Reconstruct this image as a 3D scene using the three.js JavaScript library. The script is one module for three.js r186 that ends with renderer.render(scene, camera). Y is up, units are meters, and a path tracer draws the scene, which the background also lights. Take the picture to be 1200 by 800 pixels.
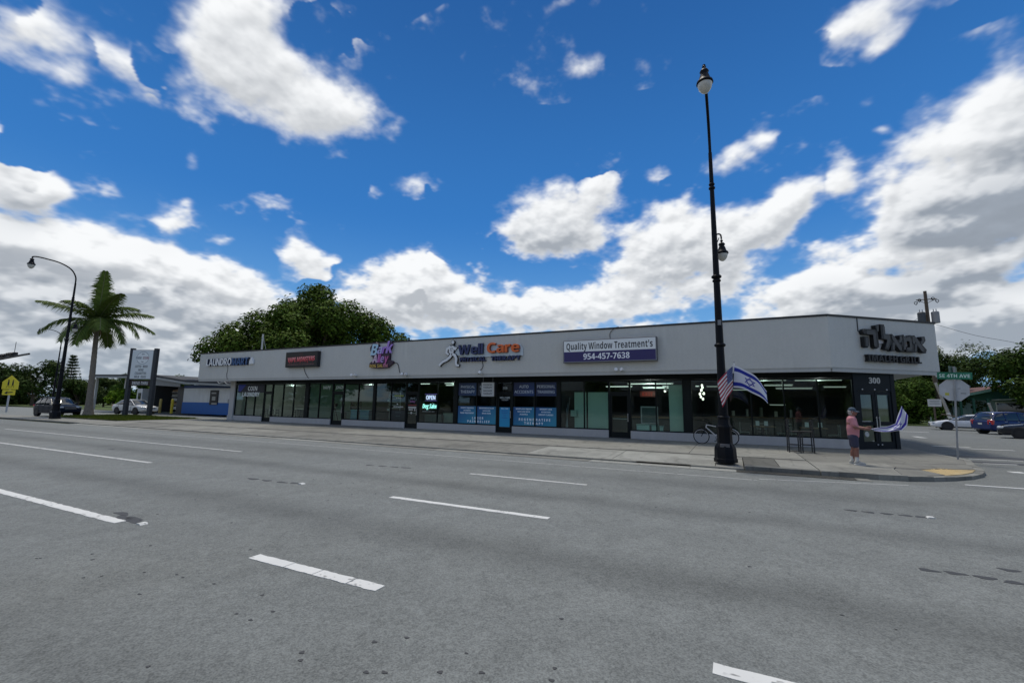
import * as THREE from 'three';
import { mergeGeometries, toCreasedNormals } from 'three/addons/utils/BufferGeometryUtils.js';
import { RoundedBoxGeometry } from 'three/addons/geometries/RoundedBoxGeometry.js';
import { TextGeometry } from 'three/addons/geometries/TextGeometry.js';
import { FontLoader } from 'three/addons/loaders/FontLoader.js';
import { MarchingCubes } from 'three/addons/objects/MarchingCubes.js';

// ---------- camera ----------
const scene = new THREE.Scene();
const camera = new THREE.PerspectiveCamera(75.14, 1024 / 682, 0.05, 2500);
camera.position.set(0, 1.78, 0);
camera.rotation.order = 'YXZ';
camera.rotation.set(0.1385, 0.460, 0.0140);

// ---------- light ----------
const SUN_AZ = -40, SUN_EL = 64;                         // degrees: azimuth from -z towards +x, elevation
const rad = (d) => d * Math.PI / 180;
const toward = (az, el) => new THREE.Vector3(Math.sin(rad(az)) * Math.cos(rad(el)), Math.sin(rad(el)), -Math.cos(rad(az)) * Math.cos(rad(el)));
const sunDir = toward(SUN_AZ, SUN_EL);
const sun = new THREE.DirectionalLight(new THREE.Color(1, 0.94, 0.84), 1.9);
sun.position.copy(sunDir).multiplyScalar(150); sun.target.position.set(-15, 0, -20);
sun.castShadow = true; sun.shadow.radius = 24; sun.shadow.mapSize.set(4096, 4096);
Object.assign(sun.shadow.camera, { left: -120, right: 60, top: 90, bottom: -90, near: 1, far: 400 });
scene.add(sun, sun.target);

const renderer = new THREE.WebGLRenderer({ antialias: true });
renderer.setSize(1024, 682);
renderer.shadowMap.enabled = true;
renderer.toneMapping = THREE.LinearToneMapping;
renderer.toneMappingExposure = 1.3;

// ---------- noise ----------
function makeRng(seed) { let s = seed | 0; return () => { s = (s + 0x6d2b79f5) | 0; let t = Math.imul(s ^ (s >>> 15), 1 | s); t = (t + Math.imul(t ^ (t >>> 7), 61 | t)) ^ t; return ((t ^ (t >>> 14)) >>> 0) / 4294967296; }; }
const PERM = new Uint16Array(1024), PVAL = new Float32Array(1024);
{ const r = makeRng(77), p = []; for (let i = 0; i < 512; i++) p.push(i); for (let i = 511; i > 0; i--) { const j = Math.floor(r() * (i + 1)); [p[i], p[j]] = [p[j], p[i]]; } for (let i = 0; i < 1024; i++) { PERM[i] = p[i & 511]; PVAL[i] = r() * 2 - 1; } }
function vnoise(x, y, z) {
  const xi = Math.floor(x), yi = Math.floor(y), zi = Math.floor(z), fx = x - xi, fy = y - yi, fz = z - zi;
  const u = fx * fx * (3 - 2 * fx), v = fy * fy * (3 - 2 * fy), w = fz * fz * (3 - 2 * fz);
  const X = xi & 511, Y = yi & 511, Z = zi & 511, X1 = (X + 1) & 511, Y1 = (Y + 1) & 511, Z1 = (Z + 1) & 511;
  const a = PERM[X] + Y, b = PERM[X1] + Y, a1 = PERM[X] + Y1, b1 = PERM[X1] + Y1;
  const g = (h, zz) => PVAL[PERM[h & 511] + zz];
  const l = (p, q, t) => p + (q - p) * t;
  return l(l(l(g(a, Z), g(b, Z), u), l(g(a1, Z), g(b1, Z), u), v), l(l(g(a, Z1), g(b, Z1), u), l(g(a1, Z1), g(b1, Z1), u), v), w);
}
function fbm(x, y, z, oct) { let s = 0, a = 0.5, n = 0; for (let i = 0; i < oct; i++) { s += a * vnoise(x, y, z); n += a; a *= 0.5; x = x * 2.03 + 17.1; y = y * 2.03 + 5.7; z = z * 2.03 + 9.2; } return s / n; }
const clamp = (x, a = 0, b = 1) => Math.min(b, Math.max(a, x));
const smooth = (x, a, b) => { const t = clamp((x - a) / (b - a)); return t * t * (3 - 2 * t); };
const mix = (a, b, t) => a + (b - a) * t;

// ---------- sky: cumulus clouds by azimuth, elevation, half-widths, tilt (degrees), weight, greyness ----------
const CLOUDS = [
[-70.4,31,12.6,3.5,15,0.22,0.2],[-56.7,36.7,9.9,4.5,-9,0.2,0.1],[-22.1,41.1,10.8,3.2,-2,0.14,0.1],[-61.8,19.5,8.8,3.5,4,0.12,0.1],[7.5,25.1,6.6,4,5,0.12,0.1],
[-61.9,35.4,5.1,3.8,59,1,0.15],[-55.9,33.4,5.9,3.5,-3,1.1,0.2],[-48.9,32.9,5.6,2.2,8,1,0.1],[-61.1,38.8,4.5,1.9,29,0.8,0.2],[-48.9,40.3,2.2,1.6,47,0.85,0.1],
[-52.9,41.3,3.2,0.9,20,0.6,0.3],[-76.3,30,4.2,1.7,16,0.62,0.15],[-71.3,30.8,2.5,1.3,8,0.6,0.2],[-68.4,31.5,2.6,1.4,87,0.75,0.35],[-78,31,3.1,1,38,0.55,0.2],
[-67.5,30,1.5,1.1,59,0.6,0.4],[-77.4,21.4,1.6,1.1,78,0.8,0.05],[-76.5,19,2.3,2.1,-44,0.95,0.1],[-74.4,18,1.5,0.9,20,0.8,0.1],[-76.9,15.1,3.6,2.4,29,0.85,0.6],
[-64.1,24.2,1.2,0.6,-88,0.5,0.1],[-65.4,18.6,1.8,1.5,55,0.55,0.2],[-64.3,20.3,0.7,0.5,77,0.5,0],[-60.6,16.9,0.8,0.6,-12,0.5,0],[-67.4,17.1,3,1.2,3,0.35,0.2],
[-74.4,11.3,9.8,3.3,8,1.1,0.3],[-67.3,13.5,7.8,1.7,-3,1,0.1],[-69.5,6.9,11.9,3.2,8,1,0.45],[-73.1,8.7,4,1.7,11,0.9,0.75],[-64.6,10.1,4.4,1.4,-4,0.8,0.6],
[-68.7,11.1,3.9,1.1,0,0.6,0],[-60.6,11.6,6.9,3.1,-1,1.05,0.12],[-73.6,13.2,7,1.7,7,0.9,0.15],[-73.4,2.6,14.7,2.6,4,1.1,0.6],[-60.5,5.7,11,3.2,5,1,0.3],
[-53.4,17.7,2.1,1.7,86,1.05,0],[-51.3,14.7,2.4,2.2,22,0.9,0.1],[-48.9,16.4,1.3,1.1,73,0.7,0],[-38.2,15.7,4,3.2,-4,1.1,0.05],[-40.8,13.4,8,3.8,5,1.1,0.12],
[-30.9,12.2,13.7,3.3,-2,1.1,0.2],[-17.5,12.3,8.8,2.6,-1,1.05,0.1],[-36.7,17.9,1.6,1.3,7,0.8,0],[-39.3,27,2.6,0.9,7,0.7,0.1],[-29.4,18.1,1.7,1.2,-89,0.7,0],
[-29.2,21.1,0.9,0.6,2,0.45,0],[-45,25.6,1.3,0.6,11,0.4,0.1],[-34.1,40,1.1,0.8,46,0.5,0],[-27.9,40.7,1.5,0.8,2,0.5,0.1],[-21.1,44.9,1.8,0.6,12,0.35,0.1],
[-16.3,39.5,2.1,1.1,9,0.6,0.1],[-13.1,42.1,0.9,0.7,-81,0.3,0.1],[-19.7,24.2,6.9,4.1,5,1.15,0.12],[-14.6,27.5,2.3,2.2,-7,1,0],[-22,21.8,5.5,2.5,-11,1,0.45],
[-9.3,17.8,5.4,5.1,-35,1.1,0.15],[-5.4,21.5,3.2,2,18,1,0.05],[-2.3,16.6,5.5,4.9,-23,1.1,0.2],[2.2,20.2,4.7,3.2,22,1.1,0.15],[7.3,21.7,4,2,17,1,0.1],
[11.8,23,1.9,1,78,0.8,0],[2.4,28.5,3.1,1.6,21,1.05,0.1],[5.3,29.3,1.3,0.7,-10,0.6,0],[-3.6,31.3,2,1.2,-1,0.6,0.1],[-4.3,33.7,1.2,0.5,90,0.4,0],
[-0.8,33.2,0.8,0.7,90,0.4,0],[-7.1,27.1,1.9,1.1,-33,0.5,0.1],[14.8,36.1,3.1,2,-7,0.9,0.1],[16.6,33.9,1.7,0.9,22,0.75,0.05],[11,36,1.3,0.7,7,0.4,0.1],
[20.2,35.2,2.2,0.6,-32,0.4,0.1],[14.2,29.8,0.8,0.5,-5,0.5,0],[15.1,26.6,0.8,0.5,-24,0.7,0],[19.7,23.2,4.2,3.9,-72,1.2,0.05],[24.3,24.9,4.6,2.5,-86,1.2,0.2],
[16.6,18.6,3.6,3.3,-60,1.1,0.2],[21.7,18.1,4.2,2.1,-5,1.2,1],[24.8,20.4,4.2,2.5,-86,1.1,0.7],[19.3,16.4,4.1,1.2,-8,1.1,0.95],[23.4,14.1,2.8,1.3,-17,1.1,0.7],
[17.1,14.6,3.9,1.1,-5,1.1,0.1],[21.2,12.6,3.4,0.9,-4,1.1,0.2],[20,11.1,4.7,1.2,-6,1.25,0.95],[14.7,12.4,3.1,1.3,-11,1.05,0.4],[22.9,9.3,2.7,1,-10,1.05,0.15],
[20.8,8,3.9,1.2,-8,1.1,0.8],[10,14.2,3.1,2.6,-23,1.1,0.05],[7.4,11.1,5.2,2.2,-7,1.1,0.15],[12.6,11.2,5.9,2.2,-8,1.1,0.7],[22.2,7,4.3,2.9,-8,1.1,0.5],
[15.5,7.3,5.6,2.5,-6,1.1,0.3],[-2.2,8.4,13,1.6,-3,1,0.2]
];
{
  const W = 2048, H = 2048, data = new Float32Array(W * H * 4), R0 = makeRng(5);
  const list = CLOUDS.map((c) => c.slice());
  while (list.length < 190) {                               // the same kind of cloud over the rest of the sky
    const az = R0() * 360 - 180, el = 4 + Math.pow(R0(), 1.6) * 75, s = R0();
    if (Math.abs(az + 26) < 62 && el < 52) continue;
    list.push([az, el, 4 + 9 * s, 2.5 + 5 * s, R0() * 40 - 20, 0.8 + 0.4 * R0(), 0.1 + 0.6 * R0()]);
  }
  const blobs = list.map(([az, el, a, b, rot, w, g]) => {
    const d = toward(az, el), r = new THREE.Vector3(Math.cos(rad(az)), 0, Math.sin(rad(az))), u = new THREE.Vector3().crossVectors(r, d);
    const c = Math.cos(rad(rot)), s = Math.sin(rad(rot)), ta = Math.tan(rad(a)), tb = Math.tan(rad(b));
    const A = r.clone().multiplyScalar(c).addScaledVector(u, s).divideScalar(ta * 1.08), B = u.clone().multiplyScalar(c).addScaledVector(r, -s).divideScalar(tb * 1.08);
    return { x: d.x, y: d.y, z: d.z, A, B, w, g, lim: Math.cos(Math.atan(Math.max(ta, tb) * 1.9)) };
  });
  const field = (x, y, z, out) => {
    let s = 0, g = 0;
    for (const b of blobs) {
      const k = x * b.x + y * b.y + z * b.z;
      if (k < b.lim) continue;
      const p = (x * b.A.x + y * b.A.y + z * b.A.z) / k, q = (x * b.B.x + y * b.B.y + z * b.B.z) / k, r2 = p * p + q * q;
      if (r2 > 3) continue;
      const q2 = 1 - r2 / 3, f = b.w * q2 * q2 * q2 * 1.04;
      s += f; g += f * b.g;
    }
    out[0] = s; out[1] = s > 1e-6 ? g / s : 0;
  };
  const o1 = [0, 0], o2 = [0, 0], EXP = 1 / 1.3;
  const zen = [0.022, 0.110, 0.35], mid = [0.043, 0.21, 0.58], low = [0.20, 0.48, 0.82];
  const ragged = (x, y, z, oct, gain) => { let v = 0, a = 0.5, m = 0; for (let i = 0; i < oct; i++) { v += a * vnoise(x, y, z); m += a; a *= gain; const q = x * 1.63 + z * 1.17 + 7.3; z = z * 1.63 - x * 1.17 + 1.9; x = q; y = y * 2.01 + 4.4; } return v / m; };
  // cloud thickness in a direction: the blobs, torn by noise of every size
  const thick = (x, y, z, out, oct) => {
    const st = 1 / (0.45 + y);                              // clouds shrink towards the horizon
    const wx = fbm(x * 13, y * 14, z * 13, 3) * 0.020, wy = fbm(x * 13 + 40, y * 14, z * 13, 3) * 0.018;
    field(x + wx, y + wy, z + wx * 0.6, out);
    if (out[0] < 0.004) return -1;
    return out[0] * 1.15 - 0.505 + ragged(x * 15 * st + 3, y * 17 * st, z * 15 * st, oct, 0.62) * 1.25;
  };
  for (let row = H / 2; row < H; row++) {
    const el = ((row + 0.5) / H - 0.5) * Math.PI, sy = Math.sin(el), cy = Math.cos(el), e = el * 180 / Math.PI;
    const k0 = smooth(e, -2, 24), k1 = smooth(e, 14, 52);
    for (let col = 0; col < W; col++) {
      const t = ((col + 0.5) / W - 0.5) * 2 * Math.PI, x = Math.cos(t) * cy, z = Math.sin(t) * cy, y = sy, az = Math.atan2(x, -z) * 180 / Math.PI;
      let r = mix(mix(low[0], mid[0], k0), zen[0], k1), g = mix(mix(low[1], mid[1], k0), zen[1], k1), b = mix(mix(low[2], mid[2], k0), zen[2], k1);
      const fine = e < 52 && az > -84 && az < 34, D = thick(x, y, z, o1, fine ? 9 : 4), s0 = o1[0], gr = o1[1];
      if (s0 > 0.004 && D > -0.35) {
        const high = smooth(e, 16, 32), body = smooth(D, -0.12 - 0.16 * high, 0.56 + 0.36 * high), veil = smooth(D, -0.35, 0.25) * 0.24 * smooth(s0, 0.05, 0.4);
        const alpha = clamp(Math.max(body, veil));
        let lit = 0.6, above = 0.5, dS = D;
        if (fine) {
          const d5 = thick(x, y, z, o2, 5), du = thick(x - 0.006 * Math.cos(t + 1.57), y + 0.018, z - 0.006 * Math.sin(t + 1.57), o2, 5);
          lit = clamp(0.5 + (d5 - Math.max(du, -0.5)) * 0.9 + (D - d5) * 0.55);
          dS = d5; field(x, y + 0.05, z, o2); above = clamp((o2[0] - 0.2) * 0.8);
        }
        const deep = smooth(dS * 0.75 + s0 * 0.3, 0.0, 1.05);
        const shade = clamp(gr * deep * (0.5 + 0.8 * above) * (1.25 - 0.7 * lit) * 0.95 + deep * above * 0.08 + (1 - lit) * (0.38 - 0.2 * high) * deep - 0.06);
        const k = mix(0.90, 1.06, lit);
        r = mix(r, mix(0.90, 0.33, shade) * k, alpha); g = mix(g, mix(0.915, 0.375, shade) * k, alpha); b = mix(b, mix(0.93, 0.44, shade) * k, alpha);
      }
      const hz = Math.exp(-e / 4) * 0.55, i = (row * W + col) * 4;
      data[i] = mix(r, 0.50, hz) * EXP; data[i + 1] = mix(g, 0.60, hz) * EXP; data[i + 2] = mix(b, 0.70, hz) * EXP; data[i + 3] = 1;
    }
  }
  for (let row = 0; row < H / 2; row++) for (let col = 0; col < W; col++) { const i = (row * W + col) * 4; data[i] = 0.12; data[i + 1] = 0.13; data[i + 2] = 0.13; data[i + 3] = 1; }
  const t = new THREE.DataTexture(data, W, H, THREE.RGBAFormat, THREE.FloatType);
  t.mapping = THREE.EquirectangularReflectionMapping; t.magFilter = THREE.LinearFilter; t.minFilter = THREE.LinearFilter; t.wrapS = THREE.RepeatWrapping; t.needsUpdate = true;
  scene.background = t; scene.environment = t;
}

// ---------- helpers ----------
const V = (x, y, z) => new THREE.Vector3(x, y, z);
const used = new Map();
function numbered(name) { const n = used.get(name) ?? 0; used.set(name, n + 1); return n ? name + '_' + String(n).padStart(3, '0') : name; }
function boxUV(g) {                                           // uv in metres by the dominant direction of each normal
  const p = g.attributes.position, n = g.attributes.normal, uv = new Float32Array(p.count * 2);
  for (let i = 0; i < p.count; i++) {
    const ax = Math.abs(n.getX(i)), ay = Math.abs(n.getY(i)), az = Math.abs(n.getZ(i));
    if (ay >= ax && ay >= az) { uv[2 * i] = p.getX(i); uv[2 * i + 1] = p.getZ(i); } else if (ax >= az) { uv[2 * i] = p.getZ(i); uv[2 * i + 1] = p.getY(i); } else { uv[2 * i] = p.getX(i); uv[2 * i + 1] = p.getY(i); }
  }
  g.setAttribute('uv', new THREE.BufferAttribute(uv, 2));
  return g;
}
function prep(g, keep) {
  let q = g.index ? g.toNonIndexed() : g;
  if (!q.attributes.normal) q.computeVertexNormals();
  for (const k of Object.keys(q.attributes)) if (!['position', 'normal', 'uv', 'color'].includes(k)) q.deleteAttribute(k);
  if (!keep || !q.attributes.uv) boxUV(q);
  return q;
}
function obj(name, geos, mat, parent = scene, opt = {}) {
  const list = (Array.isArray(geos) ? geos.flat(3) : [geos]).map((g) => prep(g, opt.keepUV));
  const g = list.length === 1 ? list[0] : mergeGeometries(list);
  const m = new THREE.Mesh(g, mat);
  m.name = parent === scene ? numbered(name) : name;
  m.castShadow = m.receiveShadow = true;
  if (opt.at) m.position.set(...opt.at);
  if (opt.turn) m.rotation.y = opt.turn;
  parent.add(m);
  return m;
}
function tag(o, label, category, group) { o.userData.label = label; o.userData.category = category; if (group) o.userData.group = group; return o; }
function thing(name, label, category, pos = [0, 0, 0], turn = 0, group) {
  const o = new THREE.Group(); o.name = numbered(name); scene.add(o); o.position.set(...pos); o.rotation.y = turn;
  return tag(o, label, category, group);
}
function struct(name, geos, mat, opt = {}) { const m = obj(name, geos, mat, opt.parent ?? scene, opt); if (!opt.parent) m.userData.kind = 'structure'; return m; }
function dup(root, pos, turn, label, group, name) {
  const r = root.clone(); r.name = numbered(name ?? root.name.replace(/_\d+$/, '')); scene.add(r); r.position.set(...pos); r.rotation.y = turn;
  r.userData = { ...root.userData }; if (label) r.userData.label = label; if (group) r.userData.group = group;
  return r;
}
const M4 = (pos = [0, 0, 0], rot = [0, 0, 0]) => new THREE.Matrix4().compose(V(...pos), new THREE.Quaternion().setFromEuler(new THREE.Euler(...rot, 'YXZ')), V(1, 1, 1));
const box = (w, h, d, x = 0, y = 0, z = 0, ry = 0, rx = 0, rz = 0) => new THREE.BoxGeometry(w, h, d).applyMatrix4(M4([x, y, z], [rx, ry, rz]));
// box from corner to corner
const bx = (x0, x1, y0, y1, z0, z1) => box(Math.abs(x1 - x0), Math.abs(y1 - y0), Math.abs(z1 - z0), (x0 + x1) / 2, (y0 + y1) / 2, (z0 + z1) / 2);
const rbox = (w, h, d, r, x = 0, y = 0, z = 0, ry = 0, rx = 0, rz = 0) => new RoundedBoxGeometry(w, h, d, 2, r).applyMatrix4(M4([x, y, z], [rx, ry, rz]));
const cyl = (r0, r1, h, x = 0, y = 0, z = 0, seg = 12, rot = [0, 0, 0]) => new THREE.CylinderGeometry(r1, r0, h, seg).applyMatrix4(M4([x, y, z], rot));
const sph = (r, x = 0, y = 0, z = 0, s = [1, 1, 1], seg = 12) => new THREE.SphereGeometry(r, seg, Math.ceil(seg * 0.7)).scale(...s).translate(x, y, z);
function bar(a, b, r0, r1 = r0, seg = 8) {
  const A = V(...a), B = V(...b), d = B.clone().sub(A), L = d.length();
  return new THREE.CylinderGeometry(r1, r0, L, seg).applyMatrix4(new THREE.Matrix4().compose(A.add(B).multiplyScalar(0.5), new THREE.Quaternion().setFromUnitVectors(V(0, 1, 0), d.normalize()), V(1, 1, 1)));
}
function beam(a, b, w, h) {
  const A = V(...a), B = V(...b), d = B.clone().sub(A), L = d.length(), m = new THREE.Matrix4().lookAt(A, B, V(0, 1, 0));
  m.setPosition(A.add(B).multiplyScalar(0.5));
  return new THREE.BoxGeometry(w, h, L).applyMatrix4(m);
}
const tube = (pts, r, seg = 24, rs = 6) => new THREE.TubeGeometry(new THREE.CatmullRomCurve3(pts.map((p) => V(...p))), seg, r, rs);
const lathe = (pts, seg = 16, x = 0, y = 0, z = 0) => new THREE.LatheGeometry(pts.map((p) => new THREE.Vector2(...p)), seg).translate(x, y, z);
function ext(pts, depth, bevel = 0, holes) {
  const s = new THREE.Shape(pts.map((p) => new THREE.Vector2(...p)));
  for (const h of holes ?? []) s.holes.push(new THREE.Path(h.map((p) => new THREE.Vector2(...p))));
  return new THREE.ExtrudeGeometry(s, { depth, bevelEnabled: bevel > 0, bevelSize: bevel, bevelThickness: bevel, bevelSegments: 2, curveSegments: 8 });
}
const torus = (R, r, x = 0, y = 0, z = 0, rot = [0, 0, 0], ts = 28, rs = 8) => new THREE.TorusGeometry(R, r, rs, ts).applyMatrix4(M4([x, y, z], rot));
const at = (g, pos, rot) => (Array.isArray(g) ? g.map((q) => q.clone().applyMatrix4(M4(pos, rot))) : g.clone().applyMatrix4(M4(pos, rot)));
// a sheet over a grid: f(u, v) -> [x, y, z]; uv 0..1
function sheet(nu, nv, f) {
  const pos = [], uv = [], idx = [];
  for (let j = 0; j <= nv; j++) for (let i = 0; i <= nu; i++) { pos.push(...f(i / nu, j / nv)); uv.push(i / nu, j / nv); }
  for (let j = 0; j < nv; j++) for (let i = 0; i < nu; i++) { const a = j * (nu + 1) + i, b = a + 1, c = a + nu + 1, d = c + 1; idx.push(a, b, d, a, d, c); }
  const g = new THREE.BufferGeometry(); g.setAttribute('position', new THREE.Float32BufferAttribute(pos, 3)); g.setAttribute('uv', new THREE.Float32BufferAttribute(uv, 2)); g.setIndex(idx); g.computeVertexNormals();
  return g;
}

// ---------- textures ----------
function dataTex(size, f, rep, srgb) {                         // f(i, j, u, v) -> [r, g, b] 0..1
  const d = new Uint8Array(size * size * 4);
  for (let j = 0; j < size; j++) for (let i = 0; i < size; i++) { const c = f(i / size, j / size); const k = (j * size + i) * 4; d[k] = clamp(c[0]) * 255; d[k + 1] = clamp(c[1]) * 255; d[k + 2] = clamp(c[2]) * 255; d[k + 3] = 255; }
  const t = new THREE.DataTexture(d, size, size); t.wrapS = t.wrapT = THREE.RepeatWrapping; t.magFilter = THREE.LinearFilter; t.minFilter = THREE.LinearMipmapLinearFilter; t.generateMipmaps = true;
  if (srgb) t.colorSpace = THREE.SRGBColorSpace;
  t.repeat.set(1 / rep, 1 / rep); t.needsUpdate = true; return t;
}
// noise that wraps: period n cells
function tile(u, v, n, z) { const a = u * n, b = v * n, f = (x, y) => vnoise(((x % n) + n) % n, ((y % n) + n) % n, z); const xi = Math.floor(a), yi = Math.floor(b), fx = a - xi, fy = b - yi, s = fx * fx * (3 - 2 * fx), t = fy * fy * (3 - 2 * fy); return mix(mix(f(xi, yi), f(xi + 1, yi), s), mix(f(xi, yi + 1), f(xi + 1, yi + 1), s), t); }
function canvasTex(w, h, draw) {
  const c = document.createElement('canvas'); c.width = w; c.height = h; const g = c.getContext('2d'); draw(g, w, h);
  const t = new THREE.CanvasTexture(c); t.colorSpace = THREE.SRGBColorSpace; t.anisotropy = 8; return t;
}
const lin = (r, g, b) => new THREE.Color().setRGB(r, g, b);
const std = (c, rough = 0.8, o = {}) => new THREE.MeshStandardMaterial({ color: Array.isArray(c) ? lin(...c) : new THREE.Color(c), roughness: rough, ...o });
const phy = (c, rough = 0.5, o = {}) => new THREE.MeshPhysicalMaterial({ color: Array.isArray(c) ? lin(...c) : new THREE.Color(c), roughness: rough, ...o });

const asphaltTex = dataTex(1024, (u, v) => {                   // 3 m of worn asphalt: pale aggregate in a darker binder
  const a = tile(u, v, 410, 1.5), b = tile(u, v, 210, 7.5), c = tile(u, v, 60, 3.5), d = tile(u, v, 12, 4.5);
  const q = a * 0.6 + b * 0.4, s = 0.58 + Math.sign(q) * Math.pow(Math.abs(q), 0.7) * 0.30 + c * 0.08 + d * 0.06;
  return [s, s * 1.0, s * 0.985];
}, 3.1);
const asphaltBump = dataTex(1024, (u, v) => { const s = 0.5 + tile(u, v, 420, 1.5) * 0.3 + tile(u, v, 230, 7.5) * 0.2; return [s, s, s]; }, 3.1);
const concreteTex = dataTex(512, (u, v) => { const k = tile(u, v, 5, 2.5) * 0.5 + tile(u, v, 11, 3.5) * 0.3 + tile(u, v, 23, 5.5) * 0.2, s = 0.8 + k * 0.34 - 0.16 * smooth(Math.abs(tile(u, v, 7, 12.5)), 0.09, 0.0) + tile(u, v, 90, 8.5) * 0.06 + tile(u, v, 200, 9.5) * 0.08; return [s, s * 0.99, s * 0.96]; }, 4.3);
const stuccoTex = dataTex(512, (u, v) => { const s = 0.9 + tile(u, v, 4, 2.5) * 0.035 + tile(u, v, 17, 5.5) * 0.025 + tile(u, v * 0.2, 45, 6.5) * smooth(tile(u, v, 6, 9.5), -0.2, 0.8) * 0.13 + tile(u * 1.0, v * 0.12, 120, 16.5) * 0.02 + tile(u, v, 150, 8.5) * 0.03; return [s, s, s]; }, 7.7);
const stuccoBump = dataTex(512, (u, v) => { const s = 0.5 + tile(u, v, 190, 8.5) * 0.3 + tile(u, v, 80, 3.5) * 0.2; return [s, s, s]; }, 1.3);
const grassTex = dataTex(512, (u, v) => { const n = tile(u, v, 9, 2.5) * 0.5 + tile(u, v, 40, 4.5) * 0.4, m = tile(u, v, 200, 6.5) * 0.25; const s = 0.62 + n * 0.3 + m; return [s * (1 + n * 0.25), s, s * 0.75]; }, 5.3);
const woodTex = dataTex(256, (u, v) => { const s = 0.7 + tile(u, v * 0.25, 40, 2.5) * 0.2 + tile(u, v, 8, 5.5) * 0.08; return [s, s * 0.93, s * 0.84]; }, 0.8);
const metalTex = dataTex(256, (u, v) => { const s = 0.86 + tile(u, v, 7, 2.5) * 0.08 + tile(u, v, 60, 5.5) * 0.06; return [s, s, s]; }, 0.9);

const paintTex = dataTex(512, (u, v) => { const n = tile(u, v, 90, 2.5) * 0.45 + tile(u, v, 30, 5.5) * 0.35 + tile(u, v, 9, 8.5) * 0.4, w = smooth(n, 0.27, 0.48), s = mix(0.95 + tile(u, v, 14, 3.5) * 0.06, 0.36, w); return [s, s, s * 0.99]; }, 2.6);
const MAT = {
  asphalt: std([0.262, 0.277, 0.266], 0.9, { map: asphaltTex, bumpMap: asphaltBump, bumpScale: 0.006, vertexColors: true }),
  concrete: std([0.275, 0.275, 0.25], 0.92, { map: concreteTex, bumpMap: stuccoBump, bumpScale: 0.003 }),
  concreteDark: std([0.12, 0.12, 0.108], 0.92, { map: concreteTex }),
  concretePale: std([0.33, 0.335, 0.31], 0.92, { map: concreteTex }),
  concreteStain: std([0.215, 0.214, 0.194], 0.92, { map: concreteTex }),
  roadPaint: std([0.66, 0.66, 0.635], 0.75, { map: paintTex }),
  roadPaintWorn: std([0.50, 0.50, 0.48], 0.85, { map: paintTex }),
  roadPaintFaint: std([0.36, 0.365, 0.35], 0.88, { map: paintTex }),
  tar: std([0.04, 0.041, 0.043], 0.7),
  grass: std([0.10, 0.15, 0.035], 0.95, { map: grassTex }),
  dryGrass: std([0.10, 0.105, 0.045], 0.95, { map: grassTex }),
  soil: std([0.16, 0.14, 0.10], 0.95, { map: concreteTex }),
  facade: std([0.61, 0.605, 0.56], 0.88, { map: stuccoTex, bumpMap: stuccoBump, bumpScale: 0.004 }),
  facadeBand: std([0.50, 0.505, 0.48], 0.85, { map: stuccoTex }),
  sill: std([0.5, 0.49, 0.475], 0.88, { map: stuccoTex, bumpMap: stuccoBump, bumpScale: 0.004 }),
  blackMetal: std([0.012, 0.014, 0.016], 0.42, { metalness: 0.25, map: metalTex }),
  frame: phy([0.010, 0.014, 0.014], 0.5, { specularIntensity: 0.3, map: metalTex }),
  doorFrame: phy([0.009, 0.013, 0.017], 0.5, { specularIntensity: 0.3, map: metalTex }),
  lampPole: phy([0.004, 0.005, 0.008], 0.5, { specularIntensity: 0.35, map: metalTex }),
  chrome: std([0.62, 0.63, 0.64], 0.28, { metalness: 1 }),
  steel: std([0.42, 0.43, 0.44], 0.45, { metalness: 0.8, map: metalTex }),
  galv: std([0.36, 0.37, 0.375], 0.55, { metalness: 0.4, map: metalTex }),
  white: std([0.78, 0.78, 0.77], 0.6),
  offWhite: std([0.62, 0.61, 0.57], 0.7, { map: metalTex }),
  black: std([0.015, 0.015, 0.016], 0.6),
  rubber: std([0.018, 0.018, 0.019], 0.85),
  wood: std([0.30, 0.21, 0.13], 0.75, { map: woodTex }),
  poleWood: std([0.15, 0.12, 0.095], 0.9, { map: woodTex }),
  glass: phy([0.80, 0.89, 0.85], 0.02, { transmission: 1, thickness: 0, ior: 1.5, side: THREE.DoubleSide }),
  glassClear: phy([0.85, 0.9, 0.88], 0.03, { transmission: 1, thickness: 0, ior: 1.5 }),
  lampGlass: phy([0.9, 0.9, 0.86], 0.12, { transmission: 0.85, thickness: 0, ior: 1.45 }),
  carGlass: phy([0.02, 0.026, 0.03], 0.04, { clearcoat: 0.5 }),
  tubeLight: std([0.9, 0.95, 0.92], 0.5, { emissive: lin(0.9, 1, 0.96), emissiveIntensity: 0.85 }),
  tubeDim: std([0.5, 0.55, 0.52], 0.5, { emissive: lin(0.55, 0.62, 0.58), emissiveIntensity: 0.42 }),
  bulb: std([0.9, 0.9, 0.85], 0.5, { emissive: lin(1, 0.97, 0.88), emissiveIntensity: 1.6 }),
  wallIn: std([0.52, 0.56, 0.52], 0.9, { map: stuccoTex }),
  wallGreen: std([0.34, 0.50, 0.41], 0.9, { map: stuccoTex }),
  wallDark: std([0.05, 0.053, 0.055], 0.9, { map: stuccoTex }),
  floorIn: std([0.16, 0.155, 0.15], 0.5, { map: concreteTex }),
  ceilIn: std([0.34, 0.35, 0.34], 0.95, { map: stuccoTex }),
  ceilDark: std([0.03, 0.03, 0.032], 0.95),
};
const FONT = await new FontLoader().loadAsync('fonts/droid/droid_sans_bold.typeface.json');
const FONTR = await new FontLoader().loadAsync('fonts/droid/droid_sans_regular.typeface.json');
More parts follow.
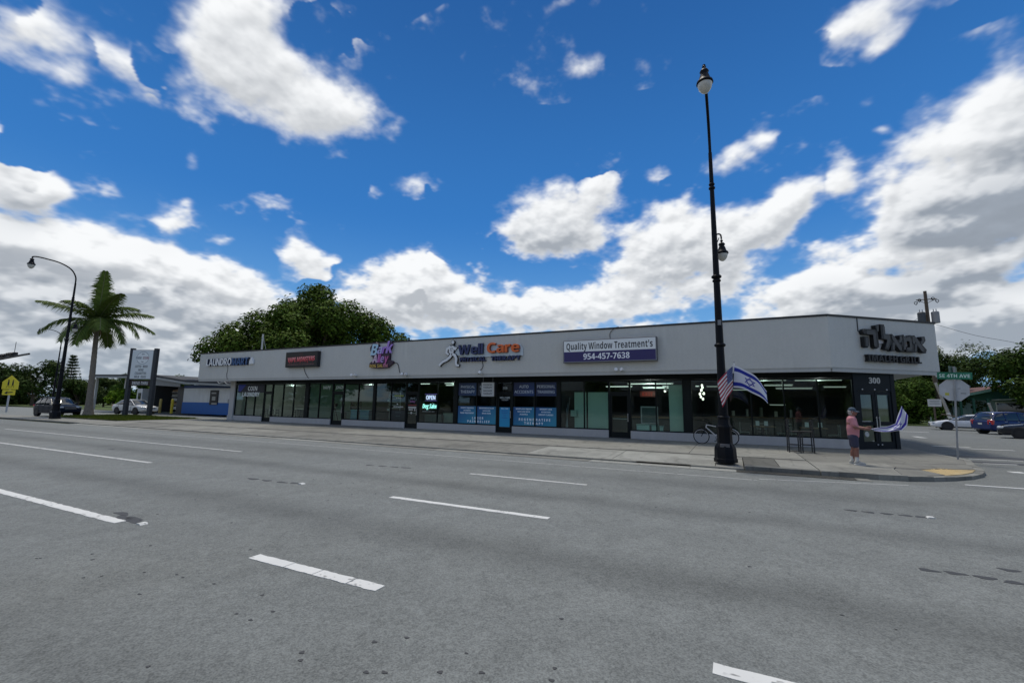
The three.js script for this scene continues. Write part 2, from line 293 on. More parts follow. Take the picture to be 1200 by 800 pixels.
// channel letters: one mesh per letter, children of parent; returns width
function letters(str, x, y, z, size, depth, mat, parent, { font = FONT, sx = 1, slant = 0, gap = 0.04, name = 'letter', bevel = 0.008, fit } = {}) {
  const list = []; let cx = 0; const sp = size * 0.34;
  for (const ch of str) {
    if (ch === ' ') { cx += sp; continue; }
    const g = new TextGeometry(ch, { font, size, depth, curveSegments: 5, bevelEnabled: bevel > 0, bevelSize: bevel, bevelThickness: bevel, bevelSegments: 1 });
    g.computeBoundingBox(); const b = g.boundingBox, w = b.max.x - b.min.x; g.translate(-b.min.x, 0, 0);
    if (slant) g.applyMatrix4(new THREE.Matrix4().makeShear(0, 0, slant, 0, 0, 0));
    list.push([g, cx]); cx += w + size * gap + 0.015;
  }
  const k = fit ? fit / cx : sx, out = [];
  for (const [g, c] of list) { g.translate(c, 0, 0).scale(k, 1, 1).computeVertexNormals(); const m = obj(name, [toCreasedNormals(g, 0.5)], mat, parent, { at: [x, y, z] }); out.push(m); }
  return cx * k;
}
// a flat print on a thin panel: uv 0..1 on its front
function panelPrint(name, w, h, tex, parent, pos, opt = {}) {
  const g = new THREE.PlaneGeometry(w, h);
  const m = new THREE.Mesh(g, std([1, 1, 1], opt.rough ?? 0.5, { map: tex, transparent: !!opt.alpha, alphaTest: opt.alpha ? 0.35 : 0, ...(opt.mat ?? {}) }));
  m.name = name; m.position.set(...pos); if (opt.turn) m.rotation.y = opt.turn; m.castShadow = m.receiveShadow = true; parent.add(m); return m;
}

// ---------- ground ----------
const poly = (pts, y0, y1) => ext(pts.map(([x, z]) => [x, -z]), y1 - y0).rotateX(-Math.PI / 2).translate(0, y0, 0);
function withColor(g, f) {
  const p = g.attributes.position, c = new Float32Array(p.count * 3);
  for (let i = 0; i < p.count; i++) { const k = f(p.getX(i), p.getZ(i)); c[3 * i] = k[0]; c[3 * i + 1] = k[1]; c[3 * i + 2] = k[2]; }
  g.setAttribute('color', new THREE.BufferAttribute(c, 3)); return g;
}
// wear of the asphalt: oil-dark middles of the lanes, pale wheel tracks, blotches, patched seams
function roadWear(x, z) {
  const gs = (c, w) => Math.exp(-((z - c) ** 2) / (w * w));
  const br = 0.65 + 0.35 * vnoise(x * 0.22, z * 0.9, 3.3) + 0.25 * vnoise(x * 1.1, z * 2.2, 1.3);
  let k = 1 - 0.36 * (gs(-5.1, 0.42) + gs(-8.35, 0.4) + 0.7 * gs(-11.3, 0.5) + 0.4 * gs(-1.6, 0.5)) * br;
  k += 0.05 * (gs(-4.35, 0.35) + gs(-6.05, 0.35) + gs(-7.6, 0.35) + gs(-9.2, 0.35));
  k += 0.10 * fbm(x * 0.12, z * 0.22, 4.1, 4) + 0.05 * fbm(x * 0.6, z * 1.1, 8.1, 3);
  k += 0.10 * smooth(z, -11.5, -13.6);
  const t = 0.5 + 0.5 * fbm(x * 0.35, z * 0.35, 12.5, 3);
  return [k * mix(0.985, 1.01, t), k, k * mix(1.03, 0.98, t)];
}
function gridSheet(xs, zs, y) {
  const pos = [], idx = [];
  for (const z of zs) for (const x of xs) pos.push(x, typeof y === 'function' ? y(x, z) : y, z);
  const n = xs.length;
  for (let j = 0; j < zs.length - 1; j++) for (let i = 0; i < n - 1; i++) { const a = j * n + i; idx.push(a, a + n, a + 1, a + 1, a + n, a + n + 1); }
  const g = new THREE.BufferGeometry(); g.setAttribute('position', new THREE.Float32BufferAttribute(pos, 3)); g.setIndex(idx); g.computeVertexNormals(); return g;
}
const steps = (a, b, s) => { const o = []; for (let v = a; v < b - 1e-6; v += s) o.push(v); o.push(b); return o; };

struct('ground', gridSheet(steps(-900, 900, 100), steps(-900, 900, 100), -0.06), MAT.dryGrass);
struct('road', withColor(gridSheet([...steps(-600, -60, 30), ...steps(-59, 22, 0.3), ...steps(30, 300, 30)], steps(-13.96, 13, 0.18), 0), roadWear), MAT.asphalt);
struct('side_street', withColor(gridSheet(steps(3.0, 60, 1), steps(-62, -13.96, 1), -0.004), (x, z) => { const w = 0.88 + 0.08 * fbm(x * 0.3, z * 0.3, 2.2, 4) + 0.06 * fbm(x * 1.3, z * 0.5, 5.2, 3); return [w, w, w]; }), MAT.asphalt);
struct('parking_lot', withColor(gridSheet(steps(-240, -40.2, 4), steps(-31, -17, 2), 0.03), (x, z) => { const w = 1.15 + 0.12 * fbm(x * 0.2, z * 0.3, 2.2, 4); return [w, w, w]; }), MAT.asphalt);
struct('grass_field', gridSheet(steps(-400, -41, 8), steps(-125, -31, 4), (x, z) => 0.08 + 0.12 * fbm(x * 0.05, z * 0.08, 1.7, 3)), MAT.grass);
struct('grass_verge', [poly([[-53.4, -17.15], [-41.2, -17.4], [-40.4, -18.6], [-40.4, -22.6], [-49, -23.4], [-53.5, -22.6], [-54, -20]], 0, 0.13)], MAT.dryGrass);
struct('grass_verge', poly([[9, -62], [60, -62], [90, -130], [4, -130]], -0.03, 0.1), MAT.grass);
struct('grass_verge', poly([[34, -15], [300, -15], [300, -61.9], [38, -61.9], [32, -30]], -0.03, 0.09), MAT.grass);
struct('far_pavement', poly([[-240, -14.65], [-40.2, -14.65], [-40.2, -17.06], [-240, -17.06]], -0.02, 0.06), MAT.concrete);

// sidewalk in front of the shops: slabs, apron along the road, kerb and gutter
const rs = makeRng(31);
{
  const walk = new THREE.Group(); walk.name = 'sidewalk'; walk.userData.kind = 'structure'; scene.add(walk);
  const mats = [MAT.concrete, MAT.concrete, MAT.concreteStain, MAT.concrete];
  const cuts = steps(-40.2, 2.0, 3.52);
  for (let i = 0; i < cuts.length - 1; i++) obj('slab', bx(cuts[i] + 0.008, cuts[i + 1] - 0.008, -0.02, 0.12 + (rs() - 0.5) * 0.008, -22.95, -17.16), mats[Math.floor(rs() * 4)], walk);
  obj('joint_strip', bx(-40.2, 2.0, -0.02, 0.112, -17.15, -16.87), MAT.concreteDark, walk);
  // apron: low by the dropped kerb, level further right
  const acuts = steps(-40.2, 0.2, 3.05);
  for (let i = 0; i < acuts.length - 1; i++) {
    const x0 = acuts[i] + 0.01, x1 = acuts[i + 1] - 0.01, s = ext([[-16.86, -0.02], [-16.86, 0.115], [-14.66, 0.045], [-14.66, -0.02]].map(([z, y]) => [z, y]), x1 - x0);
    s.rotateY(-Math.PI / 2).translate(x1, 0, 0);                                            // (z, y) profile along x
    const pale = x1 > -5.6 && x0 < -2.5 ? MAT.concretePale : [MAT.concrete, MAT.concreteStain, MAT.concreteStain, MAT.concrete][Math.floor(rs() * 4)];
    obj('apron_slab', s.clone().applyMatrix4(new THREE.Matrix4().set(1, 0, 0, 0, 0, 1, 0, 0, 0, 0, 1, 0, 0, 0, 0, 1)), pale, walk);
  }
  for (const [x0, x1, m] of [[0.2, 1.1, MAT.concreteDark], [1.1, 2.0, MAT.concrete]]) obj('apron_slab', bx(x0 + 0.01, x1 - 0.01, -0.02, 0.12, -16.86, -14.66), m, walk);
  // the corner
  // edge of the corner, cut across by the dropped kerb
  const E = [[2.4, -14.66], [3.2, -14.66], [3.76, -14.76], [4.3, -15.04], [4.8, -15.44], [5.3, -15.97], [5.72, -16.6], [6.03, -17.3], [6.24, -18.1], [6.36, -18.8]];
  const outset = (k, d) => { const a = E[Math.max(0, k - 1)], b = E[Math.min(E.length - 1, k + 1)], L = Math.hypot(b[0] - a[0], b[1] - a[1]); return [E[k][0] - (b[1] - a[1]) / L * d, E[k][1] + (b[0] - a[0]) / L * d]; };
  obj('corner_slab', poly([[2.02, -22.95], [2.02, -16.87], [3.4, -17.2], [6.36, -18.81], [6.9, -20.6], [6.6, -23.2], [6.35, -30], [6.2, -30], [6.2, -24.3], [4.45, -22.95]], -0.02, 0.118), MAT.concreteStain, walk);
  obj('corner_slab', poly([[2.02, -16.86], [2.02, -14.66], ...E.slice(0, 3), [3.94, -16.15], [4.1, -16.64], [4.1, -17.58], [3.4, -17.19]], -0.02, 0.12), MAT.concrete, walk);
  obj('curb_ramp', poly([...E.slice(4, 8), [5.25, -17.0], [4.6, -16.5]], -0.02, 0.105), std([0.50, 0.385, 0.205], 0.9, { map: concreteTex }), walk);
  obj('corner_slab', poly([[3.78, -14.78], [4.3, -15.05], [4.79, -15.45], [4.59, -16.49], [4.12, -16.625], [3.96, -16.15]], -0.02, 0.114), MAT.concreteStain, walk);
  obj('corner_slab', poly([[4.12, -16.64], [4.6, -16.52], [5.25, -17.02], [6.03, -17.32], ...E.slice(8), [4.12, -17.6]], -0.02, 0.114), MAT.concreteStain, walk);
  const dots = []; for (let i = 0; i < 9; i++) for (let j = 0; j < 7; j++) { const x = 4.84 + i * 0.08 + j * 0.05 - j * 0.09, z = -15.62 - i * 0.12 - j * 0.1; dots.push(cyl(0.026, 0.018, 0.012, x, 0.11, z, 6)); }
  obj('tactile_dots', dots, std([0.58, 0.43, 0.2], 0.9), walk).userData.kind = 'stuff';
  // kerbs, 3 m each
  for (const x of steps(-40.2, -2.8, 3)) obj('curb', bx(x + 0.006, Math.min(x + 3, 0.2) - 0.006, -0.05, 0.048, -14.65, -14.46), MAT.concrete, walk);
  obj('curb', rbox(1.78, 0.2, 0.19, 0.03, 1.1, 0.035, -14.555), MAT.concreteStain, walk);
  obj('curb', rbox(0.4, 0.2, 0.19, 0.03, 2.2, 0.035, -14.555), MAT.concrete, walk);
  const top = [0.13, 0.13, 0.115, 0.1, 0.09, 0.085, 0.09, 0.1, 0.11];
  for (let k = 0; k < E.length - 1; k++) obj('curb', poly([E[k], E[k + 1], outset(k + 1, 0.19), outset(k, 0.19)], -0.05, top[k]), k % 2 ? MAT.concrete : MAT.concreteStain, walk);
  obj('curb', poly([[6.37, -18.82], [6.91, -20.6], [6.61, -23.2], [6.36, -30], [6.54, -30], [6.79, -23.2], [7.09, -20.6], [6.55, -18.75]], -0.05, 0.11), MAT.concrete, walk);
  for (const x of steps(-40.2, 0, 3)) obj('gutter', bx(x, x + 2.99, -0.05, 0.006, -14.455, -13.98), [MAT.concrete, MAT.concreteStain, MAT.concretePale][Math.floor(rs() * 3)], walk);
  obj('gutter', bx(0.0, 2.7, -0.05, 0.006, -14.455, -13.98), MAT.concreteDark, walk);
}
// painted markings
{
  const y = 0.004, re = makeRng(17), strip = (x0, x1, z, w) => { const n = Math.ceil((x1 - x0) / 0.12), p = []; for (let k = 0; k <= n; k++) p.push([x0 + (x1 - x0) * k / n, z - w / 2 + (re() - 0.5) * 0.018]); for (let k = n; k >= 0; k--) p.push([x0 + (x1 - x0) * k / n, z + w / 2 + (re() - 0.5) * 0.018]); return poly(p, 0.0005, y); };
  const dash = (x0, x1, z, w, m = MAT.roadPaint) => struct('lane_marking', strip(x0, x1, z, w), m);
  dash(-14.2, -8.04, -3.53, 0.15); dash(-0.21, 2.4, -3.6, 0.15);
  { // the near dash, broken into plates of thermoplastic
    const d = new THREE.Group(); d.name = numbered('lane_marking'); d.userData.kind = 'structure'; scene.add(d);
    const e = [-5.02, -4.42, -3.98, -3.5, -3.12], r = makeRng(8);
    for (let i = 0; i < 4; i++) { const p = []; const x0 = e[i] + 0.006, x1 = e[i + 1] - 0.006; for (let k = 0; k <= 8; k++) p.push([x0 + (x1 - x0) * k / 8, -3.455 + (r() - 0.5) * 0.012]); for (let k = 8; k >= 0; k--) p.push([x0 + (x1 - x0) * k / 8, -3.60 + (r() - 0.5) * 0.012]); obj('marking_plate', poly(p, 0.001, 0.006), MAT.roadPaint, d); }
  }
  dash(-27.5, -14.63, -6.95, 0.13, MAT.roadPaintWorn); dash(-5.87, -2.68, -6.8, 0.13);
  dash(-36, -15.3, -9.95, 0.10, MAT.roadPaintWorn); dash(-6.07, -3.01, -9.95, 0.11, MAT.roadPaintWorn);
  dash(-30, 0.45, -12.72, 0.08, MAT.roadPaintFaint);
  struct('lane_marking', poly([[0.5, -12.9], [3.6, -13.75], [3.62, -13.84], [0.5, -12.99]], 0.001, 0.004), MAT.roadPaintFaint);
  struct('stop_line', poly([[4.9, -14.62], [9.5, -14.7], [9.5, -14.82], [4.9, -14.72]], -0.002, 0.005), MAT.roadPaint);
  for (const [x, z, w, l] of [[10.6, -37.5, 0.35, 1.6], [9.4, -29.2, 1.4, 0.3], [10.3, -28.2, 1.8, 0.25], [12.5, -46, 2.2, 0.4], [8.6, -34, 1.2, 0.2]]) struct('street_marking', bx(x - w / 2, x + w / 2, -0.01, 0.001, z - l / 2, z + l / 2), MAT.roadPaintWorn);
  struct('street_marking', bx(7.15, 7.45, -0.01, 0.002, -18.55, -18.25), MAT.roadPaint);
  // tar: seal spots in rows and drips
  const r = makeRng(12), tar = [], blob = (x, z, a, b, t = 0) => { const p = []; const n = 12, ph = r() * 6; for (let i = 0; i < n; i++) { const u = i / n * Math.PI * 2, k = 1 + 0.22 * Math.sin(3 * u + ph) + 0.12 * (r() - 0.5); const px = Math.cos(u) * a * k, pz = Math.sin(u) * b * k; p.push([x + px * Math.cos(t) - pz * Math.sin(t), z + px * Math.sin(t) + pz * Math.cos(t)]); } tar.push(poly(p, 0.0005, 0.0035)); };
  for (const [x, z] of [[-2.82,-2.39],[-3.63,-1.89],[-3.8,-2.58],[-3.65,-2.52],[-3.6,-2.79],[-3.95,-2.91],[-4.63,-2.89],[-5.17,-2.78],[-5.01,-2.76],[-5.53,-2.71],[-5.85,-2.33],[-5.28,-3.62],[-6.63,-4.25],[-8.17,-5.75],[-8.71,-4.91],[-8.09,-4.05],[-7.06,-2.4],[-6.43,-2.66],[-4.95,-2.35],[-2.12,-2.51],[-2.78,-2.32],[-2.28,-2.45],[-1.8,-2.98],[-1.88,-2.71],[-1.58,-2.86],[-2.3,-2.98],[-2.52,-2.79],[-1.17,-3.09],[-1.15,-2.98],[-1.34,-3.73]])
    blob(x + (r() - 0.5) * 0.1, z + (r() - 0.5) * 0.1, 0.012 + r() * 0.012, 0.010 + r() * 0.009);
  for (const [x, z] of [[-9.86,-6.74],[-9.41,-6.76],[-8.94,-6.79],[-8.62,-6.86],[-9.26,-9.76],[-8.84,-9.82],[-8.45,-9.87],[-8.1,-9.9],[1.78,-9.94],[2.02,-9.93],[2.27,-9.94],[2.53,-9.95],[2.74,-9.95],[-19.63,-8.08]])
    blob(x, z, (z < -9 && x > 0 ? 0.085 : 0.14) + r() * 0.03, 0.05 + r() * 0.02);
  for (const [x, z] of [[1.87,-6.78],[2.1,-6.8],[2.34,-6.79],[2.55,-6.75],[2.7,-7.23]]) blob(x, z, 0.092, 0.05);
  for (const [x, z] of [[-8.6,-3.78],[-8.3,-3.68],[-8.1,-3.72],[-7.93,-3.64]]) blob(x, z, 0.19, 0.06);
  for (let i = 0; i < 30; i++) { const x = -9 + r() * 11, z = -1.9 - r() * 8; blob(x, z, 0.008 + r() * 0.015, 0.006 + r() * 0.01); }
  struct('tar_spots', tar, MAT.tar);
  for (const [x, z] of [[-7.65, -3.62], [2.85, -9.95], [-8.4, -6.86]]) tag(obj('road_reflector', [ext([[-0.06, 0], [0.06, 0], [0.035, 0.02], [-0.035, 0.02]], 0.1).translate(x, 0, z - 0.05)], MAT.roadPaint), { '-7.65': 'small white road reflector at the end of the near left lane dash', '2.85': 'small white road reflector at the end of the dotted tar row on the right', '-8.4': 'small white road reflector beside the tar row in the middle lane' }[x], 'road reflector', 'raised reflectors on the road');
  const patch = [];
  for (const [x, z, a, b, t] of [[8.9, -23.4, 1.7, 0.55, 0.15], [8.2, -21.2, 1.0, 0.35, 0.4]]) { const p = []; for (let i = 0; i < 18; i++) { const u = i / 18 * Math.PI * 2, k = 1 + 0.2 * Math.sin(5 * u + x) + 0.15 * (r() - 0.5); p.push([x + Math.cos(u) * a * k, z + Math.sin(u) * b * k + Math.cos(u) * a * t * 0.3]); } patch.push(poly(p, -0.003, 0.003)); }
  struct('asphalt_patch', patch, MAT.tar);
  for (const [x, z, w] of [[8.4, -22.3, 1.5], [7.9, -20.7, 0.9]]) struct('street_marking', poly([[x - w / 2, z], [x + w / 2, z - 0.15], [x + w / 2, z - 0.28], [x - w / 2, z - 0.12]], -0.002, 0.005), MAT.roadPaintWorn);
}

// ---------- the row of shops ----------
const ZW = -22.9, ZF = -21.7, ZB = -34, YS = 0.12, YSILL = 0.50, YHEAD = 3.02, YSOF = 3.36, YTOP = 5.5;
const shops = thing('shop_building', 'long low grey stucco shop building with a dark glazed storefront under a deep fascia', 'building', [0, 0, 0]);
const CH0 = [4.5, ZW], CH1 = [6.15, -24.1], F0 = [3.65, ZF], F1 = [8.15, -25.5];
{
  const P = (x, z) => [x, z];
  const roofOut = [[-40, ZF], F0, F1, [8.15, -36.5], [-40, -36.5]];
  const inset = 0.22, roofIn = [[-40 + inset, ZF - inset], [F0[0] - 0.08, ZF - inset], [F1[0] - inset, F1[1] - 0.12], [8.15 - inset, -36.5 + inset], [-40 + inset, -36.5 + inset]];
  const ring = (o, i, y0, y1) => ext(o.map(([x, z]) => [x, -z]), y1 - y0, 0, [i.map(([x, z]) => [x, -z])]).rotateX(-Math.PI / 2).translate(0, y0, 0);
  obj('fascia', ring(roofOut, roofIn, YSOF + 0.04, YTOP), MAT.facade, shops);
  const off = 0.03, copO = [[-40 - off, ZF + off], [F0[0] + off * 0.4, ZF + off], [F1[0] + off, F1[1] + off * 0.4], [8.15 + off, -36.5 - off], [-40 - off, -36.5 - off]];
  obj('coping', ring(copO, roofIn.map(([x, z]) => [x + (x < 0 ? 0.03 : -0.03), z]), YTOP, YTOP + 0.085), MAT.black, shops);
  obj('soffit', poly([[-39.98, ZF - 0.02], [F0[0] - 0.01, ZF - 0.02], [F1[0] - 0.02, F1[1] - 0.01], [8.13, -36.48], [-39.98, -36.48]], YSOF, YSOF + 0.038), MAT.facadeBand, shops);
  obj('drip_edge', [bx(-39.95, F0[0] - 0.03, YSOF - 0.13, YSOF - 0.002, ZF - 0.14, ZF - 0.03), beam([F0[0] - 0.0, YSOF - 0.066, ZF - 0.1], [F1[0] - 0.06, YSOF - 0.066, F1[1] - 0.04], 0.1, 0.126)], MAT.facadeBand, shops);
  obj('roof', poly(roofIn.map(([x, z]) => [x + (x < 0 ? 0.01 : -0.01), z + (z > -30 ? -0.01 : 0.01)]), YTOP - 0.5, YTOP - 0.35), MAT.concreteDark, shops);
  // walls that close the shops at the sides and the back
  obj('side_wall', bx(-37.2, -36.95, 0, YSOF - 0.002, -36, ZW - 0.16), MAT.sill, shops);
  obj('side_wall', bx(5.9, 6.15, 0, YSOF - 0.002, -36, -24.2), MAT.facade, shops);
  obj('back_wall', bx(-36.95, 5.9, 0, YSOF - 0.002, -36, -35.75), MAT.facade, shops);
  obj('column', [bx(-37.25, -36.66, 0.12, YSOF - 0.003, ZW - 0.15, ZW + 0.12), bx(-37.3, -36.6, 0.12, 0.5, ZW - 0.17, ZW + 0.16)], MAT.sill, shops);
  obj('floor', poly([[-36.94, ZW - 0.08], [4.5, ZW - 0.08], [5.89, -24.15], [5.89, -35.7], [-36.94, -35.7]], 0.02, 0.125), MAT.floorIn, shops);
}
// windows, doors and what lies under them, by their edges along the front
const FRONT = 'p-36.62 w-35.24 w-34.12 w-33.03 d-32.01 w-30.78 w-29.59 w-28.34 p-27.98 w-26.87 w-25.54 d-24.42 w-23.06 w-21.71 p-21.5 w-20.16 w-18.91 d-17.89 w-16.45 w-15.22 p-14.97 w-13.62 w-12.28 d-11.23 w-9.86 w-8.55 p-8.36 w-7.03 w-5.73 d-4.63 w-3.38 w-2.12 p-1.76 w-0.33 w0.75 w2.03 w3.27 w4.5';
const doorsAt = [];
{
  let x = -36.66, sill0 = null; const F = MAT.frame;
  const header = [bx(-36.65, 4.5, YHEAD + 0.03, YSOF - 0.053, ZW - 0.09, ZW + 0.04)];
  obj('header', header, F, shops);
  const closeSill = (x1) => { if (sill0 !== null) { obj('sill_wall', rbox(x1 - sill0, YSILL - 0.12, 0.2, 0.012, (x1 + sill0) / 2, (YSILL + 0.12) / 2, ZW + 0.02), MAT.sill, shops); sill0 = null; } };
  for (const word of FRONT.split(' ')) {
    const kind = word[0], x1 = parseFloat(word.slice(1)), x0 = x;
    x = x1;
    if (kind !== 'd' && sill0 === null) sill0 = x0 + 0.002;
    if (kind === 'p') { if (x1 - x0 > 0.1) obj('pier', bx(x0, x1, YSILL, YHEAD + 0.028, ZW - 0.11, ZW + 0.062), F, shops); continue; }
    if (kind === 'w') {
      const w = new THREE.Group(); w.name = 'window'; shops.add(w);
      const m = 0.028;
      obj('frame', [bx(x0 + 0.002, x0 + m, YSILL, YHEAD, ZW - 0.06, ZW + 0.045), bx(x1 - m, x1 - 0.002, YSILL, YHEAD, ZW - 0.06, ZW + 0.045), bx(x0 + m, x1 - m, YSILL, YSILL + 0.06, ZW - 0.058, ZW + 0.043), bx(x0 + m, x1 - m, YHEAD - 0.055, YHEAD, ZW - 0.058, ZW + 0.043)], F, w);
      obj('pane', bx(x0 + m, x1 - m, YSILL + 0.06, YHEAD - 0.055, ZW - 0.008, ZW), MAT.glass, w);
    } else {
      closeSill(x0 - 0.002);
      doorsAt.push([x0, x1]);
      const d = new THREE.Group(); d.name = 'door'; shops.add(d);
      const yt = 2.34, a = x0 + 0.075, b = x1 - 0.075;
      obj('frame', [bx(x0, x0 + 0.07, YS, YHEAD, ZW - 0.07, ZW + 0.055), bx(x1 - 0.07, x1, YS, YHEAD, ZW - 0.07, ZW + 0.055), bx(x0 + 0.07, x1 - 0.07, yt, yt + 0.1, ZW - 0.068, ZW + 0.053), bx(x0 + 0.07, x1 - 0.07, YHEAD - 0.06, YHEAD, ZW - 0.068, ZW + 0.053),
        bx(a, a + 0.09, YS + 0.02, yt - 0.005, ZW - 0.03, ZW + 0.02), bx(b - 0.09, b, YS + 0.02, yt - 0.005, ZW - 0.03, ZW + 0.02), bx(a + 0.09, b - 0.09, YS + 0.02, YS + 0.30, ZW - 0.028, ZW + 0.018), bx(a + 0.09, b - 0.09, yt - 0.11, yt - 0.005, ZW - 0.028, ZW + 0.018)], F, d);
      obj('pane', bx(a + 0.09, b - 0.09, YS + 0.30, yt - 0.11, ZW - 0.008, ZW), MAT.glass, d);
      obj('transom_pane', bx(x0 + 0.07, x1 - 0.07, yt + 0.1, YHEAD - 0.06, ZW - 0.008, ZW), MAT.glass, d);
      obj('handle', [bar([b - 0.05, 0.95, ZW + 0.07], [b - 0.05, 1.35, ZW + 0.07], 0.014), bar([b - 0.05, 1.0, ZW + 0.01], [b - 0.05, 1.0, ZW + 0.07], 0.01), bar([b - 0.05, 1.3, ZW + 0.01], [b - 0.05, 1.3, ZW + 0.07], 0.01)], MAT.chrome, d);
      obj('push_bar', [bx(a + 0.1, b - 0.1, 1.06, 1.10, ZW - 0.07, ZW - 0.03)], MAT.steel, d);
      obj('threshold', bx(x0, x1, 0.118, 0.16, ZW - 0.1, ZW + 0.1), MAT.black, d);
    }
  }
  closeSill(4.52);
}
// the cut corner with the double door
{
  const L = Math.hypot(CH1[0] - CH0[0], CH1[1] - CH0[1]), turn = Math.atan2(-(CH1[1] - CH0[1]), CH1[0] - CH0[0]);
  const c = new THREE.Group(); c.name = 'corner_entrance'; c.position.set(CH0[0], 0, CH0[1]); c.rotation.y = turn; shops.add(c);
  const D = MAT.doorFrame, h = 2.28;
  obj('surround', [bx(0, 0.2, YS - 0.1, YSOF - 0.003, -0.1, 0.06), bx(L - 0.2, L, YS - 0.1, YSOF - 0.003, -0.1, 0.06), bx(0.2, L - 0.2, 2.5, YSOF - 0.003, -0.09, 0.05)], D, c);
  const mid = L / 2;
  for (const [a, b] of [[0.21, mid - 0.01], [mid + 0.01, L - 0.21]]) obj('door_leaf', [bx(a, a + 0.11, YS, 2.49, -0.05, 0.03), bx(b - 0.11, b, YS, 2.49, -0.05, 0.03), bx(a + 0.11, b - 0.11, YS, YS + 0.3, -0.048, 0.028), bx(a + 0.11, b - 0.11, 1.08, 1.24, -0.048, 0.028), bx(a + 0.11, b - 0.11, 2.34, 2.49, -0.048, 0.028)], D, c);
  for (const [a, b] of [[0.32, mid - 0.12], [mid + 0.12, L - 0.32]]) { obj('pane', bx(a, b, YS + 0.3, 1.08, -0.012, -0.004), MAT.glass, c); obj('pane', bx(a, b, 1.24, 2.34, -0.012, -0.004), MAT.glass, c); }
  for (const s of [-1, 1]) obj('handle', [bar([mid + s * 0.07, 0.85, 0.09], [mid + s * 0.07, 1.45, 0.09], 0.016), bar([mid + s * 0.07, 0.9, 0.02], [mid + s * 0.07, 0.9, 0.09], 0.01), bar([mid + s * 0.07, 1.4, 0.02], [mid + s * 0.07, 1.4, 0.09], 0.01)], MAT.chrome, c);
  obj('door_knob', [sph(0.03, mid - 0.3, 0.45, 0.05), sph(0.03, mid + 0.12, 0.3, 0.05), sph(0.03, mid - 0.08, 0.3, 0.05)], MAT.chrome, c);
  for (const x of [0.42, mid, L - 0.42]) obj('hinge_cap', sph(0.035, x, 2.56, 0.05), MAT.chrome, c);
  let cx = L / 2 - 0.24;
  cx += 0; letters('300', cx, 2.82, 0.052, 0.24, 0.012, MAT.offWhite, c, { name: 'house_number', bevel: 0.002 });
  // round sticker and a white menu card in the left leaf
  obj('sticker', [cyl(0.11, 0.11, 0.006, 0.5, 0.72, 0.002, 20, [Math.PI / 2, 0, 0]), torus(0.085, 0.014, 0.5, 0.72, 0.006)], MAT.offWhite, c);
  obj('menu_frame', [bx(0.30, 0.72, 1.235, 1.26, 0.03, 0.045), bx(mid + 0.1, mid + 0.45, 1.02, 1.05, 0.03, 0.045), bx(mid + 0.1, mid + 0.12, 1.05, 1.22, 0.03, 0.045)], MAT.offWhite, c);
}
// inside the shops: partitions, back walls, ceilings and light fittings
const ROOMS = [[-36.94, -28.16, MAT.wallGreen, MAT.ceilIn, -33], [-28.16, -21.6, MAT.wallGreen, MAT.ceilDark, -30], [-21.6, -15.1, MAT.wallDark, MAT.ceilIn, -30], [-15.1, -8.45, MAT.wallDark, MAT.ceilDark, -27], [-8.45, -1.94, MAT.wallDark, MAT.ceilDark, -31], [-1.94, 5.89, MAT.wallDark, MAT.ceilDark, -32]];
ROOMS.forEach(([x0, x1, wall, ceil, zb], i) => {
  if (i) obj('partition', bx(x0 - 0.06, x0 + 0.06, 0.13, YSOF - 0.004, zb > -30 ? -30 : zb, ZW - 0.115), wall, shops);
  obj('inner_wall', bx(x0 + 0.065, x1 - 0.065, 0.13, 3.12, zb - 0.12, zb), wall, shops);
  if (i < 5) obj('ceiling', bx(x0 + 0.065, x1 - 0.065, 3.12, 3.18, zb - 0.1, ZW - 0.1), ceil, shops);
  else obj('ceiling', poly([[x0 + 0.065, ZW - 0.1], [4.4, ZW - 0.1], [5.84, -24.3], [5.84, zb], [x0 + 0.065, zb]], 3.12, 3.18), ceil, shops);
  if (i === 0) obj('wall_panel', bx(x0 + 0.07, x1 - 0.07, 0.14, 1.4, zb + 0.001, zb + 0.03), MAT.wallIn, shops);
});
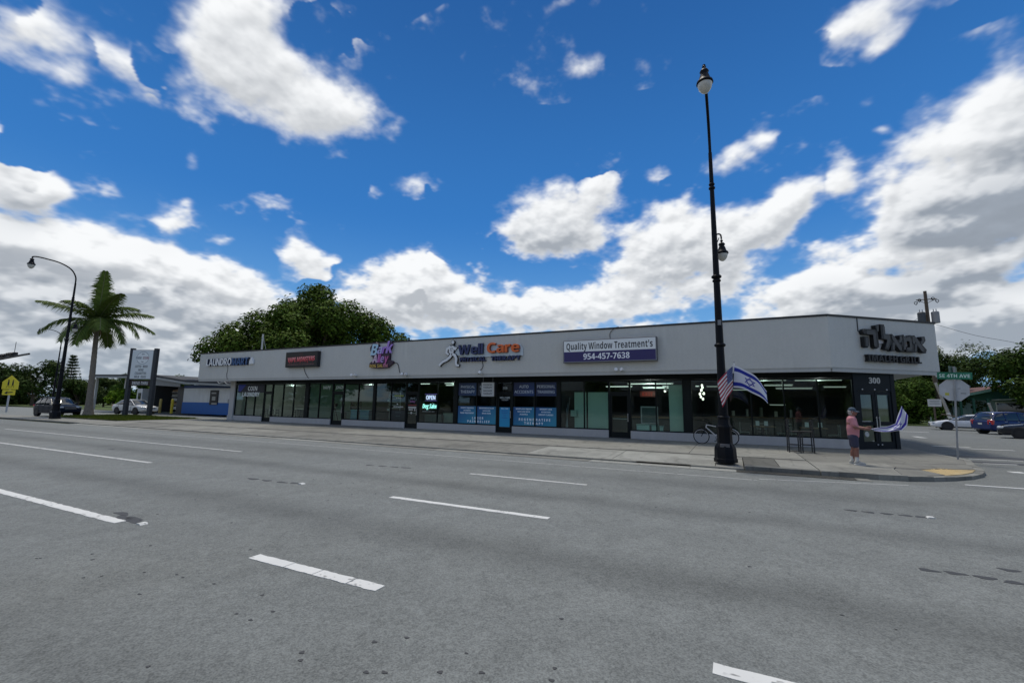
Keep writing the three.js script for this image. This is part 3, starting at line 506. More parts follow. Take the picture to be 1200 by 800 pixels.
{ // ceiling light fittings: lit tubes and the light they give
  const fit = (x, y, z, len, along, lit, turn = 0, dim) => {
    const g = new THREE.Group(); g.name = 'ceiling_light'; g.position.set(x, y, z); g.rotation.y = (along ? 0 : Math.PI / 2) + turn; shops.add(g);
    obj('housing', rbox(len + 0.06, 0.05, 0.16, 0.012, 0, 0.045, 0), MAT.white, g);
    obj('tube', [bar([-len / 2, 0, -0.04], [len / 2, 0, -0.04], 0.016), bar([-len / 2, 0, 0.04], [len / 2, 0, 0.04], 0.016)], dim ? MAT.tubeDim : MAT.tubeLight, g);
    if (lit) { const l = new THREE.PointLight(new THREE.Color(0.9, 1, 0.95), lit); l.position.set(x, y - 0.12, z); l.castShadow = true; l.shadow.radius = 4; scene.add(l); }
  };
  fit(-34.5, 3.05, -26.5, 1.8, 1, 1.8, 0, 1); fit(-31, 3.05, -29.5, 1.8, 1, 1.8, 0, 1); fit(-25, 3.05, -26, 1.2, 1, 0.9, 0, 1); fit(-4.0, 2.94, -25.2, 2.4, 1, 1.6); fit(-3.3, 2.74, -25.9, 2.4, 1, 0); fit(-2.7, 2.9, -27.8, 2.0, 1, 0); fit(-6.3, 2.9, -27.8, 1.6, 1, 0);
  fit(-16.2, 3.02, -24.3, 1.4, 1, 0.5); fit(-17.1, 2.95, -25.6, 1.2, 1, 0); fit(-18.6, 3.0, -24.4, 0.7, 1, 0);
  fit(1.4, 3.03, -24.4, 1.8, 1, 0.7, 0, 1); fit(3.6, 3.03, -24.8, 1.8, 1, 0.6, 0, 1); fit(2.1, 2.85, -26.0, 1.2, 1, 0, 0, 1); fit(2.9, 2.75, -27.4, 1.6, 1, 0, 0, 1); fit(0.3, 2.7, -28.2, 1.4, 1, 0, 0, 1); fit(4.6, 2.8, -27.0, 0.9, 1, 0, 0, 1); fit(2.4, 1.9, -31, 0.8, 1, 0, 0, 1);
  fit(-0.9, 2.9, -28.3, 0.8, 1, 0, 0, 1);
  const p = new THREE.Group(); p.name = 'pendant_light'; p.position.set(-1.33, 0, -23.7); shops.add(p);
  for (const [x, y] of [[0.02, 2.78], [-0.02, 2.55], [0.09, 2.38], [-0.09, 2.36], [-0.05, 2.22], [0.04, 2.12], [0.04, 2.68]]) { obj('bulb', sph(0.05, x, y, 0, [1, 1.35, 1], 10), MAT.bulb, p); }
  obj('cord', [bar([0, 2.1, 0], [0, 3.1, 0], 0.012)], MAT.black, p);
  const l = new THREE.PointLight(new THREE.Color(1, 0.95, 0.85), 0.35); l.position.set(-1.33, 2.45, -23.5); l.castShadow = true; scene.add(l);
  for (const [x, y, z] of [[-3.1, 2.6, -24.5], [-2.75, 2.78, -24.2]]) { const s = new THREE.Group(); s.name = 'spot_lamp'; shops.add(s); obj('shade', cyl(0.05, 0.09, 0.2, x, y, z, 12, [0, 0, 0.7]), MAT.white, s); obj('lens', sph(0.06, x - 0.05, y - 0.08, z, [1, 1, 1], 8), MAT.bulb, s); obj('stem', bar([x + 0.05, y + 0.08, z], [x + 0.05, 3.1, z], 0.012), MAT.black, s); }
}

// ---------- signs on the fascia ----------
const FACE = { white: std([0.74, 0.75, 0.75], 0.45), navy: std([0.02, 0.03, 0.11], 0.45), blue: std([0.02, 0.09, 0.24], 0.4), orange: std([0.70, 0.13, 0.02], 0.45), blackFace: std([0.006, 0.0065, 0.008], 0.55), side: std([0.012, 0.02, 0.045], 0.5) };
function channel(str, x, y, size, parent, face, side, o = {}) {       // letters with a dark return and a coloured face
  const n0 = parent.children.length, w = letters(str, x, y, o.z ?? ZF + 0.02, size, 0.13, side, parent, { ...o, bevel: 0.012 });
  const dark = parent.children.slice(n0), n1 = parent.children.length;
  letters(str, x, y, (o.z ?? ZF + 0.02) + 0.148, size, 0.012, face, parent, { ...o, bevel: 0.002, name: 'face' });
  parent.children.slice(n1).forEach((f, i) => { f.position.sub(dark[i].position); dark[i].add(f); });
  return w;
}
{
  const t = thing('channel_letter_sign', 'raised white and blue LAUNDROMART letters on the grey fascia', 'sign');
  const w = channel('LAUNDRO', -38.75, 4.47, 0.56, t, FACE.white, FACE.side, { fit: 3.35 });
  channel('MART', -38.75 + w + 0.02, 4.45, 0.56, t, FACE.blue, FACE.side, { fit: 2.05 });
  obj('shirt_emblem', ext([[0, 0], [0.45, 0], [0.45, 0.22], [0.3, 0.42], [0.2, 0.5], [0.1, 0.36], [0, 0.2]], 0.1, 0.01).translate(-33.28, 4.5, ZF + 0.02), FACE.white, t);
  tag(obj('cable', tube([[-36.1, 4.46, ZF + 0.03], [-36.05, 4.1, ZF + 0.03], [-36.12, 3.7, ZF + 0.03], [-36.0, 3.36, ZF + 0.02]], 0.015), MAT.black), 'thin black cable hanging under the LAUNDROMART letters', 'cable');
}
{
  const t = thing('cabinet_sign', 'black box sign reading VAPE MONSTERS in dripping red and white letters', 'sign');
  const x = -27.27, y = 4.66, w = 3.3, h = 1.1;
  obj('cabinet', rbox(w, h, 0.26, 0.03, x, y, ZF + 0.14), MAT.black, t);
  const tex = canvasTex(1024, 340, (g, W, H) => {
    g.fillStyle = '#070606'; g.fillRect(0, 0, W, H);
    g.fillStyle = '#2a0808'; g.beginPath(); g.arc(W * 0.5, 60, 70, 0, 7); g.fill();
    g.textAlign = 'center'; g.textBaseline = 'middle'; g.save(); g.translate(W / 2, 165); g.scale(1, 1.25); g.rotate(-0.02);
    g.font = 'bold 112px sans-serif'; g.lineWidth = 14; g.strokeStyle = '#8e1620'; g.strokeText('VAPE MONSTERS', 0, 0, 940); const gr = g.createLinearGradient(0, -60, 0, 60); gr.addColorStop(0, '#ffd9d4'); gr.addColorStop(0.55, '#e2676b'); gr.addColorStop(1, '#b11f2a'); g.fillStyle = gr; g.fillText('VAPE MONSTERS', 0, 0, 940); g.restore();
    const r = makeRng(4); g.fillStyle = '#b22530'; for (let i = 0; i < 20; i++) { const px = 60 + r() * 900; g.beginPath(); g.ellipse(px, 228 + r() * 12, 5, 8 + r() * 22, 0, 0, 7); g.fill(); }
    g.fillStyle = '#6d2a2c'; g.fillRect(70, 275, 890, 4); g.fillStyle = '#a9696a'; for (let i = 0; i < 24; i++) g.fillRect(80 + i * 36, 290, 20 + (i * 7) % 12, 8);
  });
  panelPrint('sign_face', w - 0.1, h - 0.1, tex, t, [x, y, ZF + 0.276]);
  tag(obj('cable', tube([[-27.2, 4.1, ZF + 0.05], [-27.1, 3.8, ZF + 0.03], [-26.85, 3.5, ZF + 0.03], [-26.7, 3.33, ZF - 0.02]], 0.018), MAT.black), 'thin black cable below the black VAPE MONSTERS box sign', 'cable');
}
{
  const t = thing('contour_sign', 'purple and pink shaped pet salon sign with yellow letters along its foot', 'sign');
  const cx = -19.98, z = ZF + 0.02, S = [[-0.98, -0.86], [-0.55, -0.95], [0.1, -0.98], [0.6, -0.95], [1.02, -0.62], [0.98, -0.5], [0.68, -0.42], [0.72, -0.1], [0.66, 0.12], [0.52, 0.2], [0.78, 0.45], [0.84, 0.8], [0.8, 0.95], [0.6, 0.93], [0.5, 0.6], [0.3, 0.52], [-0.25, 0.55], [-0.3, 0.8], [-0.5, 0.96], [-0.75, 0.9], [-0.98, 0.6], [-0.95, 0.35], [-0.75, 0.2], [-0.86, -0.02], [-0.72, -0.12], [-0.64, -0.4], [-0.95, -0.6]];
  obj('backing', ext(S.map(([x, y]) => [cx + x * 0.98, 4.72 + y * 0.86]), 0.13, 0.02).translate(0, 0, z), std([0.03, 0.008, 0.028], 0.4), t);
  const cols = [[0.42, 0.62, 0.75], [0.45, 0.40, 0.72], [0.36, 0.18, 0.60], [0.38, 0.22, 0.62]], c2 = [[0.66, 0.5, 0.62], [0.55, 0.2, 0.48], [0.46, 0.1, 0.36], [0.42, 0.26, 0.55], [0.48, 0.12, 0.32]], c3 = [0.55, 0.36, 0.08];
  let x = cx - 0.88; [...'Bark'].forEach((ch, i) => { x += letters(ch, x, 4.74 + [-0.02, 0.06, 0.06, 0.08][i], z + 0.16, i === 0 || i === 3 ? 0.72 : 0.56, 0.03, std(cols[i], 0.4), t, { slant: 0.22, bevel: 0.004 }) + 0.0; });
  x = cx - 0.68; [...'Alley'].forEach((ch, i) => { x += letters(ch, x, 4.24, z + 0.16, 0.5, 0.03, std(c2[i], 0.4), t, { slant: 0.2, sx: 0.82, bevel: 0.004 }); });
  x = cx - 0.88; for (const ch of 'DOG SALON') { if (ch === ' ') { x += 0.09; continue; } x += letters(ch, x, 3.93, z + 0.16, 0.2, 0.03, std(x < cx + 0.2 ? c3 : [0.5, 0.2, 0.24], 0.4), t, { bevel: 0.003, sx: 0.95 }); }
  tag(obj('cable', tube([[cx + 0.98, 4.22, ZF + 0.05], [cx + 1.25, 4.15, ZF + 0.03], [cx + 1.4, 3.8, ZF + 0.03], [cx + 1.5, 3.55, ZF + 0.03], [cx + 1.9, 3.52, ZF + 0.03]], 0.02), MAT.black), 'black looping cable to the right of the purple pet salon sign', 'cable');
}
{
  const t = thing('channel_letter_sign', 'Well Care physical therapy letters in navy and orange beside a running figure', 'sign');
  const z = ZF + 0.02;
  obj('raceway', ext([[-14.25, 4.5], [-13.4, 4.35], [-10.05, 4.35], [-10.05, 4.72], [-10.2, 4.98], [-12.4, 4.98], [-14.1, 4.96], [-14.5, 4.75]], 0.06).translate(0, 0, z), std([0.55, 0.62, 0.66], 0.5), t);
  channel('Well', -14.12, 4.52, 0.56, t, FACE.navy, FACE.side, { fit: 1.7, z: z + 0.07 });
  channel('Care', -12.2, 4.55, 0.56, t, FACE.orange, std([0.3, 0.06, 0.02], 0.5), { fit: 2.05, z: z + 0.07 });
  channel('PHYSICAL', -14.02, 4.12, 0.235, t, FACE.navy, FACE.side, { fit: 1.72, z: z + 0.0 });
  channel('THERAPY', -11.98, 4.12, 0.235, t, FACE.navy, FACE.side, { fit: 1.85, z: z + 0.0 });
  // the runner: white outlined limbs
  const run = (pts, w) => { const L = [], R = []; for (let i = 0; i < pts.length; i++) { const a = pts[Math.max(0, i - 1)], b = pts[Math.min(pts.length - 1, i + 1)], d = Math.hypot(b[0] - a[0], b[1] - a[1]), nx = -(b[1] - a[1]) / d, ny = (b[0] - a[0]) / d, ww = w * (1 - 0.35 * i / pts.length); L.push([pts[i][0] + nx * ww, pts[i][1] + ny * ww]); R.unshift([pts[i][0] - nx * ww, pts[i][1] - ny * ww]); } return [...L, ...R]; };
  const limbs = [[[-14.62, 4.62], [-14.72, 4.42], [-14.95, 4.25], [-15.2, 4.16], [-15.42, 4.0], [-15.46, 3.9]], [[-14.62, 4.62], [-14.38, 4.5], [-14.28, 4.3], [-14.3, 4.05], [-14.25, 3.92], [-14.08, 3.9]], [[-14.7, 5.02], [-14.95, 4.9], [-14.98, 4.66], [-14.82, 4.56]], [[-14.55, 5.0], [-14.36, 4.86], [-14.3, 4.98]]];
  limbs.forEach((p) => { const l = obj('limb', ext(run(p, 0.105), 0.1, 0.01).translate(0, 0, z), MAT.black, t); obj('limb_face', ext(run(p, 0.085), 0.03).translate(0, 0, z + 0.105), FACE.white, l); });
  const to = obj('torso', ext([[-14.85, 5.06], [-14.5, 5.12], [-14.4, 4.72], [-14.66, 4.55], [-14.85, 4.66]], 0.1, 0.015).translate(0, 0, z + 0.002), MAT.black, t);
  obj('torso_face', ext([[-14.8, 5.02], [-14.54, 5.07], [-14.45, 4.73], [-14.66, 4.6], [-14.8, 4.68]], 0.03).translate(0, 0, z + 0.115), FACE.white, to);
  obj('torso_line', [beam([-14.72, 4.74, z + 0.15], [-14.64, 4.98, z + 0.15], 0.03, 0.01), beam([-14.6, 4.72, z + 0.15], [-14.56, 4.96, z + 0.15], 0.03, 0.01)], MAT.black, to);
  const hd = obj('head', cyl(0.13, 0.13, 0.12, -14.55, 5.27, z + 0.06, 16, [Math.PI / 2, 0, 0]), MAT.black, t);
  obj('head_face', cyl(0.1, 0.1, 0.03, -14.55, 5.27, z + 0.125, 16, [Math.PI / 2, 0, 0]), FACE.white, hd);
  tag(obj('cable', tube([[-12.6, 4.12, ZF + 0.03], [-12.55, 3.8, ZF + 0.03], [-12.75, 3.55, ZF + 0.03], [-12.85, 3.4, ZF + 0.03]], 0.016), MAT.black), 'thin black cable below the Well Care letters', 'cable');
}
{
  const t = thing('cabinet_sign', 'white and purple box sign for window treatments with a phone number', 'sign');
  const x = -5.36, y = 4.42, w = 4.62, h = 1.15;
  obj('cabinet', rbox(w, h, 0.3, 0.02, x, y, ZF + 0.16), std([0.10, 0.10, 0.11], 0.5), t);
  const tex = canvasTex(1480, 368, (g, W, H) => {
    g.fillStyle = '#e4e6e4'; g.fillRect(0, 0, W, H); g.fillStyle = '#241a5c'; g.fillRect(0, H * 0.52, W, H * 0.48);
    g.textAlign = 'center'; g.textBaseline = 'middle'; g.fillStyle = '#15161a';
    g.save(); g.translate(W / 2, H * 0.275); g.scale(1, 1.45); g.font = 'bold 108px sans-serif'; g.fillText("Quality Window Treatment's", 0, 0, W * 0.94); g.restore();
    g.save(); g.translate(W * 0.48, H * 0.755); g.scale(1.0, 1.15); g.fillStyle = '#eceef0'; g.font = 'bold 122px sans-serif'; g.fillText('954-457-7638', 0, 0, W * 0.58); g.restore();
    g.strokeStyle = '#8f9293'; g.lineWidth = 10; g.strokeRect(3, 3, W - 6, H - 6);
  });
  panelPrint('sign_face', w - 0.06, h - 0.06, tex, t, [x, y, ZF + 0.316], { rough: 0.35 });
  tag(obj('cable', tube([[-5.3, 5.0, ZF + 0.03], [-5.3, 5.3, ZF + 0.03], [-5.05, 5.55, ZF + 0.03], [-4.9, 5.62, ZF - 0.1]], 0.014), MAT.black), 'black cable running up from the window treatments sign to the roof edge', 'cable');
}
{ // hebrew letters and the grill name, on the cut corner
  const L = Math.hypot(F1[0] - F0[0], F1[1] - F0[1]), turn = Math.atan2(-(F1[1] - F0[1]), F1[0] - F0[0]);
  const t = thing('channel_letter_sign', 'black raised Hebrew letters above IMALEH GRILL on the corner fascia', 'sign', [F0[0], 0, F0[1]], turn);
  const z = 0.02, D = 0.16, m = FACE.blackFace, em = std([0.30, 0.31, 0.32], 0.35);
  const glyph = (polys0, x0) => { const x = 1.55 + (x0 - 1.55) * 0.935, polys = polys0.map((p) => p.map(([a, b]) => [a * 0.935, b])); const l = obj('hebrew_letter', polys.map((p) => ext(p.map(([a, b]) => [x + a, b]), D, 0.012)).map((g) => g.translate(0, 0, z)), m, t); obj('edge_line', polys.map((p) => { const c = p.reduce((s, q) => [s[0] + q[0] / p.length, s[1] + q[1] / p.length], [0, 0]); return ext(p.map(([a, b]) => [x + c[0] + (a - c[0]) * 0.62, c[1] + (b - c[1]) * 0.86]), 0.004); }).map((g) => g.translate(0, 0, z + D + 0.013)), std([0.022, 0.023, 0.026], 0.4), l); };
  // he
  glyph([[[0.0, 4.93], [0.1, 5.02], [0.72, 5.02], [0.84, 4.9], [0.84, 4.3], [0.72, 4.24], [0.6, 4.3], [0.6, 4.82], [0.06, 4.82]], [[0.06, 4.7], [0.28, 4.7], [0.28, 4.36], [0.2, 4.26], [0.06, 4.3]]], 1.55);
  // apostrophe and lamed
  glyph([[[0.0, 5.2], [0.2, 5.24], [0.16, 4.96], [0.04, 4.92]], [[0.3, 5.26], [0.5, 5.26], [0.5, 4.86], [0.92, 4.86], [0.92, 4.62], [0.62, 4.2], [0.42, 4.24], [0.62, 4.62], [0.3, 4.66]]], 2.3);
  const alef = (x) => glyph([[[0, 4.86], [0.2, 4.88], [0.86, 4.3], [0.8, 4.16], [0.62, 4.18], [0.02, 4.7]], [[0.06, 4.18], [0.26, 4.18], [0.3, 4.42], [0.42, 4.52], [0.3, 4.62], [0.14, 4.5]], [[0.62, 4.84], [0.82, 4.86], [0.86, 4.7], [0.7, 4.55], [0.52, 4.48], [0.48, 4.58], [0.62, 4.68]]], x);
  alef(3.02);
  // mem
  glyph([[[0, 4.84], [0.18, 4.88], [0.26, 4.76], [0.6, 4.88], [0.78, 4.72], [0.78, 4.3], [0.66, 4.18], [0.26, 4.18], [0.26, 4.32], [0.56, 4.34], [0.56, 4.62], [0.4, 4.66], [0.2, 4.56], [0.12, 4.2], [-0.06, 4.2], [0.04, 4.58]]], 3.72);
  // yod
  glyph([[[0, 4.84], [0.2, 4.88], [0.24, 4.6], [0.1, 4.46], [0.0, 4.54]]], 4.36);
  alef(4.34);
  // the pale window of the emblem behind the letters
  obj('bracket', [box(0.5, 0.24, 0.05, 2.55, 4.6, 0.03), box(0.46, 0.2, 0.05, 3.95, 4.5, 0.03)], std([0.62, 0.6, 0.6], 0.6), t);
  letters('IMALEH GRILL', 1.72, 3.70, z, 0.27, 0.15, m, t, { fit: 2.95, bevel: 0.01 });
  tag(obj('cable', bar([F0[0] + 1.17, 5.5, F0[1] - 0.98], [F0[0] + 1.17, 4.95, F0[1] - 0.98], 0.022), MAT.black), 'black conduit from the roof edge down to the Hebrew letters', 'cable');
}

// ---------- lamps and cameras under the fascia edge ----------
function flood(name, label, category, x, n) {
  const t = thing(name, label, category, [x, 3.42, ZF + 0.02], 0, 'small fittings along the fascia foot');
  obj('base', rbox(0.14, 0.14, 0.06, 0.01, 0, 0, 0.04), MAT.offWhite, t);
  for (let i = 0; i < n; i++) { const s = n === 1 ? 0 : i ? 1 : -1; const a = obj('arm', bar([0, 0.02, 0.06], [s * 0.12, 0.06, 0.16], 0.016), MAT.offWhite, t); obj('head', cyl(0.05, 0.085, 0.16, s * 0.16, 0.04, 0.22, 12, [1.2, 0, s * 0.5]), MAT.white, a); }
  return t;
}
flood('security_light', 'white security light under the fascia between the red and purple signs', 'security light', -22.2, 2);
flood('security_light', 'white security light under the fascia right of the purple pet salon sign', 'security light', -18.0, 2);
flood('security_light', 'white security light centred under the purple window treatments sign', 'security light', -4.85, 2);
flood('security_camera', 'small white camera under the fascia below the Well Care letters', 'camera', -12.6, 1);
{ const p = thing('vent_pipe', 'short white vent pipe standing on the roof above the laundry', 'pipe', [-35.5, 5.1, -24]); obj('pipe', cyl(0.07, 0.07, 2.2, 0, 1.1, 0), MAT.offWhite, p); obj('stay', bar([0.05, 2.0, 0], [0.8, 0.6, 0.1], 0.012), MAT.steel, p); }

// ---------- window prints ----------
const zW = ZW + 0.006;
function sticker(name, label, category, x0, x1, y0, y1, draw, o = {}) {
  const w = x1 - x0, h = y1 - y0, k = o.px ?? 170;
  const tex = canvasTex(Math.round(w * k), Math.round(h * k), draw);
  const m = obj(name, new THREE.PlaneGeometry(w, h), std([1, 1, 1], o.rough ?? 0.45, { map: tex, transparent: !!o.alpha, alphaTest: o.alpha ? 0.3 : 0, side: THREE.DoubleSide, ...(o.mat ?? {}) }), scene, { keepUV: true, at: [(x0 + x1) / 2, (y0 + y1) / 2, o.z ?? zW] });
  return tag(m, label, category, o.group);
}
const words = (lines, color, opt = {}) => (g, W, H) => {
  if (opt.bg) { const gr = g.createLinearGradient(0, 0, W * (opt.dx ?? 0), H); gr.addColorStop(0, opt.bg[0]); gr.addColorStop(1, opt.bg[1] ?? opt.bg[0]); g.fillStyle = gr; g.fillRect(0, 0, W, H); }
  g.textAlign = opt.align ?? 'center'; g.textBaseline = 'middle'; g.fillStyle = color;
  const x = opt.align === 'left' ? 4 : opt.align === 'right' ? W - 4 : W / 2;
  for (const [s, y, sz, font, c] of lines) { g.font = (font ?? 'bold') + ' ' + Math.round(sz * H) + 'px sans-serif'; if (c) g.fillStyle = c; else g.fillStyle = color; g.fillText(s, x, y * H, W * 0.95); }
};
const DKB = ['#08142e', '#0c1c3c'], TEAL = ['#16457a', '#1d5f80'];
sticker('window_banner', 'dark blue COIN LAUNDRY banner across the top of the leftmost windows', 'window banner', -36.3, -33.05, 1.95, 2.98, (g, W, H) => { g.fillStyle = '#071022'; g.fillRect(0, 0, W, H * 0.62); g.fillStyle = '#122a8c'; g.beginPath(); g.moveTo(0, 0); g.lineTo(W * 0.3, 0); g.lineTo(W * 0.1, H * 0.55); g.lineTo(0, H * 0.5); g.fill(); g.fillStyle = '#e6eced'; g.textAlign = 'center'; g.textBaseline = 'middle'; g.font = 'bold ' + Math.round(H * 0.46) + 'px sans-serif'; g.fillText('COIN', W * 0.56, H * 0.3, W * 0.46); g.fillText('LAUNDRY', W * 0.5, H * 0.76, W * 0.98); }, { alpha: true, z: ZW + 0.049 });
sticker('window_lettering', 'white lettering along the tops of the vape shop windows', 'window lettering', -26.7, -23.2, 2.5, 2.95, (g, W, H) => { g.fillStyle = '#b9c6c0'; g.font = 'italic bold ' + Math.round(H * 0.7) + 'px sans-serif'; g.textBaseline = 'middle'; g.fillText('VAPE', W * 0.03, H * 0.5); g.fillText('SHOP', W * 0.4, H * 0.5); }, { alpha: true });
{ const G = 'blue posters on the therapy clinic windows';
  sticker('window_poster', 'dark blue PHYSICAL THERAPY strip at the top of the clinic windows', 'window poster', -14.92, -13.64, 2.2, 2.97, words([['PHYSICAL', 0.32, 0.3, ''], ['THERAPY', 0.7, 0.32, '']], '#d3dee8', { bg: ['#0d2247', '#14406e'], dx: 1 }), { group: G });
  sticker('window_poster', 'dark MASSAGE THERAPY strip half hidden by the hanging sign', 'window poster', -13.58, -12.32, 2.2, 2.97, words([['MASSAGE', 0.32, 0.3, ''], ['THERAPY', 0.7, 0.32, '']], '#b4c2d0', { bg: ['#091427', '#0b1a30'] }), { group: G });
  sticker('window_poster', 'blue AUTO ACCIDENTS strip at the top of the clinic windows', 'window poster', -11.2, -9.9, 2.2, 2.97, words([['AUTO', 0.32, 0.3, ''], ['ACCIDENTS', 0.7, 0.3, '']], '#d3dee8', { bg: ['#101f48', '#133a74'], dx: 1 }), { group: G });
  sticker('window_poster', 'blue PERSONAL TRAINING strip at the top of the clinic windows', 'window poster', -9.82, -8.6, 2.2, 2.97, words([['PERSONAL', 0.32, 0.3, ''], ['TRAINING', 0.7, 0.3, '']], '#d3dee8', { bg: ['#101f48', '#10305f'], dx: 1 }), { group: G });
  const low = (label, x0, x1, lines, al, big) => sticker('window_poster', label, 'window poster', x0, x1, 0.57, 1.58, (g, W, H) => { words(lines.map(([a, y, z]) => [a, y, z * 1.25]), '#f4f8fa', { bg: ['#0c4a86', '#2f8fae'], dx: 0.6 })(g, W, H); g.fillStyle = '#ffffff'; g.textAlign = al; g.font = 'bold ' + Math.round(H * 0.185) + 'px sans-serif'; g.fillText(big[0], al === 'right' ? W - 4 : 4, H * 0.68, W * 0.98); g.fillText(big[1], al === 'right' ? W - 4 : 4, H * 0.88, W * 0.98); }, { group: G, px: 220 });
  low('blue lower poster ending in LA and PAIN, left half of the pain relief pair', -14.92, -13.64, [['SPORTS INJURIES', 0.1, 0.09], ['ARTHRITIS', 0.25, 0.08], ['PAIN TREATMENT', 0.4, 0.09]], 'right', ['L A', 'P A I N']);
  low('blue lower poster beginning SER and RELIEF, right half of the pain relief pair', -13.58, -12.32, [['NEUROMUSCULAR', 0.1, 0.09], ['SHOULDER', 0.25, 0.08], ['BACK PAIN', 0.4, 0.09]], 'left', ['S E R', 'R E L I E F']);
  low('blue lower poster ending REGENE and THER, left half of the regenerative pair', -11.2, -9.89, [['WHIPLASH INJURY', 0.1, 0.09], ['NECK AND BACK', 0.25, 0.08], ['SCIATICA', 0.4, 0.09]], 'right', ['R E G E N E', 'T H E R']);
  low('blue lower poster beginning RATIVE and APY, right half of the regenerative pair', -9.83, -8.6, [['WEIGHT LOSS', 0.1, 0.09], ['NUTRITION', 0.25, 0.08], ['GROUP CLASSES', 0.4, 0.09]], 'left', ['R A T I V E', 'A P Y']);
  sticker('door_poster', 'bright cyan poster on the lower half of the clinic door', 'door poster', -12.08, -11.42, 0.45, 1.55, words([['WELL CARE', 0.06, 0.08, 'bold', '#e8f2f6'], ['PHYSICAL', 0.2, 0.08], ['THERAPY', 0.3, 0.08], ['AND', 0.42, 0.07], ['FITNESS', 0.54, 0.08]], '#1c4f9e', { bg: ['#1a86bd', '#1f9cc9'] }));
  sticker('door_lettering', 'white number 306 over the small logo on the clinic door', 'door lettering', -12.1, -11.4, 1.85, 2.85, words([['306', 0.2, 0.2, ''], ['WELL CARE', 0.75, 0.16], ['THERAPY', 0.88, 0.11, '']], '#b8c2c4'), { alpha: true });
}
{ const t = thing('hanging_sign', 'white square PHYSICAL THERAPY sign hanging under the soffit before the clinic', 'sign', [-12.55, 2.55, -22.3], 0.12);
  obj('board', rbox(0.78, 0.8, 0.04, 0.008), MAT.offWhite, t);
  panelPrint('sign_face', 0.74, 0.76, canvasTex(256, 264, words([['PHYSICAL', 0.16, 0.16], ['THERAPY', 0.36, 0.17], ['MASSAGE', 0.6, 0.16], ['THERAPY', 0.82, 0.17]], '#23272b', { bg: ['#b9bcba', '#b2b5b4'] })), t, [0, 0, 0.022]);
  obj('chain', [bar([-0.3, 0.4, 0], [-0.3, 0.8, 0], 0.008), bar([0.3, 0.4, 0], [0.3, 0.8, 0], 0.008)], MAT.steel, t); }
// the pet salon windows
sticker('window_sticker', 'yellow green lettering in the right window of the pet salon left bay', 'window sticker', -20.0, -19.05, 1.95, 2.25, words([['GROOMING', 0.3, 0.45, 'bold', '#a9b545'], ['& BATH', 0.75, 0.4, 'bold', '#c9cdbd']], '#c9cdbd'), { alpha: true });
sticker('window_sticker', 'white paw and wavy lettering below the yellow window sticker', 'window sticker', -20.0, -19.1, 1.35, 1.75, (g, W, H) => { g.fillStyle = '#cfd4d0'; g.beginPath(); g.ellipse(W * 0.42, H * 0.3, 10, 7, 0, 0, 7); g.fill(); g.font = 'italic bold 22px sans-serif'; g.fillText('Pet Groomers', 8, H * 0.85, W * 0.9); }, { alpha: true });
sticker('door_sticker', 'small purple sign and white cards stuck on the pet salon door', 'door sticker', -18.78, -18.02, 1.0, 2.1, (g, W, H) => { g.fillStyle = '#7f8c8f'; g.font = 'italic bold 30px sans-serif'; g.textAlign = 'center'; g.fillText('Bark', W / 2, H * 0.14); g.fillStyle = '#a06aa4'; g.fillText('Alley', W / 2, H * 0.32); g.fillStyle = '#7d2630'; g.fillRect(8, H * 0.44, W - 16, 12); g.fillStyle = '#b9bab6'; g.fillRect(10, H * 0.56, W - 20, 18); g.fillRect(16, H * 0.7, W * 0.45, 14); g.fillRect(W * 0.72, H * 0.62, 16, 34); g.beginPath(); g.arc(W * 0.42, H * 0.92, 12, 0, 7); g.fill(); }, { alpha: true });
sticker('window_poster', 'grey green poster panel in the lower right window of the salon left bay', 'window poster', -20.1, -18.98, 0.58, 1.22, words([['DOGS & CATS', 0.2, 0.12, '', '#6d8a86'], ['WELCOME', 0.55, 0.12, '', '#5c7a76']], '#60807a', { bg: ['#18262a', '#13201f'] }));
{ // lit signs
  const o = thing('open_sign', 'lit white and violet OPEN sign in the pet salon window', 'lit sign', [-17.05, 2.08, ZW - 0.1]);
  obj('board', rbox(1.0, 0.5, 0.03, 0.01, 0, 0, -0.02), MAT.black, o);
  letters('OPEN', -0.36, -0.14, 0.0, 0.27, 0.02, std([0.8, 0.82, 0.95], 0.5, { emissive: lin(0.62, 0.62, 0.95), emissiveIntensity: 0.9 }), o, { fit: 0.74, bevel: 0.003 });
  obj('rim', [bx(-0.46, 0.46, 0.2, 0.215, -0.005, 0.005), bx(-0.46, 0.46, -0.215, -0.2, -0.005, 0.005)], std([0.2, 0.1, 0.5], 0.5, { emissive: lin(0.16, 0.1, 0.5), emissiveIntensity: 0.8 }), o);
  const d = thing('neon_sign', 'cyan Dog Salon neon script under the OPEN sign', 'neon sign', [-17.1, 1.5, ZW - 0.1]);
  letters('Dog Salon', -0.56, -0.1, 0, 0.27, 0.02, std([0.5, 0.9, 0.9], 0.5, { emissive: lin(0.45, 0.95, 0.92), emissiveIntensity: 1.0 }), d, { fit: 1.15, slant: 0.2, bevel: 0.002 });
  obj('backing', rbox(1.25, 0.4, 0.012, 0.004, 0, 0, -0.03), MAT.glassClear, d);
  const l = new THREE.PointLight(new THREE.Color(0.7, 0.85, 1), 0.18); l.position.set(-17.1, 1.75, ZW - 0.4); l.castShadow = true; scene.add(l);
}
sticker('window_lettering', 'thin white line of lettering below the neon script', 'window lettering', -17.75, -16.5, 1.14, 1.26, words([['GROOMING  BATH  NAILS', 0.5, 0.7, '']], '#aab4b2'), { alpha: true });

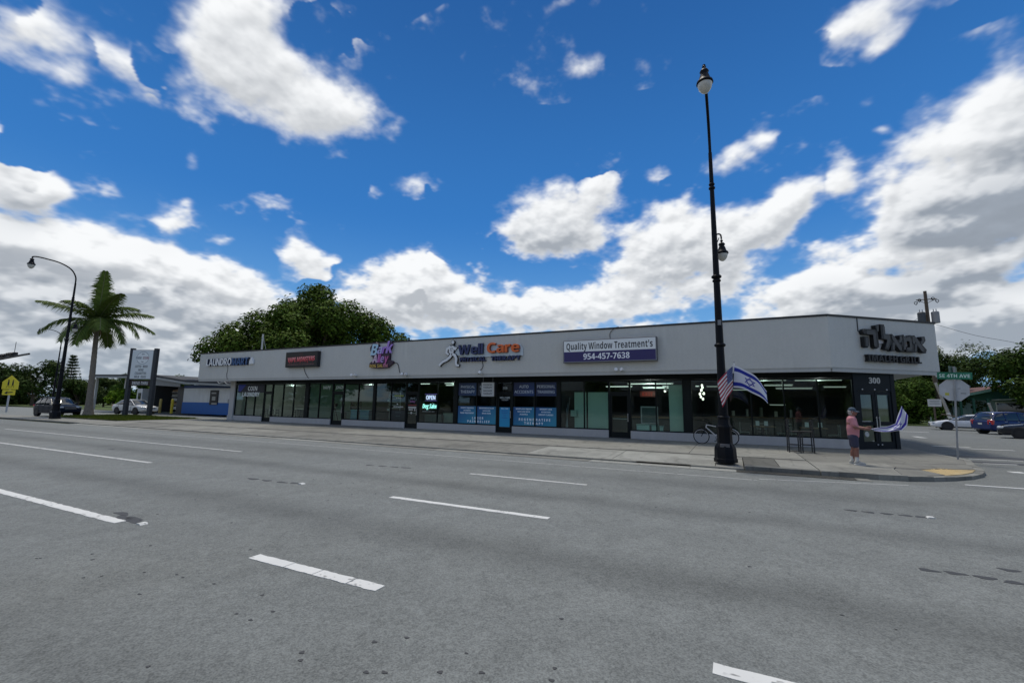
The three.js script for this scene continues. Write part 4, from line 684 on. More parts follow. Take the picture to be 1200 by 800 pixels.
// ---------- inside the shops and on the pavement ----------
function makeChair(label, m, seatH = 0.46, backTop = 0.92) {
  const t = thing('dining_chair', label, 'chair');
  obj('seat', rbox(0.42, 0.035, 0.42, 0.012, 0, seatH, 0), m, t);
  for (const [x, z] of [[-0.19, -0.19], [-0.19, 0.19], [0.19, -0.19], [0.19, 0.19]]) obj('leg', beam([x, 0, z * 1.05], [x, x < 0 ? backTop : seatH - 0.017, z], 0.032, 0.032), m, t);
  for (let k = 0; k < 3; k++) obj('slat', rbox(0.02, 0.06, 0.36, 0.006, -0.19, seatH + 0.14 + k * 0.125 * (backTop - seatH) / 0.46, 0), m, t);
  obj('stretcher', [bar([-0.19, seatH * 0.45, -0.19], [0.19, seatH * 0.45, -0.19], 0.012), bar([-0.19, seatH * 0.45, 0.19], [0.19, seatH * 0.45, 0.19], 0.012)], m, t);
  return t;
}
const paleWood = std([0.20, 0.21, 0.19], 0.6), darkChair = std([0.02, 0.022, 0.024], 0.5);
const fl = 0.126;
{ // restaurant
  const G = 'slat back chairs at the restaurant tables';
  const c0 = makeChair('pale slat back chair at the left end of the left restaurant table', paleWood); c0.position.set(0.45, fl, -24.2); c0.userData.group = G;
  const L = [['pale slat back chair facing left at the right end of the left restaurant table', 2.0, -24.2, Math.PI], ['pale slat back chair behind the left restaurant table', 1.2, -24.9, -Math.PI / 2], ['pale slat back chair between the two restaurant tables', 2.5, -24.3, 0.1], ['pale slat back chair at the right end of the right restaurant table', 3.95, -24.15, Math.PI]];
  for (const [l, x, z, a] of L) dup(c0, [x, fl, z], a, l, G);
  const table = (label, x, z) => { const t = thing('restaurant_table', label, 'table', [x, fl, z], 0, 'restaurant tables behind the windows'); obj('tabletop', rbox(1.0, 0.04, 0.7, 0.012, 0, 0.74, 0), MAT.wood, t); obj('pedestal', [cyl(0.05, 0.05, 0.7, 0, 0.37, 0), cyl(0.3, 0.25, 0.03, 0, 0.016, 0, 18)], MAT.black, t); return t; };
  const T = table('left wooden restaurant table behind the flags and bicycle', 1.2, -24.2);
  dup(T, [3.2, fl, -24.2], 0, 'right wooden restaurant table next to the man with the flag', 'restaurant tables behind the windows', 'restaurant_table');
  const cards = [['white menu card on the left end of the left restaurant table', 1.0], ['white menu card on the right end of the left restaurant table', 1.35], ['white menu card on the left end of the right restaurant table', 2.95], ['white menu card on the right end of the right restaurant table', 3.45]];
  for (const [l, x] of cards) { const t = thing('menu_card', l, 'menu card', [x, fl + 0.762, -24.1], 0, 'menu cards on the restaurant tables'); obj('holder', rbox(0.14, 0.02, 0.08, 0.005, 0, 0.01, 0), MAT.black, t); obj('card', [box(0.15, 0.22, 0.006, 0, 0.125, 0.014, 0, -0.12), box(0.15, 0.22, 0.006, 0, 0.125, -0.014, 0, 0.12)], MAT.white, t); }
  const ctr = thing('bar_counter', 'dark counter with stools at the back of the restaurant', 'counter', [1.6, fl, -28.5]);
  obj('front', rbox(5.4, 1.05, 0.5, 0.02, 0, 0.53, 0), std([0.05, 0.055, 0.055], 0.6), ctr); obj('counter_top', rbox(5.6, 0.05, 0.66, 0.015, 0, 1.08, 0.02), MAT.wood, ctr);
  for (let i = 0; i < 5; i++) obj('glass_jar', cyl(0.09, 0.08, 0.3 + 0.1 * (i % 3), -1.6 + i * 0.7, 1.27 + 0.05 * (i % 3), 0.05, 12), [MAT.offWhite, MAT.steel, paleWood][i % 3], ctr);
  for (const [l, x, z] of [['black tall stool on the pavement, the left of the two by the restaurant', 1.98, -19.9], ['black tall stool on the pavement, the right of the two by the restaurant', 2.42, -20.05]]) {
    const t = thing('bar_stool', l, 'stool', [x, 0.12, z], 0.06, 'tall stools on the pavement');
    obj('seat', rbox(0.38, 0.04, 0.38, 0.012, 0, 0.76, 0), MAT.black, t);
    for (const [a, b] of [[-0.17, -0.17], [-0.17, 0.17], [0.17, -0.17], [0.17, 0.17]]) obj('leg', beam([a * 1.08, 0.0, b * 1.08], [a, a * (x < 2.2 ? 1 : -1) < 0 ? 1.22 : 0.74, b], 0.03, 0.03), MAT.black, t);
    const bxs = x < 2.2 ? -0.17 : 0.17;
    for (let k = 0; k < 3; k++) obj('slat', rbox(0.02, 0.07, 0.33, 0.006, bxs, 0.92 + k * 0.13, 0), MAT.black, t);
    obj('footrest', [bar([-0.18, 0.28, -0.18], [0.18, 0.28, -0.18], 0.012), bar([-0.18, 0.28, 0.18], [0.18, 0.28, 0.18], 0.012), bar([-0.18, 0.05, 0.182], [0.18, 0.05, 0.182], 0.014)], MAT.black, t);
  }
}
{ // laundry
  const G = 'washing machines along the laundry back wall';
  const w = thing('washing_machine', 'white front loading washing machine in the row along the laundry back wall', 'washing machine', [-36.1, fl, -32.4], 0, G);
  obj('cabinet', rbox(0.72, 1.15, 0.7, 0.03, 0, 0.575, 0), std([0.6, 0.62, 0.61], 0.4), w); const d = obj('door', torus(0.23, 0.035, 0, 0.56, 0.36, [0, 0, 0], 24), MAT.chrome, w); obj('glass', sph(0.21, 0, 0.56, 0.33, [1, 1, 0.35], 14), MAT.carGlass, d); obj('control_panel', rbox(0.66, 0.16, 0.03, 0.01, 0, 1.0, 0.35), MAT.black, w);
  for (let i = 1; i < 10; i++) dup(w, [-36.1 + i * 0.78, fl, -32.4], 0, null, G);
  const C = 'waiting chairs in the laundry', c = makeChair('dark chair facing the street in the row behind the laundry windows', darkChair); c.userData.group = C; c.position.set(-34.9, fl, -24.3); c.rotation.y = -Math.PI / 2;
  for (const x of [-34.2, -33.5, -31.5, -30.6, -29.6, -28.9]) dup(c, [x, fl, -24.3], -Math.PI / 2, null, C);
  const b = thing('folding_table', 'long pale folding table in the middle of the laundry', 'table', [-32.4, fl, -28]); obj('tabletop', rbox(6, 0.06, 0.9, 0.02, 0, 0.9, 0), MAT.white, b); for (const x of [-2.8, 0, 2.8]) obj('leg', bx(x - 0.04, x + 0.04, 0, 0.87, -0.35, 0.35), MAT.steel, b);
}
{ // vape shop
  const s = thing('tripod_stand', 'black tripod stand holding a small lamp in the vape shop window', 'tripod', [-26.7, fl, -24.2]);
  for (const [x, z] of [[-0.42, 0.2], [0.38, 0.25], [0.0, -0.45]]) obj('leg', bar([0, 1.15, 0], [x, 0, z], 0.03, 0.02), MAT.black, s);
  obj('head', [rbox(0.34, 0.26, 0.2, 0.04, 0.02, 1.35, 0), cyl(0.03, 0.03, 0.3, 0, 1.15, 0)], MAT.black, s); obj('lens', cyl(0.08, 0.08, 0.06, 0.02, 1.35, 0.12, 14, [Math.PI / 2, 0, 0]), MAT.chrome, s);
  const m = thing('monitor', 'black flat monitor on the low shelf of the vape shop', 'monitor', [-25.4, fl, -25]); obj('screen', rbox(1.1, 0.66, 0.05, 0.015, 0, 1.3, 0), MAT.carGlass, m); obj('stand', [bx(-0.05, 0.05, 0.86, 1.0, -0.03, 0.03), rbox(0.4, 0.03, 0.25, 0.01, 0, 0.865, 0)], MAT.black, m);
  const sh = thing('display_shelf', 'low grey display shelf under the monitor in the vape shop', 'shelf', [-25.6, fl, -25]); for (let i = 0; i < 4; i++) obj('board', rbox(2.0, 0.04, 0.5, 0.008, 0, 0.1 + i * 0.24, 0), paleWood, sh); obj('side', [bx(-1, -0.96, 0, 0.85, -0.25, 0.25), bx(0.96, 1, 0, 0.85, -0.25, 0.25)], paleWood, sh);
  const ct = thing('shop_counter', 'dark counter at the back of the vape shop', 'counter', [-23.6, fl, -27]); obj('front', rbox(3, 1, 0.6, 0.02, 0, 0.5, 0), MAT.black, ct); obj('counter_top', rbox(3.1, 0.05, 0.7, 0.01, 0, 1.03, 0), paleWood, ct);
  const bin = (l, x, y, w) => { const t = thing('storage_bin', l, 'storage bin', [x, y, -23.4], 0, 'teal storage bins in the vape shop window'); obj('tub', ext([[-w / 2 + 0.04, 0], [w / 2 - 0.04, 0], [w / 2, 0.34], [-w / 2, 0.34]], 0.4, 0.012).translate(0, 0, -0.2), std([0.06, 0.22, 0.30], 0.4), t); obj('lid', rbox(w + 0.06, 0.05, 0.46, 0.015, 0, 0.37, 0), std([0.10, 0.34, 0.34], 0.4), t); };
  bin('lower teal storage bin of the left stack in the vape shop window', -23.72, 0.40, 0.6); bin('upper teal storage bin of the left stack in the vape shop window', -23.72, 0.80, 0.6);
  bin('lower teal storage bin of the wider right stack in the vape shop window', -22.75, 0.40, 0.82); bin('upper teal storage bin of the wider right stack in the vape shop window', -22.75, 0.80, 0.82);
  const pl = thing('low_bench', 'long low dark bench under the teal storage bins', 'bench', [-23.2, fl, -23.4]); obj('seat', rbox(2.4, 0.08, 0.55, 0.02, 0, 0.235, 0), MAT.black, pl); for (const x of [-1.1, 1.1]) obj('leg', bx(x - 0.04, x + 0.04, 0, 0.2, -0.2, 0.2), MAT.black, pl);
}
{ // pet salon
  const r = thing('wire_rack', 'white wire rack of small goods at the left of the pet salon window', 'rack', [-20.7, fl, -23.9]);
  for (const x of [-0.45, 0.45]) obj('upright', bar([x, 0, 0], [x, 2.3, 0], 0.018), MAT.offWhite, r);
  for (let i = 0; i < 6; i++) obj('shelf_rung', bx(-0.45, 0.45, 1.0 + i * 0.2, 1.035 + i * 0.2, -0.1, 0.1), MAT.offWhite, r);
  for (let i = 0; i < 6; i++) obj('package', rbox(0.16, 0.13, 0.1, 0.02, -0.45 + 0.05 * (i % 3), 1.1 + i * 0.2, 0.12), [MAT.white, paleWood, MAT.steel][i % 3], r);
  const c = thing('reception_counter', 'grey green reception counter in the right window of the pet salon', 'counter', [-15.8, fl, -24.0]); obj('front', [rbox(1.0, 1.0, 0.5, 0.015, -0.3, 0.5, 0), rbox(0.5, 0.98, 0.5, 0.015, 0.47, 0.49, 0)], std([0.19, 0.22, 0.2], 0.6), c); obj('counter_top', rbox(1.6, 0.05, 0.6, 0.01, -0.05, 1.02, 0), MAT.black, c);
  const k = thing('low_cabinet', 'dark low cabinet under the neon sign of the pet salon', 'cabinet', [-17.2, fl, -23.7]); obj('body', rbox(1.3, 0.85, 0.4, 0.015, 0, 0.425, 0), std([0.05, 0.065, 0.065], 0.6), k); obj('door_line', bx(-0.006, 0.006, 0.05, 0.8, 0.2, 0.205), MAT.black, k);
}
{ // window treatments shop
  const green = phy([0.50, 0.66, 0.57], 0.18, { clearcoat: 0.4 }), gd = std([0.34, 0.46, 0.4], 0.4);
  const panel = (l, x0, x1, y1, z, lean = 0) => { const t = thing('glass_sheet', l, 'glass sheet', [(x0 + x1) / 2, fl, z], 0, 'large green glass sheets in the shop windows'); obj('sheet', box(x1 - x0, y1 - fl, 0.03, 0, (y1 - fl) / 2, 0, 0, lean), green, t); obj('edge', [box(x1 - x0 + 0.01, 0.03, 0.04, 0, y1 - fl, lean * (y1 - fl) / 2, 0, lean), box(0.03, y1 - fl, 0.04, (x1 - x0) / 2, (y1 - fl) / 2, 0, 0, lean)], gd, t); return t; };
  panel('narrow green glass sheet standing left of the wide one in the window', -7.75, -7.1, 2.42, -23.45); panel('wide green glass sheet filling the left shop window', -6.98, -5.82, 2.42, -23.42);
  panel('tall narrow green sheet leaning at the right end of the shop window', -2.82, -2.2, 2.78, -23.3, 0.03);
  for (const [x, w] of [[-6.9, 0.5]]) { const t = thing('green_box', 'small pale green box stuck before the narrow glass sheet', 'box', [-7.75, 1.12, -23.3]); obj('body', rbox(0.34, 0.34, 0.08, 0.01, 0, 0.17, 0), std([0.32, 0.46, 0.4], 0.5), t); obj('flap', bx(-0.17, 0.17, 0.336, 0.345, -0.04, 0.06), std([0.25, 0.36, 0.31], 0.5), t); }
  const boxes = [['wide pale green carton in the shop window under the framed sash', -4.08, 0.62, 0.5], ['middle narrow pale green carton under the framed sash', -3.52, 0.30, 0.48], ['small pale green carton at the right end of the carton row', -3.2, 0.16, 0.44]];
  for (const [l, x, w, h] of boxes) { const t = thing('carton', l, 'carton', [x, 0.34, -23.25], 0, 'pale green cartons in the shop window'); obj('body', rbox(w, h - 0.06, 0.3, 0.012, 0, (h - 0.06) / 2, 0), std([0.55, 0.74, 0.66], 0.6), t); obj('lid', rbox(w + 0.04, 0.06, 0.34, 0.012, 0, h - 0.03, 0), std([0.33, 0.47, 0.42], 0.6), t); }
  const sill = thing('display_ledge', 'low dark ledge along the inside of the shop window under the cartons', 'ledge', [-3.6, fl, -23.3]); obj('top', rbox(2.2, 0.06, 0.5, 0.01, 0.1, 0.18, 0), MAT.black, sill); obj('riser', bx(-0.95, 1.15, 0, 0.15, -0.2, 0.2), MAT.black, sill);
  const f = thing('framed_window', 'aluminium framed window standing on the pale green cartons', 'window', [-3.78, 0.86, -23.3]); obj('frame', [bx(-0.42, -0.36, 0, 0.86, -0.03, 0.03), bx(0.36, 0.42, 0, 0.86, -0.03, 0.03), bx(-0.36, 0.36, 0.8, 0.86, -0.03, 0.03), bx(-0.36, 0.36, 0, 0.05, -0.03, 0.03)], MAT.steel, f); obj('glazing', bx(-0.36, 0.36, 0.05, 0.8, -0.006, 0.006), phy([0.1, 0.13, 0.13], 0.08), f);
  for (let i = 0; i < 3; i++) tag(obj('metal_rail', beam([-8.28 + i * 0.1, fl, -23.4 + i * 0.06], [-8.18 + i * 0.02 - 0.12 * i, 2.15 - i * 0.3, -23.9], 0.05, 0.05), MAT.steel), ['tallest metal rail leaning in the left corner of the window treatments shop', 'middle metal rail leaning in the left corner of the window treatments shop', 'shortest metal rail leaning in the left corner of the window treatments shop'][i], 'metal rail', 'metal rails leaning in the shop corner');
  const d = thing('shop_desk', 'grey desk deep inside the window treatments shop', 'desk', [-4.6, fl, -26]); obj('front', rbox(3.2, 0.95, 0.6, 0.02, 0, 0.48, 0), std([0.06, 0.07, 0.07], 0.6), d); obj('desk_top', rbox(3.3, 0.05, 0.7, 0.01, 0, 0.98, 0), MAT.wood, d);
  const rs2 = thing('exit_sign', 'dim red exit sign hanging inside the window treatments shop', 'exit sign', [-4.35, 2.42, -26.5]); obj('case', rbox(0.9, 0.34, 0.1, 0.02), std([0.16, 0.03, 0.025], 0.5), rs2); letters('EXIT', -0.3, -0.1, 0.052, 0.2, 0.006, std([0.25, 0.03, 0.02], 0.5, { emissive: lin(0.3, 0.02, 0.01), emissiveIntensity: 0.4 }), rs2, { fit: 0.6, bevel: 0.002 });
}
{ // therapy clinic
  const d = thing('reception_desk', 'dark reception desk inside the therapy clinic', 'desk', [-11.8, fl, -25.8]); obj('front', rbox(3, 1.1, 0.5, 0.02, 0, 0.55, 0), MAT.black, d); obj('desk_top', rbox(3.1, 0.05, 0.62, 0.01, 0, 1.12, 0), paleWood, d);
}

// ---------- bicycle against the sill wall ----------
{
  const t = thing('bicycle', 'white framed bicycle with black tyres parked behind the black lamp post', 'bicycle', [-1.32, 0.12, -21.75], -0.05);
  const R = 0.335, B = 1.17, fr = std([0.55, 0.55, 0.54], 0.35, { metalness: 0.2 });
  const wheel = (x) => { const w = new THREE.Group(); w.name = 'wheel'; w.position.set(x, R, 0); t.add(w); obj('tyre', torus(R - 0.02, 0.021, 0, 0, 0, [0, 0, 0], 40, 8), MAT.rubber, w); obj('rim', torus(R - 0.05, 0.011, 0, 0, 0, [0, 0, 0], 40, 6), MAT.chrome, w); const sp = []; for (let i = 0; i < 18; i++) { const a = i / 18 * Math.PI * 2; sp.push(bar([0, 0, i % 2 ? 0.03 : -0.03], [Math.cos(a) * (R - 0.05), Math.sin(a) * (R - 0.05), 0], 0.0022, 0.0022, 4)); } obj('spokes', sp, MAT.steel, w); obj('hub', cyl(0.025, 0.025, 0.09, 0, 0, 0, 10, [Math.PI / 2, 0, 0]), MAT.steel, w); };
  wheel(0); wheel(B);
  const head = [0.24, 0.86, 0], headLow = [0.2, 0.7, 0], bb = [0.68, 0.3, 0], st = [0.83, 0.83, 0], ax = [B, R, 0];
  obj('frame', [bar([0.235, 0.84, 0], [0.81, 0.74, 0], 0.02), bar([0.21, 0.73, 0], bb, 0.024), bar(bb, [0.82, 0.8, 0], 0.02), bar(headLow, head, 0.024), bar([bb[0], bb[1], 0.03], [B, R, 0.05], 0.012), bar([bb[0], bb[1], -0.03], [B, R, -0.05], 0.012), bar([0.81, 0.74, 0.02], [B, R, 0.05], 0.01), bar([0.81, 0.74, -0.02], [B, R, -0.05], 0.01)], fr, t);
  obj('fork', [bar([0.2, 0.7, 0.045], [0, R, 0.05], 0.014), bar([0.2, 0.7, -0.045], [0, R, -0.05], 0.014), bar([0.2, 0.7, -0.05], [0.2, 0.7, 0.05], 0.016)], MAT.blackMetal, t);
  obj('handlebar', [bar(head, [0.21, 1.0, 0], 0.016), tube([[0.1, 1.02, -0.29], [0.16, 1.03, -0.2], [0.21, 1.0, 0], [0.16, 1.03, 0.2], [0.1, 1.02, 0.29]], 0.013), bar([0.1, 1.02, 0.29], [0.02, 1.0, 0.3], 0.017), bar([0.1, 1.02, -0.29], [0.02, 1.0, -0.3], 0.017)], MAT.blackMetal, t);
  obj('saddle', [ext([[-0.14, 0], [-0.12, 0.04], [0.1, 0.06], [0.14, 0.04], [0.12, -0.01]], 0.12, 0.012).translate(0.86, 0.9, -0.06), bar([0.82, 0.78, 0], [0.86, 0.92, 0], 0.014)], MAT.black, t);
  obj('crank', [torus(0.09, 0.008, bb[0], bb[1], 0.05), bar([bb[0], bb[1], 0.06], [bb[0] - 0.1, bb[1] - 0.14, 0.06], 0.011), bar([bb[0], bb[1], -0.06], [bb[0] + 0.1, bb[1] + 0.14, -0.06], 0.011), box(0.1, 0.02, 0.08, bb[0] - 0.1, bb[1] - 0.14, 0.11), box(0.1, 0.02, 0.08, bb[0] + 0.1, bb[1] + 0.14, -0.11)], MAT.blackMetal, t);
  obj('chain', [bar([bb[0], bb[1] + 0.09, 0.05], [B, R + 0.04, 0.05], 0.006), bar([bb[0], bb[1] - 0.09, 0.05], [B, R - 0.04, 0.05], 0.006)], MAT.blackMetal, t);
  obj('basket', [bx(0.98, 1.3, 0.78, 0.8, -0.14, 0.14), bx(0.98, 1.0, 0.8, 0.96, -0.14, 0.14), bx(1.28, 1.3, 0.8, 0.96, -0.14, 0.14), bar([B, R, 0.06], [1.15, 0.79, 0.1], 0.008), bar([B, R, -0.06], [1.15, 0.79, -0.1], 0.008)], MAT.blackMetal, t);
  obj('mudguard', new THREE.TorusGeometry(R + 0.03, 0.016, 6, 18, 1.9).rotateZ(0.4).translate(B, R, 0), fr, t);
}

// ---------- street lamps ----------
function makeLamp(name, label, pos, turn, group) {
  const t = thing(name, label, 'street lamp', pos, turn, group), m = MAT.lampPole;
  obj('base', [new THREE.LatheGeometry([[0.0, 0], [0.33, 0], [0.33, 0.1], [0.31, 0.12], [0.30, 0.40], [0.27, 0.48], [0.215, 0.56], [0.205, 0.95], [0.225, 0.99], [0.225, 1.05], [0.18, 1.12], [0.165, 1.3], [0.0, 1.3]].map((p) => new THREE.Vector2(...p)), 8)].map((g) => toCreasedNormals(g.toNonIndexed(), 0.5)), m, t);
  obj('hand_hole_cover', rbox(0.26, 0.1, 0.03, 0.01, 0, 0.50, 0.25), std([0.10, 0.10, 0.105], 0.35), t);
  obj('pole', cyl(0.134, 0.056, 8.7, 0, 5.65, 0, 20), m, t);
  for (const [y, r] of [[1.32, 0.18], [3.55, 0.165], [5.75, 0.15], [5.62, 0.125], [8.75, 0.1], [8.88, 0.09]]) obj('collar', lathe([[0, -0.05], [r - 0.03, -0.05], [r, -0.02], [r, 0.02], [r - 0.03, 0.05], [0, 0.05]], 20, 0, y, 0), m, t);
  obj('inspection_label', rbox(0.1, 0.16, 0.02, 0.004, 0.02, 4.25, 0.112), std([0.2, 0.2, 0.2], 0.5), t);
  obj('arm', tube([[0, 9.9, 0], [0, 10.5, 0.05], [0, 10.98, 0.35], [0, 11.28, 0.95], [0, 11.38, 1.7], [0, 11.38, 2.35], [0, 11.32, 2.5]], 0.045, 40, 10), m, t);
  const lantern = (x, y, z, s) => {
    const l = new THREE.Group(); l.name = 'lantern'; l.position.set(x, y, z); l.scale.setScalar(s); t.add(l);
    obj('hood', lathe([[0, 0.56], [0.03, 0.55], [0.06, 0.5], [0.03, 0.45], [0.05, 0.42], [0.1, 0.4], [0.13, 0.34], [0.09, 0.28], [0.12, 0.24], [0.15, 0.14], [0.17, 0.07], [0.225, 0.02], [0.24, -0.04], [0.22, -0.05], [0, -0.03]], 20), m, l);
    obj('globe', lathe([[0.21, -0.05], [0.205, -0.12], [0.175, -0.22], [0.11, -0.31], [0.05, -0.35], [0, -0.36]], 20), std([0.55, 0.53, 0.47], 0.15), l);
    obj('globe_cage', [torus(0.212, 0.01, 0, -0.06, 0, [Math.PI / 2, 0, 0])], m, l);
  };
  lantern(0, 10.8, 2.5, 0.95); lantern(0.2, 6.62, -0.3, 0.8);
  obj('bracket', [tube([[0, 7.0, 0], [0.08, 7.2, -0.12], [0.18, 7.22, -0.27], [0.2, 7.08, -0.3]], 0.026, 16, 8), bar([0, 6.7, 0], [0.13, 7.1, -0.2], 0.014)], m, t);
  return t;
}
const LG = 'black street lamps along the far kerb';
const lamp0 = makeLamp('street_lamp', 'tall black street lamp on the kerb with two flags tied to it', [-0.27, 0.12, -15.2], 0, LG);
dup(lamp0, [-46.9, 0.12, -15.5], 0, 'tall black street lamp with a curved arm beside the palm tree', LG).scale.set(1.05, 1.07, 1.05);
dup(lamp0, [-88.5, 0.1, -28.7], 0, 'smaller distant street lamp seen behind the nearer left one', LG);

// ---------- flags on the lamp ----------
const flagUSA = canvasTex(760, 400, (g, W, H) => {
  for (let i = 0; i < 13; i++) { g.fillStyle = i % 2 ? '#d8d4d2' : '#9c1f33'; g.fillRect(0, i * H / 13, W, H / 13 + 1); }
  g.fillStyle = '#24386f'; g.fillRect(0, 0, W * 0.4, H * 7 / 13); g.fillStyle = '#d9dbe2';
  for (let r = 0; r < 9; r++) for (let c = 0; c < (r % 2 ? 5 : 6); c++) { const x = W * 0.4 * ((r % 2 ? 2 : 1) + 2 * c) / 12, y = H * 7 / 13 * (r + 1) / 10; g.beginPath(); for (let k = 0; k < 10; k++) { const a = -Math.PI / 2 + k * Math.PI / 5, q = k % 2 ? 4 : 10; g.lineTo(x + Math.cos(a) * q, y + Math.sin(a) * q); } g.fill(); }
});
const flagStar = (blue) => canvasTex(660, 480, (g, W, H) => {
  g.fillStyle = '#d3d6de'; g.fillRect(0, 0, W, H); g.fillStyle = blue; g.fillRect(0, H * 0.09, W, H * 0.17); g.fillRect(0, H * 0.74, W, H * 0.17);
  g.strokeStyle = blue; g.lineWidth = 17; const cx = W / 2, cy = H / 2, R = H * 0.2;
  for (const s of [1, -1]) { g.beginPath(); for (let k = 0; k < 3; k++) { const a = s * Math.PI / 2 + k * 2 * Math.PI / 3; g.lineTo(cx + Math.cos(a) * R, cy - Math.sin(a) * R); } g.closePath(); g.stroke(); }
});
const cloth = (tex) => phy([1, 1, 1], 0.9, { map: tex, side: THREE.DoubleSide, transmission: 0.12, thickness: 0 });
// A top of hoist, B foot of hoist, C top of fly, D foot of fly
function flagSheet(A, B, C, D, wave, sag) {
  const l = (p, q, t) => [0, 1, 2].map((k) => mix(p[k], q[k], t));
  return sheet(28, 14, (u, v) => { const P = l(l(B, D, u), l(A, C, u), v), w = Math.sin(u * 9 + v * 2.2) * wave * u, s = sag * Math.sin(Math.PI * u); return [P[0] + w * 0.3, P[1] + s + w * 0.25, P[2] + w]; });
}
{
  const f = thing('national_flag', 'American flag with stars and stripes hanging left of the lamp post', 'flag');
  obj('cloth', flagSheet([0.055, 2.98, -14.86], [0.02, 2.26, -14.86], [-0.34, 2.50, -14.0], [-0.27, 1.74, -14.0], 0.09, 0.02), cloth(flagUSA), f, { keepUV: true });
  obj('staff', bar([-0.22, 2.05, -15.02], [0.09, 3.08, -14.85], 0.012), MAT.white, f); obj('staff_tip', sph(0.025, 0.095, 3.1, -14.847), MAT.steel, f);
  const i = thing('national_flag', 'white flag with two blue stripes and a blue star flying right of the lamp post', 'flag');
  obj('cloth', flagSheet([0.10, 3.0, -14.82], [0.04, 2.33, -14.82], [0.90, 2.24, -14.35], [0.87, 1.86, -14.35], 0.085, 0.13), cloth(flagStar('#1f2f94')), i, { keepUV: true });
  obj('staff', bar([-0.16, 2.0, -15.0], [0.115, 3.06, -14.81], 0.012), MAT.white, i); obj('bracket', rbox(0.1, 0.12, 0.06, 0.01, -0.2, 2.06, -15.02), MAT.galv, i);
}

// ---------- stop sign and street name sign, seen from behind ----------
{
  const t = thing('stop_sign', 'back of a bare metal octagonal stop sign on a grey post', 'stop sign', [6.72, 0.0, -20.45], -0.28); t.rotation.z = -0.05;
  const lean = -0.02, O = []; for (let k = 0; k < 8; k++) { const a = (k + 0.5) * Math.PI / 4; O.push([Math.cos(a) * 0.4, Math.sin(a) * 0.4]); }
  obj('post', [beam([0, 0, 0], [0.02, 3.25, 0], 0.065, 0.05)], MAT.galv, t);
  const p = obj('sign_plate', ext(O, 0.006, 0.003).translate(0, 2.45, -0.045), std([0.52, 0.54, 0.56], 0.5, { metalness: 0.35, map: metalTex }), t);
  obj('sticker', [box(0.1, 0.09, 0.003, -0.18, 2.3, -0.033)], std([0.45, 0.44, 0.06], 0.6), p); obj('sticker', [box(0.13, 0.018, 0.003, 0.22, 2.34, -0.033), box(0.07, 0.012, 0.003, 0.12, 2.5, -0.033)], MAT.black, p);
  obj('bolt', [sph(0.014, 0, 2.65, 0.03), sph(0.014, 0, 2.25, 0.03)], MAT.steel, t);
  const green = std([0.01, 0.16, 0.10], 0.45), g = thing('street_name_sign', 'green street name blade with white letters above the stop sign', 'street sign', [6.74, 0.0, -20.45], -0.28); g.rotation.z = -0.05;
  obj('blade', rbox(0.86, 0.24, 0.008, 0.003, 0, 2.93, 0.036), green, g);
  obj('lettering', [new THREE.PlaneGeometry(0.82, 0.21).translate(0, 2.93, 0.0415)], std([1, 1, 1], 0.5, { map: canvasTex(410, 105, (c, W, H) => { c.fillStyle = '#0d6f52'; c.fillRect(0, 0, W, H); c.fillStyle = '#cfe0d8'; c.textAlign = 'center'; c.textBaseline = 'middle'; c.font = 'bold 80px sans-serif'; c.fillText('SE 4TH AVE', W / 2, H * 0.52, W * 0.94); }) }), g, { keepUV: true });
  const g2 = thing('street_name_sign', 'dark green upper street name blade seen nearly edge on', 'street sign', [6.87, 0.0, -20.45], 1.0);
  obj('blade', rbox(0.8, 0.22, 0.008, 0.003, 0, 3.14, 0), std([0.012, 0.07, 0.05], 0.5), g2); obj('bracket', rbox(0.06, 0.08, 0.06, 0.01, 0, 3.03, 0), MAT.galv, g2);
}

// ---------- cars: front towards +x, standing on y = 0 ----------
function loft(secs) {
  const n = secs[0].length, pos = [], idx = [];
  for (const s of secs) for (const p of s) pos.push(...p);
  for (let i = 0; i < secs.length - 1; i++) for (let j = 0; j < n; j++) { const a = i * n + j, b = i * n + (j + 1) % n, c = a + n, d = b + n; idx.push(a, d, b, a, c, d); }
  for (const [i, flip] of [[0, 1], [secs.length - 1, 0]]) { const c = pos.length / 3, s = secs[i]; pos.push(...[0, 1, 2].map((k) => s.reduce((q, p) => q + p[k], 0) / n)); for (let j = 0; j < n; j++) { const a = i * n + j, b = i * n + (j + 1) % n; flip ? idx.push(c, a, b) : idx.push(c, b, a); } }
  const g = new THREE.BufferGeometry(); g.setAttribute('position', new THREE.Float32BufferAttribute(pos, 3)); g.setIndex(idx);
  return toCreasedNormals(g.toNonIndexed(), 0.7);
}
const interp = (tab, x) => { if (x <= tab[0][0]) return tab[0].slice(1); for (let i = 1; i < tab.length; i++) if (x <= tab[i][0]) { const t = (x - tab[i - 1][0]) / (tab[i][0] - tab[i - 1][0]), s = t * t * (3 - 2 * t) * 0.5 + t * 0.5; return tab[i].slice(1).map((v, k) => mix(tab[i - 1][k + 1], v, s)); } return tab[tab.length - 1].slice(1); };
